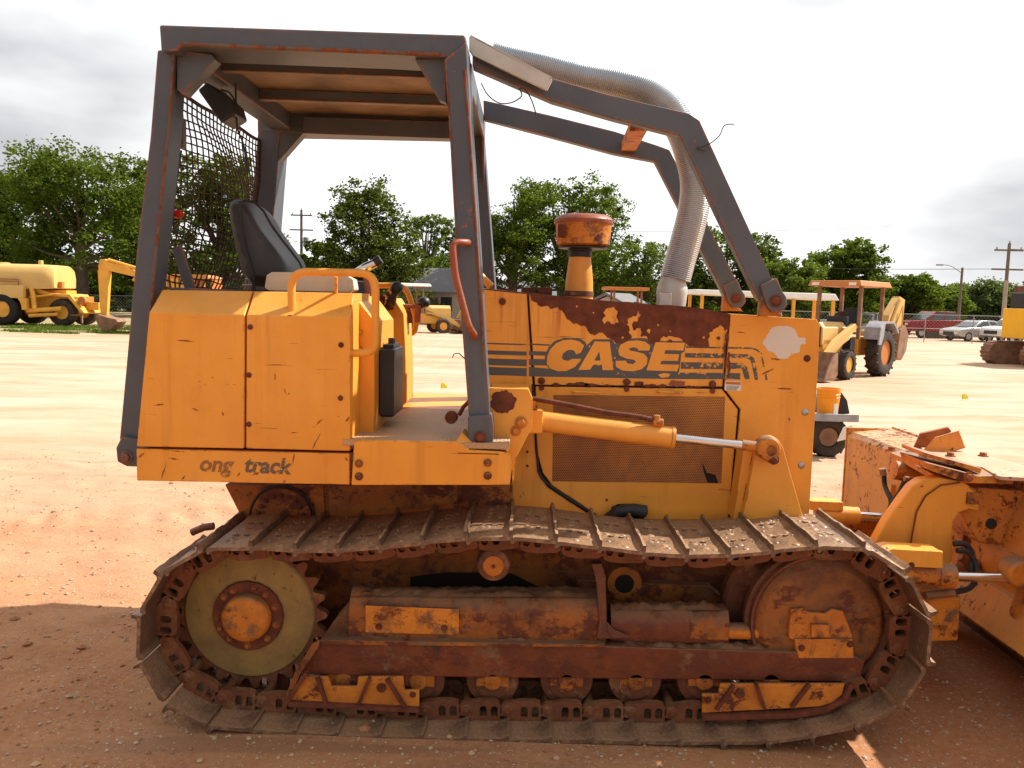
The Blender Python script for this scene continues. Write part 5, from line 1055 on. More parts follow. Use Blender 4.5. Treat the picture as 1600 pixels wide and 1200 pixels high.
# ball cap plates
def topplate(px, Y, z, th, name, mat, par):
    # outline on horizontal plane z
    o = []
    for x, y in px:
        d = CR @ Vector(((x - 800) / F, -(y - 600) / F, -1)); t = (z - CAMLOC.z) / d.z; o.append(tuple(CAMLOC + d * t))
    return D(MB().ext(o, [(a, b, c_ - th) for a, b, c_ in o]), name, mat, par, 0.003)
cpz = P(1500, 725, 4.45).z
tp = topplate([(1439, 699), (1500, 700), (1560, 716), (1640, 738), (1640, 748), (1560, 744), (1535, 730), (1450, 712)], 4.4, cpz, 0.02, 'ball_cap_plate', 'pale_plate', None)
tp2 = topplate([(1391, 707), (1420, 700), (1450, 706), (1475, 722), (1500, 740), (1460, 742), (1412, 716)], 4.4, cpz - 0.03, 0.03, 'tower_top', 'yellow_dirty', None)
D(MB().prism(XZ([(1442, 706), (1535, 732), (1532, 740), (1470, 720), (1442, 712)], 4.25), 4.25, 4.5).prism(XZ([(1446, 722), (1530, 744), (1585, 742), (1584, 756), (1510, 755), (1450, 734)], 4.2), 4.2, 4.5), 'tower_shims', 'yellow_dirty', tp, 0.004)
b_ = MB()
for p in ((1393, 704), (1485, 713), (1536, 713)): b_.bolt(P(*p, 4.4) , (0, 0, 1), 0.018, 0.016)
for p in ((1513, 745), (1565, 749)): b_.bolt(P(*p, 4.19), (0, -1, 0), 0.018, 0.014)
D(b_, 'plate_bolts', 'rust_bright', tp, 0)
# curved tower (frame nose)
tw = D(MB().prism(XZ([(1366, 850), (1385, 815), (1410, 780), (1425, 760), (1440, 750), (1470, 746), (1505, 752), (1530, 770), (1530, 800), (1512, 796), (1500, 800), (1490, 815), (1486, 900), (1480, 930), (1400, 930)], 4.22), 4.22, 4.30), 'nose_gusset', 'yellow', None, 0.01)
D(MB().tube([P(1420, 865, 4.21), P(1432, 800, 4.21), P(1446, 775, 4.21), P(1470, 758, 4.21), P(1500, 754, 4.21)], 0.004, 6), 'weld_seam', 'rust', tw, 0)
D(MB().prism(XZ([(1500, 775), (1530, 762), (1640, 770), (1640, 860), (1530, 850), (1500, 800)], 4.30), 4.30, 4.8), 'frame_nose', 'blade_paint', None, 0.02)
D(MB().lathe(P(1510, 776, 4.24), (0, -1, 0), [(0, 0.04), (0.004, 0.055), (0.02, 0.055)], 24).box(P(1508, 776, 4.23).x, P(1526, 776, 4.23).x, 4.205, 4.23, P(1510, 786, 4.23).z, P(1510, 768, 4.23).z), 'ball_stud', 'yellow_grimy', tw, 0.003)
cfz = P(1440, 960, 4.0)
D(MB().prism(XZ([(1290, 930), (1380, 925), (1502, 932), (1498, 1002), (1380, 1006), (1290, 1000)], 4.08), 4.08, 4.28), 'push_beam', 'yellow_dirty', None, 0.012)
D(MB().prism(XZ([(1290, 930), (1380, 925), (1490, 932), (1488, 1000), (1290, 1000)], 4.9), 4.9, 5.08), 'push_beam', 'yellow_dirty', None, 0.012)
D(MB().hexa([(2.0, 4.28, 0.22), (2.22, 4.28, 0.22), (2.22, 4.9, 0.22), (2.0, 4.9, 0.22)], [(2.0, 4.28, 0.46), (2.22, 4.28, 0.46), (2.22, 4.9, 0.46), (2.0, 4.9, 0.46)]), 'cross_beam', 'yellow_grimy', None, 0.012)
# near angle cylinder
YA = 4.05
ac = D(MB().tube([P(1392, 893, YA), P(1482, 899, YA)], 0.058, 24).tube([P(1462, 898, YA), P(1488, 900, YA)], 0.063, 24), 'angle_cylinder', 'yellow_dirty', None, 0)
D(MB().tube([P(1486, 900, YA), P(1592, 903, YA)], 0.025, 20), 'piston_rod', 'chrome', ac, 0)
D(MB().cyl(P(1600, 900, YA - .06), (0, 1, 0), 0.07, 0.12, 24).box(P(1592, 900, YA).x, 2.5, YA - .09, YA + .09, P(1600, 915, YA).z - .02, P(1600, 872, YA).z), 'rod_end', 'yellow_dirty', ac, 0.004)
D(MB().prism(XZ([(1380, 862), (1396, 858), (1472, 862), (1474, 872), (1474, 888), (1384, 884)], YA - .08), YA - .08, YA + .05).tube([P(1385, 858, YA - .05), P(1472, 864, YA - .05)], 0.012, 10), 'cylinder_guard', 'yellow', ac, 0.004)
D(MB().bolt(P(1424, 883, YA - .08), (0, -1, 0), 0.01), 'guard_bolt', 'rust', ac, 0)
hs = MB().tube(smooth_path([P(1495, 860, 4.12), P(1512, 862, 4.12), P(1524, 880, 4.12), P(1526, 900, 4.1), P(1516, 918, 4.1), P(1492, 925, 4.08), P(1455, 930, 4.06)], 6), 0.014, 10).tube(smooth_path([P(1490, 850, 4.14), P(1508, 850, 4.14), P(1518, 866, 4.14), P(1516, 895, 4.12)], 6), 0.014, 10)
D(hs, 'hydraulic_hose', 'rubber', ac, 0)
D(MB().tube([P(1445, 931, 4.05), P(1490, 926, 4.07)], 0.02, 12), 'hose_end', 'mudsteel', ac, 0)
# far angle cylinder
YB = 4.6
ac = D(MB().tube([P(1275, 803, YB), P(1340, 806, YB)], 0.05, 20), 'angle_cylinder', 'yellow', None, 0)
D(MB().tube([P(1340, 806, YB), P(1388, 809, YB)], 0.024, 16), 'piston_rod', 'chrome', ac, 0)
D(MB().prism(XZ([(1266, 783), (1318, 785), (1318, 799), (1266, 797)], YB - .05), YB - .05, YB + .05), 'cylinder_guard', 'yellow', ac, 0.004)
tc_ = D(MB().tube([P(1396, 734, 4.75), P(1450, 744, 4.75)], 0.055, 20), 'tilt_cylinder', 'yellow_dirty', None, 0)
D(MB().tube(smooth_path([P(1381, 738, 4.7), P(1383, 760, 4.7), P(1392, 782, 4.6), P(1390, 800, 4.6)], 5), 0.014, 8).tube(smooth_path([P(1413, 752, 4.5), P(1405, 770, 4.5), P(1394, 785, 4.5), P(1388, 802, 4.5)], 5), 0.014, 8), 'hydraulic_hose', 'rubber', tc_, 0)
D(MB().tube([P(1379, 732, 4.7), P(1381, 742, 4.7)], 0.02, 10).tube([P(1413, 748, 4.5), P(1430, 750, 4.5)], 0.016, 10), 'hose_end', 'mudsteel', tc_, 0)
# ================================================================== background things
def T(root, mb, name, mat, parent=None, bevel=0.0, smooth=35, label=None):
    if name in SPLIT:
        for q in mb.islands(): o = q.build(SPLIT[name], M[mat], parent or root, (0, 0, 0), smooth, bevel)
        return o
    o = mb.build(name, M[mat], parent or root, (0, 0, 0), smooth, bevel)
    if label: o['label'] = label
    return o
def wheel(root, x, y, r, wd, tm='tyre', rm='byel', side=-1, lugs=0, rimf=0.55, name='wheel'):
    y0 = y - wd / 2
    t = MB().lathe((x, y0, r), (0, 1, 0), [(0.02, r * rimf), (0.0, r * 0.72), (wd * 0.06, r * 0.90), (wd * 0.18, r * 0.965), (wd * 0.5, r * 0.985), (wd * 0.82, r * 0.965), (wd * 0.94, r * 0.90), (wd, r * 0.72), (wd - 0.02, r * rimf)], 36, closed=True)
    for i in range(lugs):
        a = 2 * math.pi * i / lugs
        for s, da in ((0, 0), (1, math.pi / lugs)):
            aa = a + da; c_, s_ = math.cos(aa), math.sin(aa); a2 = aa + 0.35 * (1 if s else 1); ym = y0 + wd * 0.5; ye = y0 + (0.04 if s == 0 else 0.96) * wd
            t.beam((x + math.cos(a2) * r * 0.985, ym, r + math.sin(a2) * r * 0.985), (x + c_ * r * 0.955, ye, r + s_ * r * 0.955), r * 0.075, r * 0.09, (c_, 0, s_))
    w_ = T(root, t, name, tm)
    rim = MB().lathe((x, y0 + wd * 0.18, r), (0, 1, 0), [(0, r * (rimf + .02)), (0.0, r * (rimf - .04)), (wd * 0.12, r * (rimf - .1)), (wd * 0.15, r * 0.2), (wd * 0.08, r * 0.17), (wd * 0.08, 0.01)], 30)
    rim.lathe((x, y0 + wd * 0.82, r), (0, -1, 0), [(0, r * (rimf + .02)), (0.0, r * (rimf - .04)), (wd * 0.12, r * (rimf - .1)), (wd * 0.15, r * 0.2), (wd * 0.08, 0.01)], 30)
    T(root, rim, 'rim', rm, w_); return w_

def backhoe(root, boom='folded', pale='byel_pale', canopy=True, lug=16):
    """front at -X, 0 = between axles; body along X"""
    for y in (-0.85, 0.85):
        wheel(root, 1.05, y, 0.70, 0.42, 'tyre', 'orange', lugs=lug); wheel(root, -1.15, y * 0.95, 0.42, 0.30, 'tyre', 'byel', lugs=lug)
    T(root, MB().box(-1.7, 0.5, -0.38, 0.38, 0.55, 1.1).box(0.4, 1.9, -0.45, 0.45, 0.6, 1.15), 'chassis', 'byel', None, 0.02)
    T(root, MB().prismX([(-0.38, 0.95), (0.38, 0.95), (0.38, 1.42), (0.25, 1.58), (-0.25, 1.58), (-0.38, 1.42)], -1.75, -0.25), 'engine_hood', pale, None, 0.02)
    T(root, MB().box(-1.78, -1.74, -0.32, 0.32, 0.9, 1.45), 'radiator_grille', 'black')
    for y in (-0.85, 0.85):
        fm = MB(); pf = [(0.35, 1.1), (0.42, 1.45), (0.7, 1.62), (1.35, 1.62), (1.75, 1.3), (1.7, 1.26), (1.32, 1.56), (0.75, 1.56), (0.50, 1.42), (0.45, 1.1)]
        fm.prism(pf, y - 0.24, y + 0.24); fm.prism([(0.30, 0.95), (0.36, 1.46), (0.7, 1.62), (0.62, 1.2), (0.5, 0.95)], y - 0.25, y - 0.20); T(root, fm, 'fender', 'bluegrey', None, 0.01)
    T(root, MB().box(0.35, 0.95, -0.28, 0.28, 1.35, 1.5).prism([(0.85, 1.5), (1.0, 1.5), (1.1, 2.0), (0.98, 2.0)], -0.26, 0.26).box(-0.15, 0.05, -0.3, 0.3, 1.3, 1.75), 'seat', 'black', None, 0.03)
    T(root, MB().lathe((0.12, 0, 1.78), (-0.5, 0, 0.85), [(0, 0.17), (0.015, 0.19), (0.03, 0.17)], 20), 'steering_wheel', 'black'); T(root, MB().box(-0.5, -0.2, -0.62, -0.36, 0.7, 1.15), 'side_step', 'black')
    if canopy:
        ps = MB()
        for x in (-0.02, 1.5):
            for y in (-0.62, 0.62): ps.box(x - 0.04, x + 0.04, y - 0.05, y + 0.05, 1.1, 2.62)
        T(root, ps, 'canopy_posts', 'mudsteel')
        r_ = T(root, MB().ext([(-0.45, -0.8, 2.62), (1.75, -0.8, 2.62), (1.75, 0.8, 2.62), (-0.45, 0.8, 2.62)], [(-0.38, -0.74, 2.78), (1.68, -0.74, 2.78), (1.68, 0.74, 2.78), (-0.38, 0.74, 2.78)]), 'canopy_roof', 'orange', None, 0.02)
        T(root, MB().box(-0.475, -0.44, -0.65, -0.45, 2.64, 2.72).box(-0.475, -0.44, 0.45, 0.65, 2.64, 2.72), 'headlight', 'white', r_)
    # loader arms and bucket
    for y in (-0.55, 0.55):
        T(root, MB().prism([(-0.25, 1.55), (-0.05, 1.45), (-1.25, 0.82), (-2.2, 0.35), (-2.35, 0.45), (-1.4, 1.1)], y - 0.07, y + 0.07).tube([(-0.3, y, 1.2), (-1.5, y, 0.8)], 0.05, 10), 'loader_arm', pale, None, 0.01)
    bp = [(-2.3, 0.78), (-2.25, 0.20), (-2.45, 0.06), (-3.05, 0.05), (-3.0, 0.10), (-2.5, 0.12), (-2.36, 0.28), (-2.42, 0.80)]
    T(root, MB().prism(bp, -1.1, 1.1).prism([(-2.42, 0.78), (-2.36, 0.28), (-2.5, 0.1), (-3.0, 0.08), (-2.75, 0.55)], -1.1, -1.06).prism([(-2.42, 0.78), (-2.36, 0.28), (-2.5, 0.1), (-3.0, 0.08), (-2.75, 0.55)], 1.06, 1.1), 'loader_bucket', 'mudsteel')
    if boom == 'folded':
        T(root, MB().prism([(1.9, 0.6), (2.2, 0.6), (2.25, 1.2), (1.95, 1.3)], -0.3, 0.3), 'swing_post', pale, None, 0.02)
        T(root, MB().prism([(1.9, 0.9), (2.3, 1.0), (2.5, 1.5), (3.1, 2.1), (3.1, 2.32), (2.8, 2.35), (2.1, 1.8)], -0.62, -0.38).tube([(2.0, -0.66, 1.3), (2.75, -0.66, 2.3)], 0.06, 10).prism([(1.9, 0.6), (2.4, 0.6), (2.4, 1.1), (1.9, 1.1)], -0.62, -0.1), 'boom', pale, None, 0.01)
        T(root, MB().prism([(2.85, 2.4), (3.3, 2.3), (3.25, 1.5), (2.95, 0.7), (2.75, 0.7), (2.8, 1.5)], -0.60, -0.40).tube([(3.35, -0.5, 2.2), (3.25, -0.5, 1.1)], 0.05, 10).tube([(2.3, -0.68, 1.2), (2.9, -0.70, 2.1), (3.0, -0.68, 1.4)], 0.025, 6), 'dipper_arm', pale, None, 0.01)
        T(root, MB().prism([(2.6, 0.8), (2.75, 1.35), (3.1, 1.5), (3.4, 1.2), (3.3, 0.7), (2.95, 0.4), (2.6, 0.5)], -0.75, -0.2), 'digging_bucket', 'mudsteel', None, 0.01)
    else:
        T(root, MB().prism([(1.9, 0.5), (2.3, 0.5), (2.3, 1.3), (1.95, 1.35)], -0.3, 0.3), 'swing_post', 'byel', None, 0.02)
        T(root, MB().prism([(2.0, 1.0), (2.3, 1.2), (3.0, 2.2), (3.9, 2.75), (4.85, 2.95), (4.9, 3.2), (4.7, 3.3), (3.7, 3.1), (2.7, 2.5), (2.0, 1.4)], -0.14, 0.14).tube([(3.2, 0, 3.0), (4.6, 0, 3.38)], 0.09, 12), 'boom', 'byel', None, 0.01)
        T(root, MB().prism([(4.55, 3.2), (4.7, 3.42), (4.95, 3.4), (5.02, 3.1), (4.98, 0.9), (4.86, 0.7), (4.68, 0.75), (4.52, 2.7)], -0.12, 0.12).tube([(5.06, 0, 2.9), (5.0, 0, 1.1)], 0.05, 10), 'dipper_arm', 'byel', None, 0.01)
        T(root, MB().prism([(4.95, 0.85), (4.6, 0.72), (4.1, 0.62), (4.0, 0.5), (4.25, 0.2), (4.6, 0.02), (4.9, 0.25), (5.05, 0.6)], -0.45, 0.45), 'digging_bucket', 'mudsteel', None, 0.01)

p = G(1345, 588)
bh = empty('backhoe_loader', (9.18, 24.6, 0), R(45), 'dusty yellow backhoe loader with orange canopy roof parked right of the dozer hood', 'backhoe')
backhoe(bh)
p = G(70, 510)
# left backhoe: boom towards the left, body hidden behind the roll cage post (front to the right)
bl2 = empty('backhoe_loader', (P(160, 500, 39).x + 4.95, 39, 0), R(180), 'yellow backhoe loader behind the left roll cage post, digging arm reaching down on the left', 'backhoe')
backhoe(bl2, 'down')
c2 = empty('backhoe_loader', (P(655, 500, 47).x, 47, 0), R(205), 'yellow loader with pale canopy seen past the control console, nearest the grey roofed house', 'backhoe')
backhoe(c2)
for ch in [o for o in bpy.data.objects if o.parent == c2 and o.name.startswith('canopy_roof')]: ch.data.materials.clear(); ch.data.materials.append(M['canopy'])

# loader with bucket down, seen through the gap (arms face camera-right)
p = G(730, 521)
ld = empty('skid_loader', (p.x, p.y + 1, 0), R(25), 'small yellow loader with muddy bucket lowered, framed between the console and front cage post', 'loader')
for y in (-0.8, 0.8):
    for x in (0.6, 2.1): wheel(ld, x, y, 0.45, 0.3, 'tyre_black', 'byel')
T(ld, MB().box(0.2, 2.7, -0.6, 0.6, 0.4, 1.25).prism([(1.9, 1.25), (2.8, 1.25), (2.7, 1.75), (2.0, 1.75)], -0.6, 0.6), 'body', 'byel', None, 0.03)
T(ld, MB().box(0.7, 1.8, -0.5, 0.5, 1.25, 1.3).box(0.7, 0.76, -0.5, 0.5, 1.25, 2.1).box(0.7, 1.9, -0.5, 0.5, 2.05, 2.12).box(1.75, 1.82, -0.5, 0.5, 1.25, 2.1), 'cab_frame', 'black', None, 0.01)
for y in (-0.72, 0.72): T(ld, MB().prism([(2.5, 1.7), (2.6, 1.95), (0.6, 2.05), (0.0, 1.75), (-0.7, 0.5), (-0.5, 0.45), (0.15, 1.6), (0.7, 1.85)], y - .06, y + .06), 'lift_arm', 'byel_pale', None, 0.01)
T(ld, MB().prism([(-0.6, 0.85), (-0.55, 0.1), (-1.3, 0.02), (-1.3, 0.06), (-0.7, 0.16), (-0.68, 0.85)], -1.0, 1.0).prism([(-0.6, 0.85), (-0.55, 0.1), (-1.2, 0.02)], -1.0, -0.96).prism([(-0.6, 0.85), (-0.55, 0.1), (-1.2, 0.02)], 0.96, 1.0), 'bucket', 'mudsteel')

# water tanker at the left
tk = empty('water_tanker', (P(-20, 500, 44).x, 44, 0), R(0), 'yellow water tanker with long rounded tank and big black tyres at the left edge', 'tanker')
for y in (-1.25, 1.25):
    wheel(tk, 1.75, y, 0.85, 0.6, 'tyre_black', 'byel', rimf=0.52); wheel(tk, 4.45, y * 0.85 + 0.5, 0.74, 0.5, 'tyre', 'byel', rimf=0.52); 
rrp = [(y, z) for y, z in [(-1.2, 1.95), (-1.25, 2.5), (-1.1, 3.0), (-0.7, 3.22), (0.7, 3.22), (1.1, 3.0), (1.25, 2.5), (1.2, 1.95)]]
tkb = MB(); secs = []
for i, (x, s) in enumerate([(-4, 1), (3.6, 1), (3.9, 0.985), (4.15, 0.94), (4.28, 0.86)]): secs.append([(x, y * s, 2.5 + (z - 2.5) * s) for y, z in rrp])
n = 8
for s in secs: tkb.v += s
for i in range(len(secs) - 1):
    for j in range(n): tkb.f.append((i * n + j, i * n + (j + 1) % n, (i + 1) * n + (j + 1) % n, (i + 1) * n + j))
tkb.f += [tuple(range(n)), tuple(4 * n + j for j in reversed(range(n)))]
tank = T(tk, tkb, 'tank', 'byel_pale', None, 0, 50)
T(tk, MB().lathe((0.9, 0, 3.2), (0, 0, 1), [(0, 0.4), (0.08, 0.4), (0.1, 0.3)], 20).cyl((3.0, 0, 3.2), (0, 0, 1), 0.12, 0.25, 14), 'tank_hatch', 'byel_pale', tank)
T(tk, MB().prismX([(-1.5, 1.45), (-1.5, 1.9), (-1.42, 2.1), (-1.2, 2.15), (-1.2, 1.45)], -4, 2.9), 'side_locker', 'byel_pale', None, 0.03)
arch = [(1.75 + 1.05 * math.cos(a), 0.85 + 1.05 * math.sin(a)) for a in [math.pi * i / 14 for i in range(15)]]
T(tk, MB().prism([(-4, 1.45), (-4, 1.0), (0.65, 0.9)] + arch[::-1] + [(3.05, 0.85), (3.05, 1.45)], -1.48, -1.2).box(-4, 4.6, -0.5, 0.5, 0.9, 1.9), 'chassis', 'byel', None, 0.01)
T(tk, MB().tube([(-4, -1.35, 2.42), (2.6, -1.35, 2.42)], 0.03, 8).tube([(-4, -1.35, 2.3), (2.6, -1.35, 2.3)], 0.02, 8).tube([(2.6, -1.35, 2.42), (2.6, -1.35, 2.1)], 0.03, 8).tube([(-1, -1.35, 2.42), (-1, -1.35, 2.1)], 0.03, 8), 'side_rail', 'mudsteel')
T(tk, MB().prism([(2.9, 2.1), (3.2, 2.0), (4.0, 1.75), (5.0, 1.7), (5.3, 1.3), (5.75, 0.75), (5.6, 0.7), (5.1, 1.3), (4.9, 1.55), (3.9, 1.6), (3.1, 1.8)], -0.9, 0.9).box(5.5, 6.2, -0.3, 0.3, 0.9, 1.3), 'rear_fender', 'byel', None, 0.01)
T(tk, MB().tube([(3.1, -1.1, 2.0), (3.25, -1.2, 1.6), (3.3, -1.2, 0.9)], 0.12, 10).tube([(2.9, -1.2, 0.8), (4.6, -1.0, 0.95)], 0.12, 10).tube([(3.0, -1.2, 0.55), (4.4, -1.0, 0.65)], 0.1, 10).tube([(3.0, -1.1, 1.5), (4.3, -0.9, 1.7), (5.4, -0.6, 1.5)], 0.06, 10), 'spray_pipes', 'byel')
T(tk, MB().box(4.3, 4.5, -0.7, -0.45, 2.0, 2.35).box(5.3, 5.7, -0.5, 0.2, 1.3, 1.6).cyl((5.6, -0.6, 1.4), (0, -1, 0), 0.22, 0.3, 14), 'pump', 'orange', None, 0.02)
T(tk, MB().box(5.55, 5.62, -0.9, -0.8, 0.2, 0.75).tube([(5.0, -0.9, 0.6), (5.6, -0.9, 0.65)], 0.03, 6), 'support_leg', 'mudsteel')

# small far machines visible through the rear screen
p = G(300, 500)
ex2 = empty('yellow_dozer', (P(300, 480, 48).x, 48, 0), R(0), 'yellow machine with slatted cab guards glimpsed through the rear mesh screen', 'machine')
T(ex2, MB().box(-2.2, 1.8, -0.9, 0.9, 0.9, 1.9).box(-2.6, 0.2, -0.8, 0.8, 2.2, 2.9), 'body', 'byel', None, 0.06)
T(ex2, MB().box(-2.0, 1.9, -1.1, -0.7, 0.1, 0.9).box(-2.0, 1.9, 0.7, 1.1, 0.1, 0.9), 'tracks', 'mudsteel', None, 0.2)
T(ex2, MB().box(0.4, 0.5, -0.8, 0.8, 1.9, 2.9).box(1.4, 1.5, -0.8, 0.8, 1.9, 2.8).box(0.4, 1.6, -0.8, 0.8, 2.8, 2.9), 'cab_frame', 'orange', None, 0.02)

# machine with long white canopy behind the hood
wc = empty('canopy_roller', (P(1190, 490, 36).x, 36, 0), R(4), 'machine under a long white canopy rising just behind the dozer hood', 'roller')
T(wc, MB().ext([(-3.3, -1.1, 2.42), (2.9, -1.1, 2.30), (2.9, 1.1, 2.30), (-3.3, 1.1, 2.42)], [(-3.2, -1.0, 2.62), (2.75, -1.0, 2.58), (2.75, 1.0, 2.58), (-3.2, 1.0, 2.62)]), 'canopy_roof', 'canopy', None, 0.03)
ps = MB()
for x in (-2.9, 1.0, 2.7):
    for y in (-0.95, 0.95): ps.box(x - .06, x + .06, y - .06, y + .06, 0.9, 2.4)
T(wc, ps, 'canopy_posts', 'byel')
T(wc, MB().box(-2.8, 2.7, -0.9, 0.9, 0.6, 1.35), 'body', 'byel', None, 0.06)
for x in (-2.0, 2.0): wheel(wc, x, -0.8, 0.5, 0.4, 'tyre_black', 'byel'); wheel(wc, x, 0.8, 0.5, 0.4, 'tyre_black', 'byel')
oc = empty('canopy_tractor', (P(975, 490, 42).x, 42, 0), 0, 'machine with small orange canopy roof and one post, between air stack and air duct', 'tractor')
T(oc, MB().box(-1.1, 1.1, -0.9, 0.9, 2.62, 2.76), 'canopy_roof', 'orange', None, 0.03)
ps = MB()
for x in (-0.6, 0.75):
    for y in (-0.7, 0.7): ps.box(x - .05, x + .05, y - .05, y + .05, 0.9, 2.62)
T(oc, ps, 'canopy_posts', 'mudsteel'); T(oc, MB().box(-1.6, 1.4, -0.6, 0.6, 0.5, 1.4).box(-0.2, 0.4, -0.3, 0.3, 1.4, 1.9), 'body', 'byel', None, 0.05)
for x in (-1.2, 1.0): wheel(oc, x, -0.8, 0.55, 0.4, 'tyre_black', 'byel'); wheel(oc, x, 0.8, 0.55, 0.4, 'tyre_black', 'byel')

# compact tractor front with pail, right behind the radiator
p = G(1292, 713)
tr_ = empty('compact_tractor', (p.x - 0.02, p.y, 0), R(0), 'small tractor end with lugged front tyre and grey fender behind the radiator', 'tractor')
wheel(tr_, 0.0, 0.0, 0.27, 0.22, 'tyre', 'mudsteel', lugs=14, rimf=0.5); wheel(tr_, 0.0, 1.2, 0.27, 0.22, 'tyre', 'mudsteel', lugs=14, rimf=0.5)
wheel(tr_, -1.5, 0.05, 0.42, 0.3, 'tyre', 'mudsteel', lugs=14, rimf=0.5); wheel(tr_, -1.5, 1.2, 0.42, 0.3, 'tyre', 'mudsteel', lugs=14, rimf=0.5)
T(tr_, MB().box(-1.0, 0.15, 0.35, 0.85, 0.55, 0.80), 'engine_hood', 'bluegrey', None, 0.05); T(tr_, MB().box(-1.7, -1.25, 0.35, 0.85, 0.66, 0.76).box(-1.75, -1.65, 0.35, 0.85, 0.76, 1.05), 'seat', 'vinyl', None, 0.03); T(tr_, MB().lathe((-1.05, 0.6, 0.92), (-0.5, 0, 0.85), [(0, 0.13), (0.015, 0.15), (0.03, 0.13)], 18), 'steering_wheel', 'black')
bm_ = MB()
for i in range(5):
    a = R(-50 + i * 28); bm_.box(0.13 * math.cos(a) - .012, 0.13 * math.cos(a) + .012, -0.10, -0.09, 0.27 + 0.13 * math.sin(a) - .012, 0.27 + 0.13 * math.sin(a) + .012)
T(tr_, MB().box(-0.35, 0.31, -0.22, 1.4, 0.52, 0.55).box(-0.35, 0.32, -0.235, -0.215, 0.50, 0.60).box(-1.6, -0.1, 0.2, 1.0, 0.25, 0.5), 'fender', 'bluegrey', None, 0.01)
T(tr_, MB().ext([(0.10, 0.1, 0.56), (0.33, 0.1, 0.56), (0.28, 0.1, 0.75), (0.16, 0.1, 0.90)], [(0.10, 0.3, 0.56), (0.33, 0.3, 0.56), (0.28, 0.3, 0.75), (0.16, 0.3, 0.90)]), 'fender_guard', 'black', None, 0.02)
pz_ = 0.555
pl_ = empty('pail', (p.x - 0.04, p.y - 0.02, pz_), 0, 'orange plastic pail standing on the grey fender behind the radiator', 'pail')
T(pl_, MB().lathe((0, 0, 0), (0, 0, 1), [(0, 0.125), (0.01, 0.13), (0.24, 0.145), (0.245, 0.152), (0.25, 0.145), (0.28, 0.148), (0.285, 0.154), (0.29, 0.148), (0.33, 0.15), (0.335, 0.156), (0.36, 0.156), (0.36, 0.145), (0.05, 0.125)], 32), 'bucket_wall', 'pail')
T(pl_, MB().lathe((0, 0, 0.06), (0, 0, 1), [(0, 0.134), (0.13, 0.142)], 32) if False else MB().prismZ([(0.03 + 0.0, -0.139), (0.06, -0.128), (0.09, -0.110), (0.088, -0.105), (0.058, -0.122), (0.03, -0.132)], 0.03, 0.17), 'paper_label', 'white')
tg = tag(MB().ext([P(1308, 690, 9.4), P(1324, 686, 9.4), P(1338, 678, 9.4), P(1331, 664, 9.4), P(1318, 668, 9.4)], [v + Vector((0, .01, 0)) for v in (P(1308, 690, 9.4), P(1324, 686, 9.4), P(1338, 678, 9.4), P(1331, 664, 9.4), P(1318, 668, 9.4))]).build('paper_tag', M['white']), 'white paper tag sticking up beside the small lugged tyre', 'tag')

# excavator at the right edge
p = G(1555, 574)
exr = empty('excavator', (p.x + 3.2, p.y + 1.4, 0), R(3), 'bright yellow excavator with brown tracks cut off by the right edge', 'excavator')
for y in (-1.2, 1.2):
    op = [(-1.75 + 0.43 * math.cos(a), 0.43 + 0.43 * math.sin(a)) for a in [math.pi / 2 + math.pi * i / 12 for i in range(13)]] + [(1.75 + 0.43 * math.cos(a), 0.43 + 0.43 * math.sin(a)) for a in [-math.pi / 2 + math.pi * i / 12 for i in range(13)]]
    t_ = T(exr, MB().prism(op, y - 0.3, y + 0.3), 'track', 'mudsteel')
    sb_ = MB()
    for i in range(22):
        x = -1.75 + 3.5 * i / 21; sb_.box(x - .05, x + .05, y - .32, y + .32, 0.86, 0.885)
    for i in range(9):
        a = math.pi / 2 + math.pi * i / 8; sb_.beam((-1.75 + 0.44 * math.cos(a), y - .32, 0.43 + 0.44 * math.sin(a)), (-1.75 + 0.44 * math.cos(a), y + .32, 0.43 + 0.44 * math.sin(a)), 0.10, 0.03, (math.cos(a), 0, math.sin(a)))
    T(exr, sb_, 'track_pads', 'frame_rust', t_)
ub = T(exr, MB().box(-1.55, 2.4, -1.3, 1.3, 1.0, 2.15), 'body', 'exyel', None, 0.04)
T(exr, MB().box(-1.35, 2.4, -1.2, 1.2, 2.15, 2.75), 'engine_cover', 'black', None, 0.04)
sl_ = MB()
for i, z in enumerate((1.32, 1.52, 1.74, 1.96)): sl_.box(-1.50, -1.36, -1.306, -1.30, z - .07, z + .07)
T(exr, sl_, 'vent', 'frame_rust', ub); T(exr, MB().box(-1.18, -0.98, -1.306, -1.30, 1.72, 1.88), 'number_plate', 'white', ub); T(exr, MB().box(-1.13, -1.03, -1.309, -1.307, 1.77, 1.83), 'plate_mark', 'bluegrey', ub)
sl_ = MB()
for i in range(6): sl_.box(-1.2 + i * 0.3, -1.0 + i * 0.3, -1.21, -1.20, 2.5, 2.68); sl_.box(-1.2 + i * 0.3, -1.0 + i * 0.3, -1.21, -1.20, 2.22, 2.42)
T(exr, sl_, 'louvre', 'mudsteel', ub)

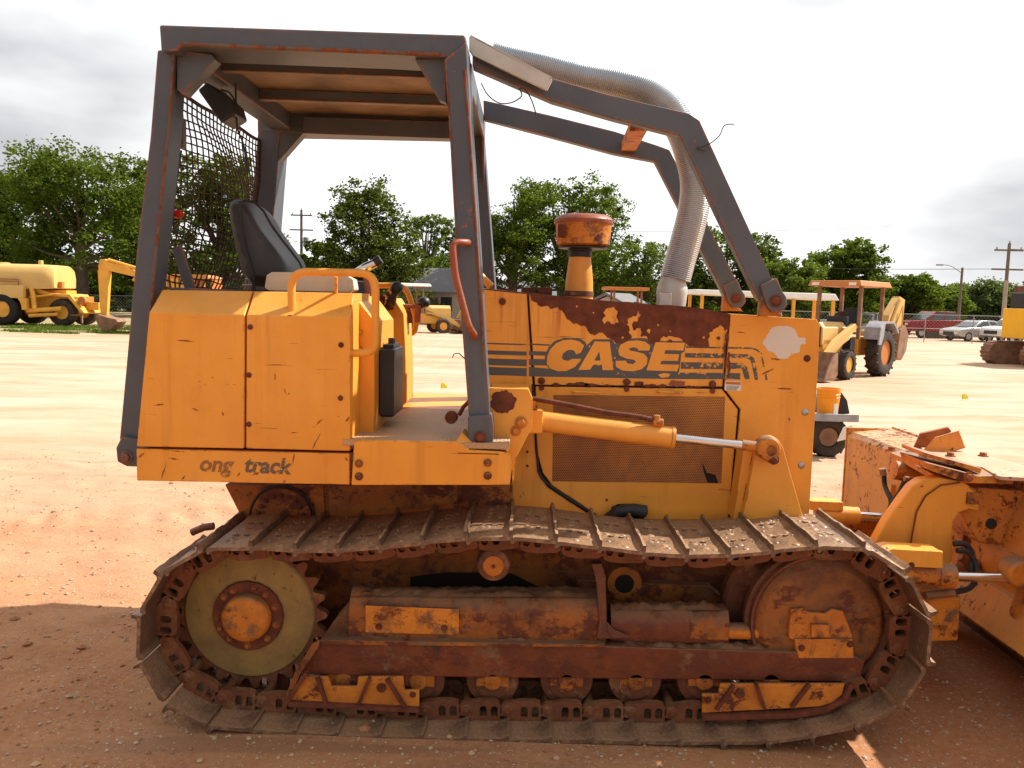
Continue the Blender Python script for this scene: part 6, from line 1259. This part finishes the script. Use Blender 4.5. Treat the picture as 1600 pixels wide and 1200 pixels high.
# vehicles behind the far fence
def car(name, loc, rz, L_, H, W, mat, label, cat, kind):
    r = empty(name, loc, rz, label, cat)
    h = L_ / 2; wr = 0.40 if kind == 'truck' else 0.33
    if kind == 'truck': low = [(-h, 0.55), (-h, 1.15), (-h + .15, 1.22), (-1.35, 1.30), (2.1 - 1.2, 1.34), (h, 1.30), (h, 0.6), (2.6, 0.5), (-2.7, 0.5)]; cabp = [(-1.5, 1.28), (-0.65, H), (1.0, H), (1.15, 1.30)]
    elif kind == 'sedan': low = [(-h, 0.4), (-h, 0.72), (-h + .25, 0.82), (-1.15, 0.95), (1.5, 1.0), (h - .1, 0.95), (h, 0.5), (h - .3, 0.3), (-h + .4, 0.3)]; cabp = [(-1.1, 0.94), (-0.3, H), (0.75, H), (1.7, 0.98)]
    else: low = [(-h, 0.45), (-h, 0.9), (-h + .2, 1.02), (-1.2, 1.1), (h - .1, 1.15), (h, 0.5), (-h + .4, 0.35)]; cabp = [(-1.2, 1.08), (-0.5, H), (h - .5, H), (h - .15, 1.12)]
    body = MB(); A = [(x, -W / 2, z) for x, z in low]; B = [(x, W / 2, z) for x, z in low]; body.ext(A, B)
    A = [(x, -W / 2 + (.04 if z < 1.35 else .18), z) for x, z in cabp]; B = [(x, -y, z) for x, y, z in A]; body.ext(A, B)
    b = T(r, body, 'body', mat, None, 0.04, 50)
    (x0, z0), (x1, z1), (x2, z2), (x3, z3) = cabp
    def wn(t0, t1):
        xa, xb = x0 + (x3 - x0) * t0, x0 + (x3 - x0) * t1; ua, ub_ = x1 + (x2 - x1) * t0, x1 + (x2 - x1) * t1; o_ = []
        for s in (-1, 1):
            y0_, y1_ = s * (W / 2 - .035), s * (W / 2 - .155); q = [(xa + .05, y0_, z0 + .06), (xb - .05, y0_, z0 + .06), (ub_ - .04, y1_, z1 - .08), (ua + .04, y1_, z1 - .08)]
            T(r, MB().ext(q, [(x, y + s * .01, z) for x, y, z in q]), 'side_window', 'glass', b)
    wn(0.08, 0.5); wn(0.53, 0.95)
    q = [(x0 - .01, -W / 2 + .15, z0 + .04), (x0 - .01, W / 2 - .15, z0 + .04), (x1 - .03, W / 2 - .25, z1 - .05), (x1 - .03, -W / 2 + .25, z1 - .05)]
    T(r, MB().ext(q, [(x - .012, y, z + .01) for x, y, z in q]), 'windscreen', 'glass', b)
    for x in (-h * .62, h * .58):
        for y in (-W / 2 + .1, W / 2 - .1): wheel(r, x, y, wr, 0.24, 'tyre_black', 'silver', rimf=0.62)
    zf = low[1][1] - .12
    for y in (-W / 2 + .25, W / 2 - .25): T(r, MB().box(-h - .02, -h + .02, y - .15, y + .15, zf - .09, zf + .05), 'headlight', 'white', b)
    T(r, MB().box(-h - .02, -h + .01, -.5, .5, zf - .22, zf + .02), 'front_grille', 'black', b)
    T(r, MB().box(h - .01, h + .02, -W / 2 + .05, -W / 2 + .25, zf - .05, zf + .15).box(h - .01, h + .02, W / 2 - .25, W / 2 - .05, zf - .05, zf + .15), 'tail_light', 'lampred', b)
    return r
Yc = 62
car('pickup_truck', (P(1462, 500, Yc).x, Yc, 0), R(12), 5.9, 1.95, 2.0, 'red', 'dark red crew cab pickup truck parked beyond the concrete barriers', 'pickup truck', 'truck')
car('sedan', (P(1527, 500, 57).x, 57, 0), R(14), 4.4, 1.42, 1.8, 'silver', 'silver grey sedan parked to the right of the red pickup', 'car', 'sedan')
car('suv', (P(1590, 500, 56).x, 56, 0), R(20), 4.6, 1.6, 1.9, 'carwhite', 'white car half hidden by the excavator, right of the silver sedan', 'car', 'suv')
car('sedan', (P(1345, 492, 68).x, 68, 0), R(10), 4.6, 1.6, 1.8, 'silver', 'pale car glimpsed through the canopy posts of the right backhoe', 'car', 'suv')
# barriers
def barrier(px, py, L_, rz, label):
    p = G(px, py); r = MB(); pr = [(-.30, 0), (.30, 0), (.30, .08), (.16, .30), (.09, .80), (-.09, .80), (-.16, .30), (-.30, .08)]
    n = 10; A = []
    for i in range(n + 1):
        x = -L_ / 2 + L_ * i / n; r.v += [(x + (0.12 * (0.8 - z) * (1 if i == n else -1 if i == 0 else 0)), y + .01 * noise.noise(Vector((x * 3, y * 5, z))), z) for y, z in pr]
    for i in range(n):
        for j in range(8): r.f.append((i * 8 + j, i * 8 + (j + 1) % 8, (i + 1) * 8 + (j + 1) % 8, (i + 1) * 8 + j))
    r.f += [tuple(range(8)), tuple(n * 8 + j for j in reversed(range(8)))]
    o = r.build('concrete_barrier', M['concrete'], None, (0, 0, 0), 30, 0.01); o.location = (p.x, p.y, -0.02); o.rotation_euler = (0, 0, rz)
    tag(o, label, 'barrier', 'concrete barriers in front of the parked vehicles')
barrier(1471, 528, 2.6, R(3), 'stained concrete barrier in front of the red pickup, the longest one'); barrier(1407, 525, 1.3, R(60), 'end of a concrete barrier just right of the backhoe arm'); barrier(1392, 523, 1.3, R(0), 'paler concrete barrier partly behind the backhoe arm')
# chain link fence along the back
def fence(x0, x1, y, h, label):
    r = empty('chain_link_fence', (0, y, 0), 0, label, 'fence'); n = max(2, int((x1 - x0) / 3))
    for i in range(n + 1):
        x = x0 + (x1 - x0) * i / n; T(r, MB().tube([(x, 0, 0), (x, 0, h)], 0.03, 6), 'post', 'galv')
    T(r, MB().tube([(x0, 0, h), (x1, 0, h)], 0.022, 6).tube([(x0, 0, h / 2), (x1, 0, h / 2)], 0.01, 4), 'rail', 'galv')
    m = MB(); st = 0.22
    k_ = int((x1 - x0) / st)
    for i in range(k_):
        x = x0 + i * st
        if x + h < x1: m.add([(x, 0, 0), (x + .010, 0, 0), (x + h + .010, 0, h), (x + h, 0, h)], [(0, 1, 2, 3)]); m.add([(x + h, 0, 0), (x + h + .010, 0, 0), (x + .010, 0, h), (x, 0, h)], [(0, 1, 2, 3)])
    T(r, m, 'mesh', 'galv', None, 0, 0)
fence(16, 52, 52.5, 1.75, 'long chain link fence in front of the parked cars on the right')
fence(-52, -22, 60, 1.6, 'chain link fence under the trees behind the water tanker')
# utility poles, lamp, wires
def pole(px, ptop, Y, r, label, cat, mat='wood', name='utility_pole', arms=True, extra=None):
    b = P(px, 480, Y); tpt = P(px + (2 if px > 800 else 0), ptop, Y); ro = empty(name, (b.x, Y, 0), 0, label, cat)
    T(ro, MB().tube([(0, 0, 0), (0, 0, tpt.z)], [r, r * 0.7], 10), 'shaft', mat)
    z = tpt.z
    if arms: T(ro, MB().box(-1.0, 1.0, -.06, .06, z - .55, z - .43).box(-1.1, 1.1, -.06, .06, z - 1.9, z - 1.78), 'crossarm', mat); T(ro, MB().cyl((-.85, 0, z - .43), (0, 0, 1), .05, .18, 8).cyl((.85, 0, z - .43), (0, 0, 1), .05, .18, 8).cyl((0, 0, z), (0, 0, 1), .05, .18, 8), 'insulators', 'bluegrey')
    if extra: extra(ro, z)
    return Vector((b.x, Y, z))
def transf(ro, z): T(ro, MB().cyl((.45, 0, z - 3.4), (0, 0, 1), .28, .9, 16).box(.1, .45, -.05, .05, z - 3.0, z - 2.9), 'transformer', 'bluegrey'); T(ro, MB().box(-1.6, -.1, -.03, .03, z - 5.6, z - 5.5), 'side_arm', 'wood')
def lampx(ro, z): T(ro, MB().tube(smooth_path([Vector((0, 0, z - .5)), Vector((-1, 0, z + .1)), Vector((-1.8, 0, z + .2))], 5), .04, 6).box(-2.3, -1.75, -.12, .12, z + .12, z + .24), 'lamp_arm', 'bluegrey')
def flood(ro, z):
    T(ro, MB().box(.7, 1.2, -.2, .2, z - 3.4, z - 3.0).tube([(0, 0, z - 3.8), (.9, 0, z - 3.4)], .04, 6), 'floodlight', 'frame_rust')
a1 = pole(471, 328, 78, .16, 'utility pole with transformer seen between screen and big evergreen', 'utility pole', extra=transf)
a2 = pole(1499, 418, 75, .14, 'wooden lamp pole with curved arm beside the red pickup', 'lamp pole', arms=False, extra=lampx, name='lamp_pole')
a3 = pole(1569, 380, 60, .15, 'tall pole with crossarms, pale lower half, near the right edge', 'utility pole', extra=flood)
T(bpy.data.objects['utility_pole.001'], MB().tube([(0, 0, 0), (0, 0, a3.z * 0.62)], [.17, .14], 10), 'pole_sleeve', 'concrete')
def wireT(p, q, sag, label):
    pts = [p.lerp(q, t / 16) - Vector((0, 0, sag * 4 * (t / 16) * (1 - t / 16))) for t in range(17)]
    o = MB().tube(pts, 0.018, 5).build('overhead_cable', M['rubber'], None, (0, 0, 0), 0); tag(o, label, 'cable')
wireT(a3 + Vector((0, 0, -.4)), Vector((a3.x + 30, 58, a3.z + 1)), .6, 'upper cable leaving the tall right pole towards the right edge')
wireT(a3 + Vector((0, 0, -1.8)), Vector((a3.x - 70, 95, a3.z + 2)), 1.2, 'long sagging cable from the tall right pole to the left')
wireT(a1 + Vector((0, 0, -.5)), Vector((a1.x + 60, 90, a1.z + 1)), 1.0, 'cable running right from the transformer pole past the evergreen')
# houses
def house(px, Y, wd, zw, zr_, dep, label, rz=0):
    b = P(px, 480, Y); r = empty('house', (b.x, Y, 0), rz, label, 'house')
    wl_ = T(r, MB().box(-wd / 2, wd / 2, 0, dep, 0, zw).prismX([(0.02, zw), (dep - .02, zw), (dep / 2, zr_ - .1)], -wd / 2 + .02, wd / 2 - .02), 'wall', 'wallpale')
    T(r, MB().prismX([(-.4, zw - .15), (dep / 2, zr_), (dep + .4, zw - .15), (dep + .4, zw), (dep / 2, zr_ + .18), (-.4, zw)], -wd / 2 - .3, wd / 2 + .3), 'roof', 'roofgrey')
    for x in (-wd * .3, wd * .25): T(r, MB().box(x - .5, x + .5, -.04, 0.0, 1.0, 2.1), 'window', 'glass', wl_)
    T(r, MB().box(-.2, .75, -.05, 0.0, 0, 2.05), 'door', 'wood', wl_)
house(672, 66, 6.0, 2.5, 4.3, 6, 'house with steep grey shingle roof seen between console and front cage post', R(-25))
house(1004, 62, 4.0, 1.6, 2.55, 4, 'small pale gabled building just left of the air duct collar', R(60))
house(800, 90, 9.0, 2.6, 4.0, 6, 'low pale house behind the trees near the front cage post')
# marker flags and the small bits on the yard
def flag(px, py, label):
    p = G(px, py + 3); r = empty('marker_flag', p, 0, label, 'flag')
    T(r, MB().tube([(0, 0, 0), (0, 0, .12)], .004, 5), 'wire', 'wire'); T(r, MB().ext([(0, -.003, .02), (.15, -.003, .03), (.11, -.003, .10), (.04, -.003, .15), (0, -.003, .12)], [(0, .003, .02), (.15, .003, .03), (.11, .003, .10), (.04, .003, .15), (0, .003, .12)]), 'pennant', 'flagyel')
flag(689, 605, 'small yellow marker flag on the sand left of the front cage post'); flag(1503, 622, 'small yellow marker flag on open sand at the right')

# ================================================================== trees
def tree(px, base_py, top_py, wpx, Y, leafm, label, seed, n=9000, shape='round', sz=0.26, trunk_vis=0.25, dens=1.0, cat='tree'):
    rr = random.Random(seed); b = P(px, base_py, Y); H = P(px, top_py, Y).z; Wd = wpx / F * Y / 2 * (1.3 if shape == 'cone' else 1.08)
    r = empty('tree', (b.x, Y, 0), 0, label, cat)
    nl = 30 if shape != 'cone' else 44; lobes = []
    z0 = H * trunk_vis
    for i in range(nl):
        for _ in range(40):
            u = rr.random()
            if shape == 'cone': zz_ = z0 + (H - z0) * (u ** 0.9) * 0.95; env = Wd * (1.0 - ((zz_ - z0) / (H - z0))) ** 0.62
            else:
                zz_ = z0 + (H - z0) * (0.08 + 0.86 * u); t = (zz_ - z0) / (H - z0); env = Wd * math.sqrt(max(0.02, 1 - (abs(t - 0.42) / 0.62) ** 2.2))
            a = rr.uniform(0, 6.283); rad = env * math.sqrt(rr.random()) * 0.86
            c = Vector((math.cos(a) * rad, math.sin(a) * rad * 0.8, zz_)); 
            if all((c - q[0]).length > Wd * 0.22 for q in lobes): break
        s = Wd * rr.uniform(0.26, 0.42) * (0.8 if shape == 'cone' else 1)
        if shape == 'loose': s *= 0.86
        c.z = min(c.z, H - s * (0.8 if shape == 'cone' else 1.12)); lobes.append((c, s))
    tm = MB(); tr0 = 0.028 * H + 0.06
    tm.tube([(0, 0, -0.1), (0.05 * rr.uniform(-1, 1) * H * .3, 0, z0), (0.1 * rr.uniform(-1, 1) * H * .3, 0, z0 + (H - z0) * .45), (0, 0, H * .86)], [tr0 * 1.25, tr0, tr0 * .6, tr0 * .12], 8)
    for c, s in lobes:
        st = Vector((0, 0, z0 + (c.z - z0) * 0.35)); m1 = st.lerp(c, 0.5) + Vector((0, 0, -0.05 * H * rr.random())); tm.tube([st, m1, c], [tr0 * .38, tr0 * .22, tr0 * .06], 5)
    T(r, tm, 'trunk', 'bark')
    cm = MB(); V = cm.v; Fc = cm.f; tot = sum(s * s for _, s in lobes)
    for c, s in lobes:
        sub = [(c + Vector((rr.gauss(0, 1), rr.gauss(0, 1), rr.gauss(0, .75))).normalized() * s * rr.uniform(.55, 1.08), s * rr.uniform(.22, .42)) for _ in range(15)]
        k_ = int(n * dens * 2.1 * s * s / tot)
        for _ in range(k_):
            q, ss = sub[int(rr.random() * 15)]
            d = Vector((rr.gauss(0, 1), rr.gauss(0, 1), rr.gauss(0, .7))); p = q + d * ss * 0.52
            e1 = Vector((rr.gauss(0, 1), rr.gauss(0, 1), rr.gauss(0, .6))).normalized(); e2 = e1.cross(Vector((rr.gauss(0, 1), rr.gauss(0, 1), rr.gauss(0, 1)))).normalized(); w1 = sz * rr.uniform(.6, 1.3); w2 = w1 * .55
            i0 = len(V); V += [tuple(p - e1 * w1 * .5), tuple(p + e2 * w2 * .5 ), tuple(p + e1 * w1 * .5), tuple(p - e2 * w2 * .5)]; Fc.append((i0, i0 + 1, i0 + 2, i0 + 3))
    me = bpy.data.meshes.new('crown'); me.from_pydata(V, [], Fc); me.materials.append(M[leafm]); o = bpy.data.objects.new('crown', me); COL.objects.link(o); o.parent = r
    return r
TR = [(130, 500, 228, 250, 60, 'leaf', 'tall spreading light green tree behind the water tanker', 1, 12000, 'round', .30, .26),
 (10, 500, 262, 190, 66, 'leaf_dark', 'dark tree at the left edge behind the water tanker', 2, 12000, 'round', .32, .08),
 (225, 500, 250, 130, 72, 'leaf_dark', 'tree right behind the rear roll cage post', 3, 8000, 'round', .32, .15),
 (350, 500, 240, 190, 66, 'leaf', 'tree filling the rear mesh screen', 4, 12000, 'round', .30, .12),
 (445, 500, 390, 60, 80, 'leaf_dark', 'low dark tree behind the black seat', 5, 4000, 'round', .32, .1),
 (568, 500, 278, 180, 62, 'leaf_ever', 'big dark conical evergreen behind the operator station', 6, 17000, 'cone', .26, .06),
 (505, 500, 375, 70, 75, 'leaf', 'low green tree at the left foot of the evergreen', 7, 4500, 'round', .30, .1),
 (665, 500, 332, 80, 84, 'leaf_pale', 'airy pale tree between the evergreen and the front cage post', 8, 4200, 'loose', .28, .2),
 (715, 500, 345, 90, 90, 'leaf_dark', 'dark tree directly behind the front cage post', 9, 7000, 'round', .32, .1),
 (798, 500, 278, 150, 68, 'leaf', 'leafy green tree right of the front cage post', 10, 10000, 'round', .26, .18),
 (882, 500, 268, 175, 70, 'leaf', 'tall green tree behind the air stack', 11, 9500, 'loose', .26, .2),
 (935, 500, 300, 120, 76, 'leaf', 'green tree between the air stack and the thin tree', 12, 4500, 'loose', .26, .2),
 (1002, 500, 372, 115, 72, 'leaf_pale', 'thin sparse tree left of the air duct', 13, 4200, 'loose', .24, .3),
 (960, 505, 425, 150, 82, 'leaf_dark', 'low dark tree behind the small orange canopy', 14, 6000, 'round', .34, .05),
 (1130, 500, 355, 170, 74, 'leaf_dark', 'dark rounded tree behind the sweep arm feet', 15, 11000, 'round', .30, .08),
 (1240, 500, 402, 110, 66, 'leaf_pale', 'low light green tree right of the sweep arms', 16, 8000, 'round', .26, .08),
 (1327, 500, 370, 130, 70, 'leaf', 'full round green tree above the orange backhoe canopy', 17, 12000, 'round', .28, .08),
 (1415, 505, 424, 105, 72, 'leaf', 'bushy green tree right of the backhoe, above the barriers', 18, 9000, 'round', .28, .05),
 (1475, 500, 447, 80, 95, 'leaf_pale', 'pale low tree behind the red pickup', 19, 4500, 'round', .34, .05),
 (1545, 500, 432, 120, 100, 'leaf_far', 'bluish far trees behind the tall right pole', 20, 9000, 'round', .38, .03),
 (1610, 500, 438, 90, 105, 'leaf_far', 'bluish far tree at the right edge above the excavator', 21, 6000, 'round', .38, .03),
 (80, 505, 395, 150, 78, 'leaf_dark', 'low dark tree under the tall spreading tree', 22, 7000, 'round', .36, .03),
 (-70, 500, 300, 170, 64, 'leaf_dark', 'dark tree just reaching in at the left edge', 23, 7000, 'round', .34, .05),
 (200, 505, 420, 130, 80, 'leaf_dark', 'low dark tree behind the raised digging arm', 24, 6000, 'round', .36, .03),
 (1070, 505, 440, 130, 90, 'leaf_dark', 'low dark tree behind the air duct collar', 25, 5000, 'round', .36, .03),
 (620, 505, 425, 120, 95, 'leaf_dark', 'low dark tree behind the steep grey roof', 26, 5000, 'round', .36, .03)]
for t in TR:
    tree(t[0], t[1], t[2], t[3], t[4], t[5], t[6], t[7], t[8], t[9], t[10], t[11])
# far wood closing the horizon
rr = random.Random(99); cm = MB()
for i in range(34000):
    x = rr.uniform(-110, 130); hgt = 5.0 + 1.6 * noise.noise(Vector((x * .06, 0, 0))) + 1.1 * noise.noise(Vector((x * .25, 3, 0))); z = hgt * rr.random() ** .7; y = 118 + rr.uniform(-5, 5)
    e1 = Vector((rr.gauss(0, 1), rr.gauss(0, 1), rr.gauss(0, .6))).normalized() * rr.uniform(.3, .7); e2 = e1.cross(Vector((rr.gauss(0, 1), rr.gauss(0, 1), rr.gauss(0, 1)))).normalized() * rr.uniform(.2, .5)
    c = Vector((x, y, z)); cm.add([c - e1, c + e2, c + e1, c - e2], [(0, 1, 2, 3)])
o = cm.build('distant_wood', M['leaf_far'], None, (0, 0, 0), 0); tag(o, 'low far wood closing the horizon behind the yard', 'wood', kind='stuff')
# grass under the tanker
rr = random.Random(12); cm = MB()
for i in range(16000):
    y = rr.uniform(36.5, 45); x = rr.uniform(-30, -17.5)
    if noise.noise(Vector((x * .35, y * .9, 2))) < -.02: continue
    h_ = rr.uniform(.04, .13); a = rr.random() * 3.14; dx, dy = math.cos(a) * .05, math.sin(a) * .05
    cm.add([(x - dx, y - dy, -.02), (x + dx, y + dy, -.02), (x + rr.uniform(-.05, .05), y, h_)], [(0, 1, 2)])
o = cm.build('grass', M['leaf_pale'], None, (0, 0, 0), 0); tag(o, 'thin green grass growing in front of the water tanker', 'grass', kind='stuff')
